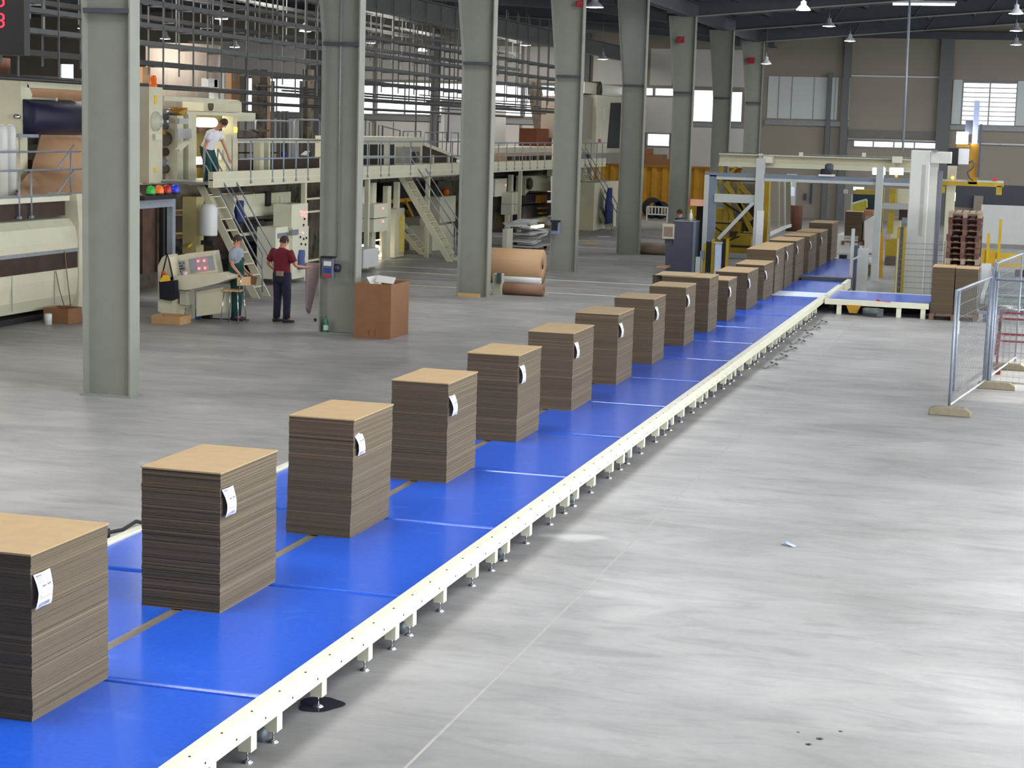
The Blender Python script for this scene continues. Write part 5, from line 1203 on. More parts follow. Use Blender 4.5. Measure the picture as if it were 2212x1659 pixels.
# ---------------------------------------------------------------- control desk and things around it
t = thing('control_desk', 'cream control desk with sloping panels of lamps and buttons, right of the first column', 'control desk', (-16.6, 34.3, 0))
yd = 33.9; P = lambda u, v, y=yd: at(u, v, y=y)
mb = MB()
a, b = P(341, 688), P(385, 660); mb.prism([P(341, 672), P(372, 690), P(374, 600), P(364, 556), P(358, 551), P(350, 556), P(341, 575)], (0, .5, 0)); mb.build('left_end', M_CREAM, t)
mb = MB(); mb.prism([P(370, 622), P(400, 627), P(428, 622), P(470, 612), P(492, 604), P(492, 596), P(470, 590), P(372, 596), P(368, 600)], (0, .55, 0)); mb.build('desk_top', M_CREAM, t)
mb = MB(); 
y2 = 34.3; Q = lambda u, v: at(u, v, y=y2)
mb.prism([Q(368, 600), Q(405, 596), Q(403, 548), Q(362, 556)], (0, .25, 0)); mb.build('left_panel_housing', M_CREAM, t)
mb = MB(); mb.prism([Q(404, 600), Q(472, 592), Q(462, 541), Q(402, 548)], (0, .25, 0)); mb.build('right_panel_housing', M_CREAM, t)
y3 = 34.28; W = lambda u, v: at(u, v, y=y3)
mb = MB(); mb.prism([W(378, 595), W(400, 592), W(398, 562), W(375, 567)], (0, .02, 0)); mb.build('left_panel', mat('panel_blue_grey', srgb(150, 156, 166), .4), t)
mb = MB(); mb.prism([W(412, 590), W(464, 582), W(458, 552), W(407, 560)], (0, .02, 0)); mb.build('right_panel', mat('panel_blue_grey', (.3, .3, .3)), t)
for u, v in ((428, 564), (441, 563), (430, 580), (443, 579)): MB().lathe(tuple(at(u, v, y=34.26)), [(.022, 0), (.022, .02), (0, .03)], 10, (0, -1, 0)).build('indicator_lamp', M_REDL, t, label='red glowing indicator lamp')
rnd = random.Random(5)
for r_ in range(4):
    for c_ in range(5):
        MB().rbox(at(381+c_*4, 570+r_*6-c_*.5, y=34.26), (.022, .02, .022)).build('button', [M_DARK, M_GREYC, M_STEEL][rnd.randrange(3)], t)
for k, (u, v) in enumerate(((412, 605), (420, 608), (428, 604), (437, 601), (444, 603), (452, 597), (459, 594), (431, 611), (440, 608), (448, 609))):
    p = at(u, v, y=33.95); MB().lathe((p.x, p.y, p.z), [(.018, -.03), (.018, .02), (0, .03)], 8).build('push_button', [M_DARK, M_RED, M_CHROME, mat('green_button', srgb(40, 130, 80), .4)][k % 4], t)
y4 = 34.1; E_ = lambda u, v: at(u, v, y=y4)
mb = MB(); mb.prism([E_(388, 628), E_(402, 630), E_(402, 692), E_(388, 690)], (0, .4, 0)); mb.prism([E_(372, 655), E_(402, 660), E_(402, 680), E_(372, 676)], (0, .3, 0)); mb.build('pedestal', M_CREAM, t)
mb = MB(); mb.prism([E_(424, 630), E_(474, 622), E_(480, 632), E_(479, 676), E_(424, 684)], (0, .35, 0)); mb.build('pedestal', M_CREAM, t)
MB().rbox(at(486, 597, y=34.0), (.16, .14, .03)).build('dark_mouse_shelf', M_DARK, t)
mb = MB(); p = at(400, 596, y=33.95); mb.lathe(tuple(p), [(.04, -.03), (.045, .09), (.038, .095), (0, .09)], 12); tag(mb.build('white_mug', mat('pinkish_mug', srgb(220, 190, 200), .4)), 'small pale mug on the control desk', 'mug')
# black bag on long straps
t = thing('black_bag', 'black bag with long straps hanging on the left end of the control desk', 'bag', (-17.0, 33.7, .6))
yb_ = 33.75; mb = MB(); mb.prism([at(343, 608, y=yb_), at(378, 606, y=yb_), at(380, 645, y=yb_), at(370, 650, y=yb_), at(345, 646, y=yb_)], (0, .14, 0)); mb.build('bag_body', mat('black_fabric', srgb(24, 22, 38), .9, 0, .2, 8), t, label='black fabric body')
MB().tube([at(349, 600, y=33.8), at(356, 570, y=33.8), at(361, 548, y=33.8), at(366, 565, y=33.8), at(374, 604, y=33.8)], .018, 6).build('strap', M_DARK, t)
mb = MB(); mb.prism([at(345, 609, y=33.72), at(364, 607, y=33.72), at(361, 596, y=33.72), at(352, 594, y=33.72)], (0, .1, 0)); mb.build('yellow_flap', M_STK, t)
MB().sphere(at(353, 590, y=33.75), .05, 10).build('red_tip', mat('orange_red', srgb(176, 70, 46), .6), t)
# floor items by the desk
a, b = at(327, 699, z=0), at(402, 700, z=0)
open_box('flat_carton', 'flat open brown cardboard tray on the floor before the control desk', a.x, b.x, a.y, a.y+.5, 0, .17, mat('light_carton', srgb(176, 140, 96), .8, 0, .08, 5))
mb = MB(); p = at(428, 690, z=0); mb.lathe((p.x, p.y, 0), [(0, 0), (.06, 0), (.06, .2), (.02, .25), (.02, .27), (0, .27)], 14); tag(mb.build('blue_canister', mat('blue_plastic', srgb(60, 84, 150), .4)), 'blue plastic canister on the floor under the desk', 'canister')
mb = MB(); p = at(447, 688, z=0); mb.rbox((p.x, p.y, .04), (.2, .12, .08)); mb.tube([(p.x-.1, p.y, .02), (p.x-.2, p.y-.1, .02), (p.x+.3, p.y-.05, .015), (p.x+.9, p.y+.1, .012)], .012, 6); tag(mb.build('foot_pedal', M_DARK), 'black foot pedal with its cable on the floor under the desk', 'pedal')
mb = MB(); p = at(484, 655, y=34.6); mb.sphere((p.x, p.y, p.z), .09, 10, (1, .7, 1.3)); tag(mb.build('white_bag', M_WHITE), 'small white plastic bag hanging behind the green overalls', 'bag')
# wooden chair
t = thing('wooden_chair', 'wooden seat chair with thin metal legs beside the man in green overalls', 'chair', (-15.7, 34.2, 0))
sx, sy, sz = at(505, 627, y=34.1).x, 34.1, at(505, 627, y=34.1).z
MB().rbox((sx, sy, sz), (.36, .36, .025), .2).build('seat', mat('light_wood', srgb(206, 168, 120), .5, 0, .08, 4, stretch=(1, 8, 1)), t)
MB().rbox((sx+.22, sy, at(520, 607, y=34.1).z), (.36, .03, .17), 1.2).build('backrest', mat('light_wood', (.5, .4, .3)), t)
for dx, dy in ((-.16, -.16), (.16, -.16), (-.16, .16), (.16, .16)):
    MB().tube([(sx+dx*.9, sy+dy*.9, sz-.01), (sx+dx*1.25, sy+dy*1.2, 0)], .012, 8).build('leg', M_CHROME, t)
for dy in (-.14, .14): MB().tube([(sx+.17, sy+dy, sz-.02), (sx+.235, sy+dy, sz+.32)], .011, 8).build('back_post', M_CHROME, t)
# bottle and ball at the second column
p = at(705, 719, z=0); t = thing('green_bottle', 'green plastic bottle with a white label standing at the foot of the second column', 'bottle', (p.x, p.y-.03, 0))
M_GB = mat('green_bottle_plastic', srgb(30, 120, 84), .25, 0, .04, 5)
MB().lathe((p.x, p.y-.03, 0), [(0, 0), (.047, .002), (.05, .02), (.05, .20), (.044, .23), (.018, .29), (.015, .32), (0, .32)], 18).build('bottle_body', M_GB, t)
MB().lathe((p.x, p.y-.03, .06), [(.051, 0), (.051, .10)], 18).build('bottle_label', mat('bottle_label_white', srgb(190, 214, 204), .6), t)
MB().lathe((p.x, p.y-.03, .318), [(.017, 0), (.017, .022), (0, .024)], 12).build('cap', M_GB, t)
p = at(681, 694, z=0); tag(MB().sphere((p.x, p.y, .035), .035, 12).build('dark_ball', mat('navy_ball', srgb(22, 22, 48), .4)), 'small dark ball on the floor left of the second column', 'ball')
# big open carton at the second column
a, b, c = at(765, 723, z=0), at(842, 728, z=0), at(885, 713, z=0); y0 = 33.0
t = thing('big_carton', 'big brown open carton standing at the second column, filled with paper', 'carton', (-12.2, y0+.6, 0))
x0, x1 = at(765, 723, y=y0).x, at(843, 727, y=y0).x; z1 = at(800, 613, y=y0).z; y1 = y0+1.05
th = .012; mb = MB(); mb.box(x0, x1, y0, y0+th, 0, z1); mb.box(x0, x1, y1-th, y1, 0, z1); mb.box(x0, x0+th, y0+th, y1-th, 0, z1); mb.box(x1-th, x1, y0+th, y1-th, 0, z1); mb.box(x0+th, x1-th, y0+th, y1-th, 0, th); mb.build('carton_body', M_KR2, t)
mb = MB(); mb.box(x0+.02, x1-.02, y0+.02, y1-.02, z1-.14, z1-.10); mb.build('packing_paper', M_WHITE, t)
mb = MB(); mb.box(x0+.3, x0+.31, y0-.002, y0, .06, .16); mb.box(x0+.42, x0+.43, y0-.002, y0, .05, .18); mb.build('printed_mark', mat('print_dark', srgb(84, 50, 40), .8), t)
for k, (u, v, w_, rz, rx, ry) in enumerate(((833, 604, .36, .2, .35, .1), (808, 606, .2, -.3, .1, .9))):
    p = at(u, v, y=y0+.45); mb = MB(); mb.rbox(p, (w_, .3, .006), rz, rx, ry); tag(mb.build('loose_sheet', M_WALLL), ['pale loose sheet sticking out of the big carton', 'folded pale sheet at the left in the big carton'][k], 'sheet')
# ---------------------------------------------------------------- floor rails, rolls, puddle, litter
M_LINE = mat('worn_pale_floor_strip', srgb(216, 212, 196), .6, 0, .12, 2); M_LINER = mat('reddish_floor_strip', srgb(160, 120, 108), .6, 0, .12, 2)
k = 30
for y, x0, x1, w_, m in ((44.5, -19.5, -9.8, .10, M_LINE), (46.42, -19.5, -9.8, .07, M_LINER), (48.35, -19.5, -9.0, .12, M_LINE), (50.2, -19.5, -14, .10, M_LINE), (57.5, -19, -12.7, .10, M_LINE), (60.2, -19, -12.7, .10, M_LINER), (62.5, -19.5, -9.5, .12, M_LINE), (66.5, -19.5, -9.5, .14, M_LINE), (70, -19.5, -12, .12, M_LINER)):
    struct('trim_%d' % k, MB().box(x0, x1, y, y+w_, 0, .006), m); k += 1
struct('trim_%d' % k, MB().box(-5.0+1.35, -5.0+1.37, -2, 42, 0, .002), mat('floor_joint', srgb(158, 155, 148), .6)); k += 1
for i in range(9):
    p = at(1290+5.5*i if i < 5 else 1262+6*(i-5), 512 if i < 5 else 527, z=0)
    tag(MB().box(p.x, p.x+.09, p.y, p.y+.3, 0, .02).build('floor_marker', M_WHITE if i < 5 else M_STK), ('white' if i < 5 else 'yellow')+' little marker on the floor rails right of the fourth column', 'floor marker', 'small markers on the floor rails')
def roll(name, label, p, L, r, m, core=True, grp=None, axis=(1, 0, 0)):
    t = thing(name, label, 'paper roll', (p[0]+L/2, p[1], p[2]-r), grp)
    MB().lathe(p, [(r*.13, 0), (r, 0), (r, L), (r*.13, L), (r*.13, 0)], 40, axis).build('wound_paper', m, t)
    if core: MB().lathe(p, [(r*.09, -.01), (r*.13, -.01), (r*.13, L+.012), (r*.09, L+.012), (r*.09, -.01)], 20, axis).build('core_tube', M_BROWN, t)
    return t
M_ROLL = mat('kraft_roll', srgb(186, 150, 112), .6, 0, .06, 2.5, stretch=(.3, 4, 4)); M_ROLLD = mat('dark_kraft_roll', srgb(140, 104, 82), .6, 0, .08, 2.5, stretch=(.3, 4, 4))
r1 = .46; yy = 46.9; x1 = at(1172, 575, y=yy).x; x0 = at(1058, 575, y=yy).x
roll('paper_roll', 'large roll of kraft paper lying behind the third column', (x0-.3, yy, r1), x1-x0+.3, r1, M_ROLL)
yy = 43.5; x0, x1 = at(1066, 625, y=yy).x, at(1174, 628, y=yy).x
roll('paper_roll', 'thin dark brown roll on the floor right of the third column', (x0, yy, .145), x1-x0, .145, M_ROLLD, core=False)
x0, x1 = at(1081, 612, y=44.2).x, at(1166, 615, y=44.2).x
t = roll('white_roll', 'slim white roll lying between the big kraft roll and the thin brown one', (x0, 44.3, .3), x1-x0, .085, M_WHITE, core=False)
MB().box(x0+.1, x1-.1, 44.22, 44.38, 0, .225).build('support_block', M_ROLLD, t)
mb = MB(); p = at(1068, 612, y=43.2); mb.box(p.x-.05, p.x+.16, 43.2, 43.5, 0, .52); tag(mb.build('pale_device', mat('pale_device', srgb(170, 168, 150), .5)), 'pale small machine part behind the foot of the third column', 'machine part')
mb = MB(); p = at(1072, 600, y=43.1); mb.rbox((p.x+.06, 43.15, .42), (.1, .08, .26)); tag(mb.build('dark_fitting', M_STEEL), 'dark fitting on the pale machine part at the third column', 'fitting')
mb = MB(); mb.box(-13.25, -12.7, 42.2, 42.32, .0, .09); tag(mb.build('wooden_plank', mat('plank_wood', srgb(196, 160, 116), .7, 0, .1, 4, stretch=(.5, 6, 6))), 'short wooden plank at the foot of the third column', 'plank')
yy = 60.6; x0, x1 = at(1386, 540, y=yy).x, at(1436, 540, y=yy).x
roll('paper_roll', 'grey brown roll lying right of the fifth column', (x0-.2, yy, .2), x1-x0+.3, .2, mat('grey_brown_roll', srgb(128, 112, 98), .6, 0, .08, 2.5), core=False)
# puddle under a foot
pm = bpy.data.materials.new('oil_puddle'); pm.use_nodes = True; b_ = pm.node_tree.nodes['Principled BSDF']; b_.inputs['Base Color'].default_value = (.03, .028, .025, 1); b_.inputs['Roughness'].default_value = .08
c = at(692, 1522, z=0); mb = MB(); vs = [(c.x, c.y, .004)]; n = 40
for i in range(n):
    an = 2*math.pi*i/n; rr = 1+.09*math.sin(3*an+.6)+.05*math.sin(5*an)
    vs.append((c.x+.155*rr*math.cos(an), c.y+.175*rr*math.sin(an), .003))
mb.add(vs, [(0, i+1, (i+1) % n+1) for i in range(n)]); tag(mb.build('oil_puddle', pm), 'dark oily puddle round a levelling foot of the conveyor', 'puddle')
rnd = random.Random(11)
for k, (u, v, w_, l_, m, nm, lab, cat) in enumerate(((1771, 1596, .026, .03, 'd', 'oil_drop', 'largest of the dark drops on the bright floor at lower right', 'stain'), (1747, 1608, .024, .02, 'd', 'oil_drop', 'lower left dark drop on the bright floor', 'stain'), (1724, 1582, .011, .014, 'd', 'oil_drop', 'upper left small dark drop on the bright floor', 'stain'), (1816, 1580, .016, .012, 'd', 'oil_drop', 'upper right small dark drop on the bright floor', 'stain'))):
    p = at(u, v, z=0); mb = MB(); mb.lathe((p.x, p.y, .0005), [(0, .0012), (w_, .001), (w_*1.05, 0)], 14); tag(mb.build(nm, pm), lab, cat)
p = at(1703, 1178, z=0); mb = MB()
mb.add([(p.x-.09, p.y+.06, .005), (p.x-.03, p.y+.03, .035), (p.x+.09, p.y-.02, .006), (p.x+.06, p.y-.08, .004), (p.x-.02, p.y-.05, .03), (p.x-.07, p.y+.0, .008)], [(0, 1, 5), (1, 4, 5), (1, 2, 4), (2, 3, 4)])
o = tag(mb.build('crumpled_wrapper', mat('wrapper_blue', srgb(176, 190, 220), .3, .2, .2, 30)), 'crumpled bluish wrapper lying on the open floor', 'litter'); o.modifiers.new('thickness', 'SOLIDIFY').thickness = .002
# loose metal parts beside the far end of the conveyor rail
for k in range(7):
    y = 32.5+k*1.35; mb = MB(); mb.rbox((-4.33+rnd.uniform(-.04, .05), y, .02), (.05, .75, .03), rnd.uniform(-.3, .1)); mb.rbox((-4.24, y+.1, .05), (.03, .4, .03), .5); mb.tube([(-4.3, y-.3, .02), (-4.2, y, .09), (-4.3, y+.4, .02)], .012, 5)
    tag(mb.build('metal_part', mat('dull_metal_part', srgb(140, 142, 142), .5, .2, .2, 9)), 'loose metal piece lying along the far end of the long conveyor rail', 'metal part', 'loose metal pieces beside the conveyor')
# ---------------------------------------------------------------- overhead frame across the line and the yellow press behind
M_YD = mat('worn_machine_yellow', srgb(168, 144, 28), .5, 0, .12, 3, dirt=(2.5, .6, srgb(140, 112, 24)))
M_FRG = mat('pale_grey_frame', srgb(176, 180, 176), .5, 0, .05, 3)
M_FRD = mat('blue_grey_frame', srgb(112, 122, 136), .5, .1, .06, 3)
YG = 54.0
t = thing('overhead_frame', 'grey steel portal frame spanning the conveyor line in the distance', 'steel frame', (-6.4, YG, 0))
xa, xb2 = -9.37, -9.02
mb = MB(); mb.box(xa, xa+.14, YG, YG+.3, 0, 2.88); mb.build('column_flange', M_FRG, t)
mb = MB(); mb.box(xa+.14, xb2, YG+.05, YG+.25, 0, 2.88); mb.build('column_web', M_FRD, t)  # lit left and shaded right of the column put into two paints
mb = MB(); yb(mb, 1541, 375, 1966, 400, YG, .25) if False else mb.box(xb2-.35, -3.0, YG+.05, YG+.25, 2.84, 2.96); mb.build('beam_web', M_FRD, t)
mb = MB(); mb.box(xb2, -3.0, YG, YG+.3, 2.76, 2.84); mb.build('beam_flange', M_FRG, t)
mb = MB(); mb.box(-7.84, -7.60, YG-.1, YG+.12, 0, 3.42); mb.build('inner_post', M_FRG, t)
mb = MB(); yb(mb, 1543, 420, 1630, 438, YG-.02, .15); mb.build('tie_beam', M_FRG, t)
mb = MB(); mb.bar(at(1628, 437, y=YG-.1), at(1552, 516, y=YG-.1), .10, .10, up=(0, 1, 0)); mb.build('diagonal_brace', M_FRG, t)
mb = MB(); mb.box(-4.36, -4.16, YG-.1, YG+.12, 0, 3.3); mb.build('inner_post', M_FRG, t)
mb = MB(); yb(mb, 1633, 455, 1648, 545, YG-.12, .06); mb.build('cable_duct', M_WHITE, t)
t = thing('gantry_beam', 'long cream beam with lit lower flange lying above the grey portal frame', 'beam', (-6.2, 56, 3.1))
za, zb_ = at(1700, 361, y=56).z, at(1700, 338, y=56).z; x0, x1 = at(1553, 340, y=56).x, at(1968, 350, y=56).x
MB().box(x0, x1, 56.1, 56.14, za, zb_).build('web', mat('taupe_cream', srgb(186, 180, 152), .5, 0, .05, 2), t); MB().box(x0, x1, 55.95, 56.3, zb_, zb_+.03).build('top_flange', M_CREAM, t)
mb = MB(); mb.prism([(x0, 55.95, za-.03), (x0, 56.1, za-.03), (x0, 56.1, za+.10), (x0, 55.95, za-.0)], (x1-x0, 0, 0)); mb.build('lower_flange', M_CREAMR, t)
for u in (1658, 1937): mb = MB(); yb(mb, u-10, 338, u+10, 352, 55.6, .4); mb.build('connector', M_CREAMR, t)
for u, v in ((1730, 333), (1866, 334), (1643, 336)): mb = MB(); yb(mb, u-4, v-4, u+4, v+5, 56.0, .1); mb.build('bolt_lug', M_CREAMR, t)
MB().tube([at(1560, 329, y=57.2), at(1965, 341, y=57.2)], .02, 6).build('thin_rail', M_GALV, t)
for u in (1600, 1700, 1800, 1900): a = at(u, 331+(u-1600)*.03, y=57.2); MB().tube([a, (a.x, a.y, zb_-.1)], .015, 6).build('rail_post', M_GALV, t)
t = thing('gantry_motor', 'black motor with pale base sitting on the grey overhead beam', 'motor', (-5.8, YG, 2.96))
p = at(1788, 372, y=YG+.1); mb = MB(); mb.lathe((p.x-.2, YG+.15, p.z-.02), [(0, 0), (.11, 0), (.12, .05), (.12, .25), (.07, .3), (0, .3)], 14, (1, 0, 0)); mb.build('motor_body', M_DARK, t)
mb = MB(); mb.lathe((p.x+.03, YG+.15, p.z), [(0, 0), (.12, 0), (.13, .2), (.08, .25), (0, .26)], 14); mb.build('gear_head', M_STEEL, t)
mb = MB(); yb(mb, 1768, 377, 1802, 381, YG+.0, .3); mb.build('base_plate', M_WHITE, t)
for k, (u0, u1) in enumerate(((1885, 1912), (1922, 1951))):
    mb = MB(); yb(mb, u0, 363, u1, 377, 54.05, .05); o = thing('flood_lamp', ('left' if not k else 'right')+' one of two bright rectangular lamps above the grey beam', 'lamp', at((u0+u1)/2, 377, y=55.2), 'bright rectangular lamps')
    mb.build('glowing_face', M_DISC, o); mb = MB(); yb(mb, u0-1, 362, u1+1, 378, 54.1, .1); mb.build('lamp_housing', M_STEEL, o)
    mb = MB(); yb(mb, (u0+u1)//2-3, 377, (u0+u1)//2+3, 384, 54.08, .1); mb.build('yellow_bracket', M_OCH, o)
YP = 61.0
t = thing('yellow_press', 'big yellow machine with lattice braces behind the portal frame', 'machine', (-8.8, YP, 0))
Z = lambda u, v: at(u, v, y=YP)
mb = MB(); yb(mb, 1552, 355, 1560, 400, YP, .2); mb.build('post', M_YD, t)
mb = MB(); yb(mb, 1552, 354, 1700, 361, YP, .25); mb.build('top_beam', M_YD, t)
mb = MB(); mb.bar(Z(1578, 374), Z(1592, 360), .08); mb.build('gusset', M_YD, t)
for u0, u1, v0, v1 in ((1563, 1573, 395, 545), (1592, 1602, 395, 440), (1545, 1549, 395, 425)):
    mb = MB(); yb(mb, u0, v0, u1, v1, YP, .2); mb.build('post', M_YD, t)
for a, b in (((1568, 395), (1625, 475)), ((1543, 395), (1556, 425)), ((1573, 425), (1585, 480)), ((1600, 400), (1622, 425)), ((1592, 430), (1625, 500))):
    mb = MB(); mb.bar(Z(*a)+Vector((0, -.1, 0)), Z(*b)+Vector((0, -.1, 0)), .14, .12, up=(0, 1, 0)); mb.build('diagonal', M_YD, t)
for a, b in (((1566, 437), (1602, 460)), ((1540, 485), (1562, 500)), ((1545, 480), (1585, 483)), ((1573, 520), (1600, 510))):
    mb = MB(); mb.bar(Z(*a)+Vector((0, -.3, 0)), Z(*b)+Vector((0, -.3, 0)), .05, .05, up=(0, 1, 0)); mb.build('dark_rod', M_DARK, t)
mb = MB(); yb(mb, 1545, 450, 1564, 530, YP+.3, .4); yb(mb, 1570, 505, 1622, 548, YP, 1.2); yb(mb, 1575, 480, 1600, 505, YP+.2, .6); mb.build('yellow_body', M_YD, t)
mb = MB(); yb(mb, 1576, 500, 1590, 512, YP-.1, .3); yb(mb, 1578, 530, 1620, 535, YP-.02, .05); yb(mb, 1612, 445, 1630, 500, YP+.6, .3); mb.build('dark_recess', M_BROWN, t)
mb = MB(); yb(mb, 1545, 386, 1640, 392, YP+.1, .2); mb.build('brown_header', M_BROWN, t)
mb = MB(); yb(mb, 1580, 395, 1630, 500, YP+1.0, .1); mb.build('grey_back_panel', M_WALL, t)
mb = MB(); yb(mb, 1543, 548, 1640, 562, YP-.4, 1.6); mb.build('grey_base', M_FRG, t)
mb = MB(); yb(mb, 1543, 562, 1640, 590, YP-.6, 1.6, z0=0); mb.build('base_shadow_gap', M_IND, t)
mb = MB(); yb(mb, 1647, 392, 1659, 532, YP-1.2, .35); mb.build('right_post', M_YD, t)
mb = MB(); xb(mb, 1640, 395, 1647, 530, at(1647, 460, y=YP-1).x, .15); mb.build('side_edge', M_OCH, t)
# screens beyond: reflective guarding
t = thing('safety_screen', 'row of tall reflective brownish safety screens beside the tall yellow post', 'safety screen', (-8.2, 66, .4))
M_SCR = mat('smoky_screen', srgb(140, 130, 100), .12, .35, .15, 1.2, dirt=(1.2, .55, srgb(92, 82, 62)))
X_ = at(1660, 500, y=60.5).x
pts = [(1659, 395, 506), (1680, 393, 497), (1693, 392, 491), (1706, 391, 487)]
ys = [60.5, 65.0, 68.5, 72.5]
for i in range(3):
    a0, a1 = at(pts[i][0], pts[i][1], y=ys[i]), at(pts[i][0], pts[i][2], y=ys[i]); b0, b1 = at(pts[i+1][0], pts[i+1][1], y=ys[i+1]), at(pts[i+1][0], pts[i+1][2], y=ys[i+1])
    MB().prism([a1, b1, b0, a0], (.04, 0, 0)).build('screen_panel', M_SCR, t)
    MB().bar(a0+Vector((.04, 0, 0)), a1+Vector((.04, 0, 0)), .06, .06).build('frame_post', M_FRG, t)
    MB().bar(a1+Vector((.04, 0, 0)), b1+Vector((.04, 0, 0)), .06, .12).build('bottom_rail', M_WHITE, t)
    MB().bar((a1.x, a1.y, .16), (b1.x, b1.y, .16), .1, .2).build('yellow_kerb', M_YD, t)
t = struct('door_1', MB().box(-11.95, -11.45, YB-.12, YB, 0, 2.2), M_WHITE)
p0, p1 = at(1703, 400, y=YB-.2), at(1719, 400, y=YB-.2)
t = struct('door_2', MB().box(p0.x, p1.x, YB-.2, YB-.12, .0, at(1710, 399, y=YB-.2).z), M_WHITE)
MB().box(p0.x+.08, p1.x-.05, YB-.22, YB-.2, 1.1, 1.55).build('door_window', mat('door_glass_bluish', srgb(180, 195, 225), .2, emit=(.75, .85, 1), estr=.5), t)
mb = MB(); yb(mb, 1699, 393, 1708, 402, YB-.3, .1); tag(mb.build('exit_sign', mat('exit_sign_green', srgb(120, 220, 130), .4, emit=(.45, 1, .5), estr=1.2)), 'small green glowing exit sign above the white door', 'sign')
mb = MB(); yb(mb, 1703, 440, 1708, 455, YB-.35, .12); tag(mb.build('fire_extinguisher', M_RED), 'red fire extinguisher left of the white door', 'fire extinguisher')
for u0, v0, u1, v1, lab in ((1750, 396, 1754, 440, 'narrow dark strip on the back wall right of the white door'), (1736, 418, 1742, 432, 'small grey box on the back wall right of the white door')):
    mb = MB(); yb(mb, u0, v0, u1, v1, YB-.1, .08); tag(mb.build('wall_box', M_STEEL), lab, 'wall box')
mb = MB(); mb.lathe((at(1715, 480, y=80).x, 80, 0), [(0, 0), (.35, 0), (.35, 1.1), (0, 1.1)], 20); tag(mb.build('paper_reel', mat('dark_brown_reel', (.1, .1, .1))), 'dark brown upright reel on the floor beyond the board stacks', 'paper reel')
# cabinets at the left foot of the frame
t = thing('dark_cabinet', 'tall dark slate cabinet left of the portal frame', 'cabinet', (-9.9, 53.6, 0))
p0, p1 = at(1455, 478, y=53.4), at(1503, 478, y=53.4)
M_SL = mat('slate_cabinet', srgb(70, 74, 88), .5, 0, .06, 2)
MB().box(p0.x, p1.x, 53.4, 54.2, 0, 1.5).build('cabinet_body', M_SL, t); MB().box(p0.x-.2, p0.x, 53.4, 54.1, 0, .78).build('side_unit', M_SL, t); MB().box(p0.x, p1.x, 53.38, 54.22, 1.5, 1.52).build('top_cap', M_GALV, t)
MB().box(p1.x-.06, p1.x+.01, 53.38, 53.4, 0, 1.5).build('edge_strip', M_FRD, t)
t = thing('crt_monitor', 'beige box monitor on a bracket left of the dark slate cabinet', 'monitor', (-10.4, 53.2, 1.1))
mb = MB(); yb(mb, 1431, 484, 1456, 516, 53.3, .4); mb.build('case', mat('beige_plastic', srgb(190, 182, 158), .5), t)
mb = MB(); yb(mb, 1434, 490, 1453, 510, 53.28, .02); mb.build('screen', mat('screen_brown', srgb(136, 122, 110), .2), t)
mb = MB(); yb(mb, 1436, 516, 1452, 528, 53.4, .15); mb.build('bracket', M_STEEL, t)
mb = MB(); yb(mb, 1417, 575, 1441, 579, 52.6, .5); tag(mb.build('tray', M_KR), 'small tan tray on a stand in front of the dark slate cabinet', 'tray')
mb = MB(); mb.bar(at(1438, 579, y=52.7), at(1424, 604, y=52.7), .03); mb.bar(at(1420, 604, y=52.7), at(1440, 600, y=52.7), .03); p = at(1424, 604, y=52.7); mb.bar(p, (p.x, p.y, 0), .03); tag(mb.build('tray_stand', M_GALV), 'thin stand carrying the small tan tray', 'stand')
t = thing('salmon_box', 'salmon coloured box with a red end beside the top of the dark cabinet', 'box', (-9.8, 53.2, 2.0))
mb = MB(); yb(mb, 1491, 431, 1519, 445, 53.9, .3); mb.build('box_body', mat('salmon', srgb(214, 160, 130), .6), t); mb = MB(); yb(mb, 1487, 433, 1491, 443, 53.9, .3); mb.build('red_end', M_RED, t)
mb = MB(); yb(mb, 1488, 444, 1500, 478, 54.2, .1); mb.build('yellow_stripe', M_YD, t)
mb = MB(); yb(mb, 1502, 445, 1520, 590, 54.35, .1, z0=0); mb.build('black_panel', M_DARK, t)
mb = MB(); p = at(1492, 477, y=53.7); mb.lathe((p.x, p.y, 1.52), [(0, 0), (.05, 0), (.05, .2), (.02, .25), (.02, .33), (0, .34)], 12); tag(mb.build('spray_bottle', M_WHITE), 'white spray bottle on top of the dark slate cabinet', 'bottle')
# guard posts with black mesh
t = thing('light_curtain_fence', 'short yellow posts with black mesh panels at the foot of the portal frame', 'safety fence', (-8.9, 52.4, 0))
for u in (1521, 1539, 1570): mb = MB(); yb(mb, u-3, 516 if u > 1530 else 526, u+3, 592, 52.5, .08, z0=0); mb.build('yellow_post', M_YD, t)
for u0, u1, v in ((1524, 1536, 522), (1558, 1568, 516)): mb = MB(); yb(mb, u0, v, u1, 592, 52.54, .02, z0=.1); mb.build('mesh_panel', M_DARK, t)
mb = MB(); yb(mb, 1544, 526, 1557, 600, 52.3, .12, z0=0); mb.build('white_post', mat('bluish_white_post', srgb(190, 204, 226), .4), t)
mb = MB(); yb(mb, 1543, 523, 1560, 526, 52.28, .16); mb.build('post_cap', M_FRG, t)
mb = MB(); yb(mb, 1502, 555, 1512, 600, 52.3, .1, z0=0); mb.build('grey_post', M_FRG, t)
mb = MB(); yb(mb, 1512, 542, 1521, 558, 52.35, .1); mb.build('switch', M_FRD, t)

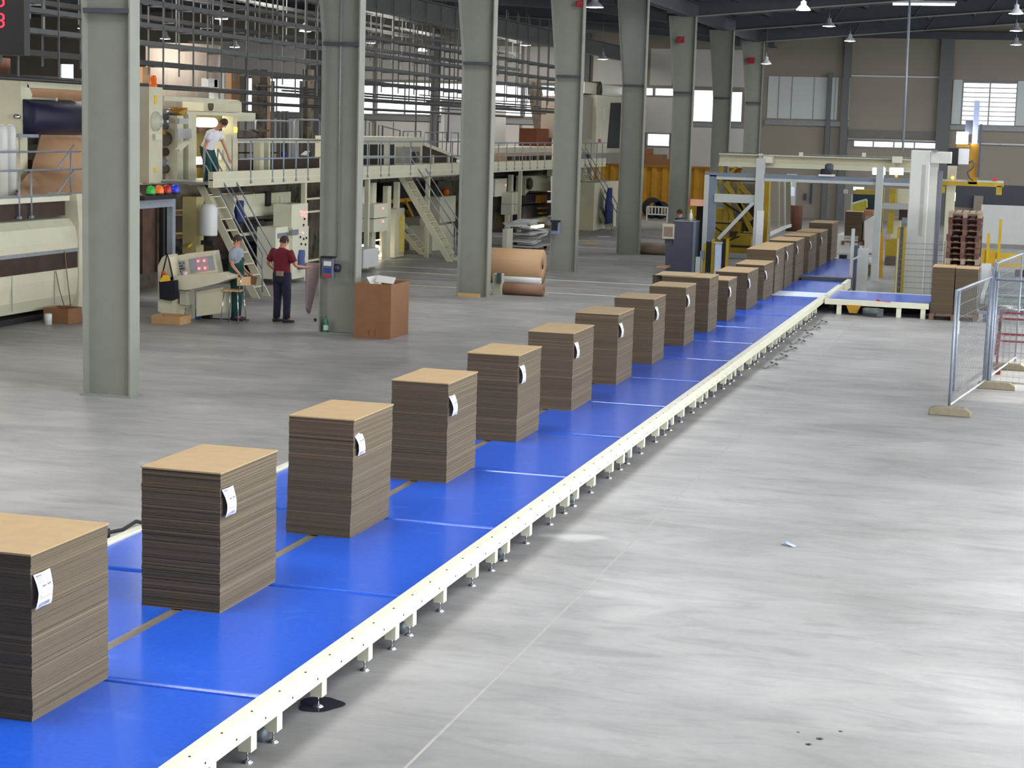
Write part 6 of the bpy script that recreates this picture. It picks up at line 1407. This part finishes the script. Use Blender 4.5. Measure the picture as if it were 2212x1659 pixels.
# ---------------------------------------------------------------- centre right: second yellow frame, posts, waste corner
t = thing('goods_doorway', 'yellow doorway frame behind the grey portal, with green and white goods inside', 'machine frame', (-5.2, 62, 0))
Yf = 62.0
mb = MB(); yb(mb, 1848, 410, 1906, 420, Yf, .3); mb.build('top_beam', M_YD, t)
mb = MB(); yb(mb, 1889, 406, 1906, 548, Yf, .3); mb.build('thick_post', M_YD, t)
mb = MB(); yb(mb, 1822, 410, 1830, 418, Yf, .2); yb(mb, 1838, 420, 1841, 455, Yf, .1); mb.build('lamp_post', M_FRG, t)
mb = MB(); yb(mb, 1921, 408, 1935, 440, Yf-.4, .3); mb.build('right_post', M_YD, t); mb = MB(); yb(mb, 1917, 455, 1930, 505, Yf-.4, .3); mb.build('right_post', M_YD, t)
mb = MB(); yb(mb, 1906, 440, 1962, 452, Yf-.6, .2); mb.build('grey_tie', M_FRG, t)
mb = MB(); yb(mb, 1938, 408, 1962, 440, Yf+.3, .1); yb(mb, 1925, 470, 1945, 515, Yf+.2, .2); mb.build('cream_panel', M_CREAM, t)
mb = MB(); yb(mb, 1912, 518, 1941, 556, Yf-.2, .8); mb.build('yellow_base_unit', M_YD, t)
mb = MB(); yb(mb, 1910, 556, 1938, 600, Yf-1.2, .8, z0=0); mb.build('dark_base', M_IND, t)
mb = MB(); yb(mb, 1942, 452, 1960, 476, Yf-.2, .3); mb.build('brown_motor', M_BROWN, t)
mb = MB(); yb(mb, 1841, 420, 1890, 452, Yf+2, .2); mb.build('dark_green_opening', mat('dark_teal_opening', srgb(26, 52, 60), .6, 0, .3, 2), t)
mb = MB(); p = lambda u, v: at(u, v, y=Yf+1.5); mb.prism([p(1840, 440), p(1872, 431), p(1873, 448), p(1862, 456), p(1840, 455)], (0, .3, 0)); mb.build('yellow_crate', mat('lime_yellow', srgb(196, 186, 60), .5), t)
mb = MB(); mb.bar(p(1840, 440), p(1872, 431), .07); mb.build('white_rim', M_WHITE, t)
mb = MB(); yb(mb, 1843, 404, 1866, 411, Yf+1, .1); mb.build('bright_window', mat('bright_strip', (.8, 1, 1), emit=(.75, .95, 1), estr=1.2), t)
mb = MB(); mb.prism([at(1867, 478, y=66), at(1887, 466, y=66), at(1887, 545, y=66), at(1867, 545, y=66)], (0, .6, 0)); tag(mb.build('wrapped_block', M_WHITE), 'white wrapped block right of the raised far board stack', 'wrapped goods')
mb = MB(); yb(mb, 1866, 455, 1886, 466, 66.5, .6); tag(mb.build('rust_block', mat('rust_orange', srgb(150, 96, 60), .7)), 'rusty coloured block on the white wrapped goods', 'block')
# raised stack on pallet at the far end
p0, p1 = at(1823, 520, y=66), at(1860, 520, y=66); zt_ = at(1842, 457, y=66).z; zb2 = at(1842, 521, y=66).z
mb = MB(); yb(mb, 1806, 508, 1853, 546, 66.0, 1.8, z0=.0); tag(mb.build('white_lift_table', M_WHITE), 'white block-like table under the raised far board stack', 'table')
board_stack(66.0, 67.2, zt_, p1.x-p0.x, xr=p1.x, seed=77, z0=zb2, label='board stack raised on a pallet in the far distance, behind the end of the row', tagged=False, group=None)
M_WOOD = mat('pallet_wood', srgb(112, 82, 66), .8, 0, .15, 5, stretch=(8, 1, 1), dirt=(3, .6, srgb(110, 74, 60)))
PPROTO = {}
def pallet(label, x0, y0, z0, w_=.8, d_=1.2, m=None, group=None, simple=False):
    m = m or M_WOOD; key = (round(w_, 3), round(d_, 3), m.name)
    if key in PPROTO:
        o, p = PPROTO[key]; c = copy_tree(o, None, None, label); c.location = (x0+w_/2, y0+d_/2, z0)
        if group: c['group'] = group
        return c
    t = thing('wooden_pallet', label, 'pallet', (x0+w_/2, y0+d_/2, z0), group)
    for i in range(5): q = x0+i*(w_-.12)/4; MB().box(q, q+.12, y0, y0+d_, z0+.122, z0+.144).build('deck_board', m, t)
    for q in (y0, y0+d_/2-.05, y0+d_-.1): MB().box(x0, x0+w_, q, q+.1, z0+.1, z0+.122).build('cross_board', m, t)
    for q in (x0, x0+w_/2-.05, x0+w_-.1):
        for r_ in (y0, y0+d_/2-.07, y0+d_-.14): MB().box(q, q+.1, r_, r_+.14, z0+.022, z0+.1).build('block', m, t)
        MB().box(q, q+.1, y0, y0+d_, z0, z0+.022).build('runner', m, t)
    remember(t); PPROTO[key] = (t, 0)
    return t
pallet('dark pallet under the raised far board stack', p0.x-.08, 65.95, zb2-.144, p1.x-p0.x+.16, 1.3)
mb = MB(); yb(mb, 1812, 551, 1828, 572, 60, .3, z0=at(1820, 572, y=60).z); tag(mb.build('black_bin', M_DARK), 'small black box standing behind the far belt end', 'box')
# posts and barrier at the near side of the cell
t = thing('barrier_post', 'pale post with dark blue strip at the right end of the far belt', 'post', (-4.4, 48.9, 0))
mb = MB(); yb(mb, 1836, 494, 1843, 632, 48.9, .08, z0=0); mb.build('post', M_FRG, t); mb = MB(); yb(mb, 1843, 530, 1850, 632, 48.95, .06, z0=0); mb.build('dark_strip', M_SL, t)
mb = MB(); mb.bar(at(1838, 562, y=48.7), at(1860, 552, y=48.7), .05); mb.build('arm', M_FRG, t)
mb = MB(); yb(mb, 1851, 538, 1873, 628, 49.5, .3, z0=0); o = tag(mb.build('grey_cabinet', M_FRG), 'narrow pale grey cabinet behind the barrier post', 'cabinet')
mb = MB(); yb(mb, 1872, 572, 1892, 600, 56, .5, z0=.0); tag(mb.build('yellow_pump_unit', M_YD), 'small yellow unit on the floor behind the grey cabinet', 'machine part')
mb = MB(); p = at(1882, 565, y=56); mb.sphere(tuple(p), .16, 12, (1.2, 1, .8)); tag(mb.build('white_hood', M_WHITE), 'white rounded hood on the small yellow unit', 'hood')
mb = MB(); mb.bar((at(1905, 505, y=55.2).x, 55.2, at(1905, 505, y=55.2).z), (at(1903, 600, y=55.2).x, 55.2, 0), .10, .1); tag(mb.build('orange_post', M_OCH), 'orange-yellow post standing left of the striped light barrier', 'post')
t = thing('light_barrier', 'yellow and black light barrier column just left of the white portal', 'light barrier', (-3.4, 48.7, 0))
for du, m, nm in ((-9, M_YD, 'yellow_edge'), (-2, M_SL, 'dark_lens'), (4, M_YD, 'yellow_edge')):
    a, b = at(1948+du, 490, y=48.9), at(1944+du, 635, y=48.9); MB().box(a.x, a.x+.075, 48.9, 49.0, 0, a.z).build(nm, m, t)
mb = MB(); a = at(1950, 480, y=48.8); mb.box(a.x-.02, a.x+.1, a.y-.05, a.y+.05, a.z-.02, a.z+.12); mb.build('sensor_head', M_FRD, t)
# white portal column with arm
t = thing('white_portal_column', 'thick white machine column with an arm reaching right, at the end of the cross conveyor', 'machine column', (-2.8, 49.6, 0))
M_PORT = mat('portal_white', srgb(196, 198, 190), .45, 0, .03, 2)
MB().cbox(-3.12, -2.62, 49.3, 49.9, 0, 3.82, .02).build('column_body', M_PORT, t)
MB().cbox(-2.62, -2.08, 49.3, 49.85, 3.50, 3.80, .02).build('arm', M_PORT, t)
MB().box(-2.62, -2.42, 49.5, 49.9, 0, 3.5).build('side_column', M_PORT, t)
MB().box(-2.80, -2.72, 49.288, 49.3, 1.6, 3.45).build('groove', mat('groove_grey', srgb(168, 166, 156), .5), t)
MB().box(-2.40, -2.30, 49.6, 49.8, 0, 3.3).build('dark_cable_channel', mat('channel_slate', srgb(112, 112, 124), .5), t)
MB().box(-2.6, -2.45, 49.2, 49.3, 3.8, 3.84).build('top_plate', M_FRD, t)
MB().box(-2.2, -1.98, 50.2, 50.5, 0, 3.45).build('rear_post', M_CREAM, t)
MB().rbox((-2.25, 49.9, .55), (.12, .1, .16), .5).build('foot_lever', M_SL, t)
# mesh in front of it
t = thing('mesh_fence', 'fine wire mesh fence in front of the white portal column', 'fence', (-2.9, 48.6, 0))
mb = MB(); z = .12
while z < 1.5: mb.tube([(-3.25, 48.6, z), (-2.1, 48.6, z)], .006, 4, False); z += .145
x = -3.2
while x < -2.1: mb.tube([(x, 48.6, .1), (x, 48.6, 1.5)], .002, 3, False); x += .2
for x in (-3.27, -2.08): MB().box(x-.015, x+.015, 48.585, 48.615, 0, 1.52).build('post', M_FRG, t)
o = mb.build('wire_mesh', mat('mesh_wire', srgb(130, 130, 124), .5, .2), t); o['kind'] = 'stuff'
# control head on pole
t = thing('control_terminal', 'hanging control box, half black half white, on a tall pole with a yellow arm', 'control panel', (-1.7, 49.6, 2.9))
a = at(2047, 357, y=49.6)
mb = MB(); yb(mb, 2047, 320, 2070, 358, 49.6, .3); mb.build('black_side', M_DARK, t); mb = MB(); yb(mb, 2070, 321, 2093, 355, 49.65, .25); mb.build('white_side', M_WHITE, t)
mb = MB(); yb(mb, 2066, 285, 2091, 311, 49.7, .08); mb.build('glowing_lamp', M_DISC, t, label='glowing square lamp')
mb = MB(); yb(mb, 2066, 312, 2095, 318, 49.7, .2); mb.build('yellow_shelf', M_OCH, t)
mb = MB(); yb(mb, 2102, 217, 2114, 312, 50.0, .12); mb.build('pale_pole', mat('pale_blue_pole', srgb(150, 160, 190), .4), t)
mb = MB(); yb(mb, 2085, 260, 2101, 290, 50.1, .1); mb.build('dark_plate', M_SL, t)
mb = MB(); yb(mb, 2094, 311, 2113, 398, 49.9, .12); mb.build('yellow_pole', M_OCH, t)
mb = MB(); mb.bar(at(2120, 268, y=49.8), at(2113, 383, y=49.8), .06); mb.build('dark_cable', M_SL, t)
mb = MB(); mb.tube([at(*q, y=49.75) for q in ((2092, 352), (2100, 347), (2106, 356), (2098, 366), (2090, 372), (2094, 384), (2102, 390))], .022, 8); mb.build('hose_bundle', M_STEEL, t)
t = thing('yellow_cantilever', 'yellow horizontal arm with a hooked right end, right of the white portal', 'beam', (-1.5, 49.8, 2.7))
mb = MB(); yb(mb, 2034, 393, 2168, 402, 49.9, .25); mb.build('arm', M_YD, t); mb = MB(); yb(mb, 2034, 389, 2168, 394, 49.92, .22); mb.build('top_plate', M_FRG, t)
mb = MB(); yb(mb, 2152, 402, 2164, 421, 49.9, .12); yb(mb, 2034, 402, 2041, 417, 49.9, .12); mb.build('hook', M_YD, t)
mb = MB(); yb(mb, 2144, 385, 2154, 391, 49.9, .1); mb.build('red_valve', M_RED, t)
p = at(2058, 384, y=49.8); MB().sphere(tuple(p), .045, 10).build('orange_lamp', mat('orange_glow', (1, .4, .05), emit=(1, .32, .03), estr=6), t, label='glowing orange lamp')
t = thing('cream_post', 'cream post with hanging hoses behind the pallet pile', 'post', (-2.0, 50.4, 0))
mb = MB(); yb(mb, 2041, 402, 2052, 600, 51.3, .15, z0=0); mb.build('post', M_CREAM, t)
for k in range(4): a = at(2044+4*k, 440+5*k, y=51.0); MB().tube([a, a+Vector((.02, -.05, -.5)), a+Vector((-.02, 0, -1.3))], .014, 6).build('hose', [M_WHITE, M_STEEL][k % 2], t)
mb = MB(); yb(mb, 2052, 416, 2064, 434, 50.5, .06); tag(mb.build('small_green_lamp', mat('green_white_glow', (.7, 1, .8), emit=(.6, 1, .75), estr=2.5)), 'small greenish glowing lamp left above the pallet pile', 'lamp')
mb = MB(); yb(mb, 2103, 423, 2123, 460, YB-.4, .3); tag(mb.build('taupe_box', M_WALL), 'pale upright box on the dark wall band behind the pallet pile', 'box')
# pale low partition and yellow gear at right
t = thing('pale_partition_wall', 'pale low partition panels under the dark wall band at right', 'partition', (0, 75, 0))
for k in range(5): MB().box(-1.9+2.0*k, -1.9+2.0*k+1.97, 75, 75.08, .1, 1.62).build('panel', M_WHITE, t)
# pallet pile
mats = [M_WOOD, mat('pallet_wood_red', srgb(94, 62, 54), .8, 0, .15, 5, stretch=(8, 1, 1)), mat('pallet_wood_pale', srgb(158, 136, 114), .8, 0, .12, 5, stretch=(8, 1, 1))]
rnd = random.Random(2)
NTH = ['lowest', 'second from the bottom', 'third from the bottom', 'fourth from the bottom', 'fifth from the bottom', 'sixth from the bottom', 'seventh from the bottom', 'eighth from the bottom', 'eighth from the top', 'seventh from the top', 'sixth from the top', 'fifth from the top', 'fourth from the top', 'third from the top', 'second from the top', 'topmost']
for k in range(16):
    pallet('wooden pallet in the tall pile at right, %s' % NTH[k], -1.98+rnd.uniform(-.02, .02), 47.0+rnd.uniform(-.03, .03), .146*k+.01, .8, 1.2, mats[2] if k in (7, 15) else mats[rnd.randrange(2)], 'wooden pallets in the tall pile')
tag(MB().box(-1.98, -1.16, 48.32, 48.4, 0, 2.2).build('pile_backing', M_BROWN), 'added dark plate closing the gaps behind the tall pile of pallets', 'plate')  # made-up backing, put in to keep the pallet gaps dark
# board block on a pallet, front right
pallet('pallet under the wide board block, right of the cross conveyor', -2.10, 42.9, 0, 1.08, 1.2)
zt_ = at(2060, 578, y=43).z
board_stack(43.0, 44.0, zt_, .50, xr=-1.58, seed=51, z0=.144, label='left half of the wide board block on a pallet at right', tagged=False, group='board piles on the right hand pallet')
board_stack(43.0, 44.0, zt_-.01, .50, xr=-1.06, seed=52, z0=.144, label='right half of the wide board block on a pallet at right', tagged=False, group='board piles on the right hand pallet')
# cross conveyor
t = thing('cross_conveyor', 'blue belted conveyor branching off to the right at the end of the long line', 'conveyor', (-3.3, 44.3, 0))
MB().box(-4.44, -2.12, 43.14, 45.6, .22, .335).build('belt', M_BLUE, t)
MB().box(-4.50, -2.12, 43.02, 43.13, .225, .35).build('side_rail', M_CREAMR, t)
MB().box(-4.42, -2.12, 45.62, 45.7, .225, .35).build('side_rail', M_CREAMR, t)
for x in (-4.22, -2.85, -2.3): MB().box(x, x+.11, 43.04, 43.13, 0, .225).build('leg', M_CREAMR, t)
MB().box(-4.4, -2.15, 44.2, 45.5, 0.02, .2).build('dark_underframe', M_DARK, t)
for x in (-4.4, -2.2): MB().box(x, x+.1, 45.6, 45.7, 0, .225).build('leg', M_CREAMR, t)
mb = MB(); a = at(1828, 653, y=42.98); b = at(1860, 653, y=42.98); mb.prism([(a.x, 42.98, .235), (b.x, 42.98, .235), (b.x-.08, 42.98, .05), (a.x+.08, 42.98, .05)], (0, .04, 0)); tag(mb.build('orange_bracket', M_OCH), 'orange bracket hanging under the cross conveyor rail', 'bracket')
mb = MB(); p = at(1885, 665, y=42.9); mb.lathe((p.x-.22, 42.86, .12), [(0, 0), (.07, 0), (.09, .08), (.09, .36), (.05, .4), (0, .42)], 14, (1, 0, 0)); mb.rbox((p.x+.18, 42.86, .1), (.14, .16, .18)); tag(mb.build('geared_motor', mat('grey_green_motor', srgb(84, 92, 92), .5, .2, .2, 6)), 'grey geared motor with hoses under the cross conveyor', 'motor')
mb = MB(); p = at(1897, 643, y=43.08); mb.rbox((p.x, 43.08, .37), (.08, .06, .04)); mb.tube([(p.x, 43.05, .36), (p.x+.3, 43.0, .355)], .008, 6); tag(mb.build('red_sensor', M_RED), 'small red sensor on the cross conveyor rail', 'sensor')
# roller conveyor right
t = thing('roller_conveyor', 'shiny roller conveyor at the right edge, beyond the board block', 'roller conveyor', (0, 43.8, 0))
for y in (43.2, 43.5, 43.8): MB().tube([(-1.0, y, .30), (2.2, y, .30)], .05, 14).build('roller', M_CHROME, t)
MB().box(-1.0, 2.2, 43.05, 43.12, .18, .26).build('side_rail', M_FRD, t)
for x in (-.9, .3, 1.5): MB().box(x, x+.08, 43.05, 43.12, 0, .18).build('leg', M_STEEL, t)
t = thing('roller_table', 'wide roller table with many thin rollers farther back at right', 'roller conveyor', (.5, 50, 0))
for k in range(14): MB().tube([(-.95, 46.6+.62*k, .34), (3, 46.6+.62*k, .34)], .045, 8).build('roller', M_GALV, t)
MB().box(-1.05, -.96, 46.3, 55, .26, .38).build('side_rail', M_FRG, t); MB().box(-.95, 3, 46.4, 55, .12, .2).build('drip_plate', mat('green_grey_plate', srgb(110, 128, 116), .5, 0, .1, 2), t)
for y in (46.5, 50, 54): MB().box(-1.05, -.97, y, y+.08, 0, .26).build('leg', M_FRG, t)
t = thing('yellow_barrier', 'low yellow barrier beams with upright posts at the right edge', 'barrier', (0, 57, 0))
mb = MB(); mb.box(-1.0, 3, 57, 57.15, .62, .78); mb.build('upper_beam', M_YEL, t); mb = MB(); mb.box(-1.0, 3, 57, 57.15, .36, .5); mb.build('lower_beam', M_YEL, t)
for u, v in ((2133, 505), (2158, 474)): mb = MB(); yb(mb, u-3, v, u+3, 600, 56.8, .1, z0=0); mb.build('post', M_YEL, t)
mb = MB(); yb(mb, 2120, 540, 2150, 570, 56.9, .2); mb.build('yellow_box', M_YEL, t)
mb = MB(); yb(mb, 2120, 570, 2140, 595, 55.6, .3, z0=0); tag(mb.build('white_unit', M_WHITE), 'white unit below the yellow barrier box', 'machine part')
mb = MB(); yb(mb, 2192, 584, 2215, 602, 53, .4, z0=.38); tag(mb.build('brown_block', M_BROWN), 'dark brown block on the roller table at the right edge', 'block')

# ---------------------------------------------------------------- mobile site fence with concrete feet, red fence
M_CONC = mat('concrete_foot', srgb(132, 124, 104), .85, 0, .12, 14, .2)
def foot(label, c, rz, L=.62, W=.20, Hh=.13):
    mb = MB(); M = Matrix.Rotation(rz, 3, 'Z'); P = []
    prof = [(-L/2, 0), (L/2, 0), (L/2, Hh*.55), (L/2-.1, Hh), (-L/2+.1, Hh*.98), (-L/2, Hh*.75)]
    P = [Vector(c)+M @ Vector((a, -W/2, b)) for a, b in prof]; mb.prism(P, M @ Vector((0, W, 0)))
    return tag(mb.build('concrete_foot', M_CONC, bevel=.015), label, 'fence foot', 'concrete feet of the mobile fence')
A, B = Vector((-1.0, 28.25, 0)), Vector((-.56, 31.5, 0))
foot('nearest concrete foot under the left end of the mobile wire fence', (A.x+.03, A.y-.35+.1, 0), -.06)
foot('middle concrete foot of the mobile fence, under the tall bundle of posts', (B.x+.20, B.y-.1, 0), -.05)
foot('farthest concrete foot of the mobile fence, behind the bundle of posts', (-.25, 34.2, 0), -.05, .7)
def fence_panel(label, A, B, h, z0=.12, mesh=True, top=True):
    t = thing('fence_panel', label, 'fence', (A.x, A.y, 0), 'mobile wire fence panels')
    up = Vector((0, 0, 1)); MT = mat('galvanised_tube', srgb(138, 148, 162), .4, .3, .08, 10)
    d = (B-A).normalized()
    MB().tube([A+up*.05, A+up*h], .021, 10).build('post', MT, t); MB().tube([B+up*.05, B+up*h], .021, 10).build('post', MT, t)
    MB().tube([A+up*(h-.02), B+up*(h-.02)], .019, 10).build('top_rail', MT, t); MB().tube([A+up*z0, B+up*z0], .017, 10).build('bottom_rail', mat('bright_tube', srgb(190, 196, 196), .35, .4), t)
    mb = MB(); L = (B-A).length; s = .1
    while s < L: mb.tube([A+d*s+up*z0, A+d*s+up*(h-.02)], .0028, 3, False); s += .1
    z = z0+.1
    while z < h-.05: mb.tube([A+up*z, B+up*z], .0028, 3, False); z += .2
    o = mb.build('wire_mesh', mat('fence_wire', srgb(150, 156, 160), .4, .3), t); o['kind'] = 'stuff'
    return t
t = fence_panel('nearest wire fence panel, standing on the foremost concrete foot', A, B, 1.88)
A2 = A+(B-A).normalized()*.28; MB().tube([A2+Vector((0, 0, .3)), A2+Vector((-.0, 0, 1.88))], .019, 10).build('inner_post', mat('galvanised_tube', (.4, .4, .4)), t)
MB().rbox((A.x+.06, A.y+.1, 1.3), (.03, .02, .2)).build('white_clip', M_WHITE, t)
fence_panel('wire fence panel going right from the bundle of posts, at the right edge', Vector((-.50, 31.45, 0)), Vector((2.2, 31.0, 0)), 1.85)
fence_panel('taller wire fence panel behind, starting at the bundle of posts', Vector((-.52, 31.9, 0)), Vector((-.1, 35.2, 0)), 2.08)
t = thing('post_bundle', 'bundle of thick galvanised posts where the fence panels meet', 'posts', (-.55, 31.7, 0))
for dx, dy, h in ((0, 0, 2.0), (.05, .05, 2.08), (-.03, .08, 1.75), (.08, -.02, 1.95)):
    MB().tube([(-.56+dx, 31.7+dy, 0), (-.54+dx, 31.7+dy, h)], .024, 10).build('post', mat('galvanised_tube', (.4, .4, .4)), t)
t = thing('red_fence', 'red painted steel fence frame behind the mobile fence, at the right edge', 'fence', (.2, 33.3, 0))
M_REDP = mat('red_fence_paint', srgb(116, 42, 42), .55, 0, .1, 8)
pts = [((2160, 688), (2150, 838)), ((2163, 676), (2158, 740))]
for a, b in pts: A_, B_ = at(*a, y=33.4), at(*b, y=33.4); MB().bar(A_, B_, .045).build('post', M_REDP, t)
A_ = at(2158, 720, y=33.35); MB().bar(A_, (A_.x-.02, 33.35, .35), .07, .05).build('thick_post', M_REDP, t)
for v in (675, 688, 721, 736): A_ = at(2160, v, y=33.4); MB().bar(A_, (2.4, 33.4, A_.z), .035).build('rail', M_REDP, t)
mb = MB(); x = -.3
while x < 2.4: mb.tube([(x, 33.42, .08), (x, 33.42, .85)], .003, 3, False); x += .1
for z in (.1, .25, .4, .55, .7): mb.tube([(-.35, 33.42, z), (2.4, 33.42, z)], .003, 3, False)
mb.tube([(.12, 33.4, .05), (.22, 33.4, .75)], .012, 6)
o = mb.build('wire_mesh', mat('rusty_wire', srgb(140, 96, 90), .6), t); o['kind'] = 'stuff'
for x in (-.36, 2.2): MB().bar((x, 33.4, 0), (x, 33.4, .12), .05).build('foot', M_REDP, t)
for o in bpy.data.objects:
    if '_o' in o: del o['_o']
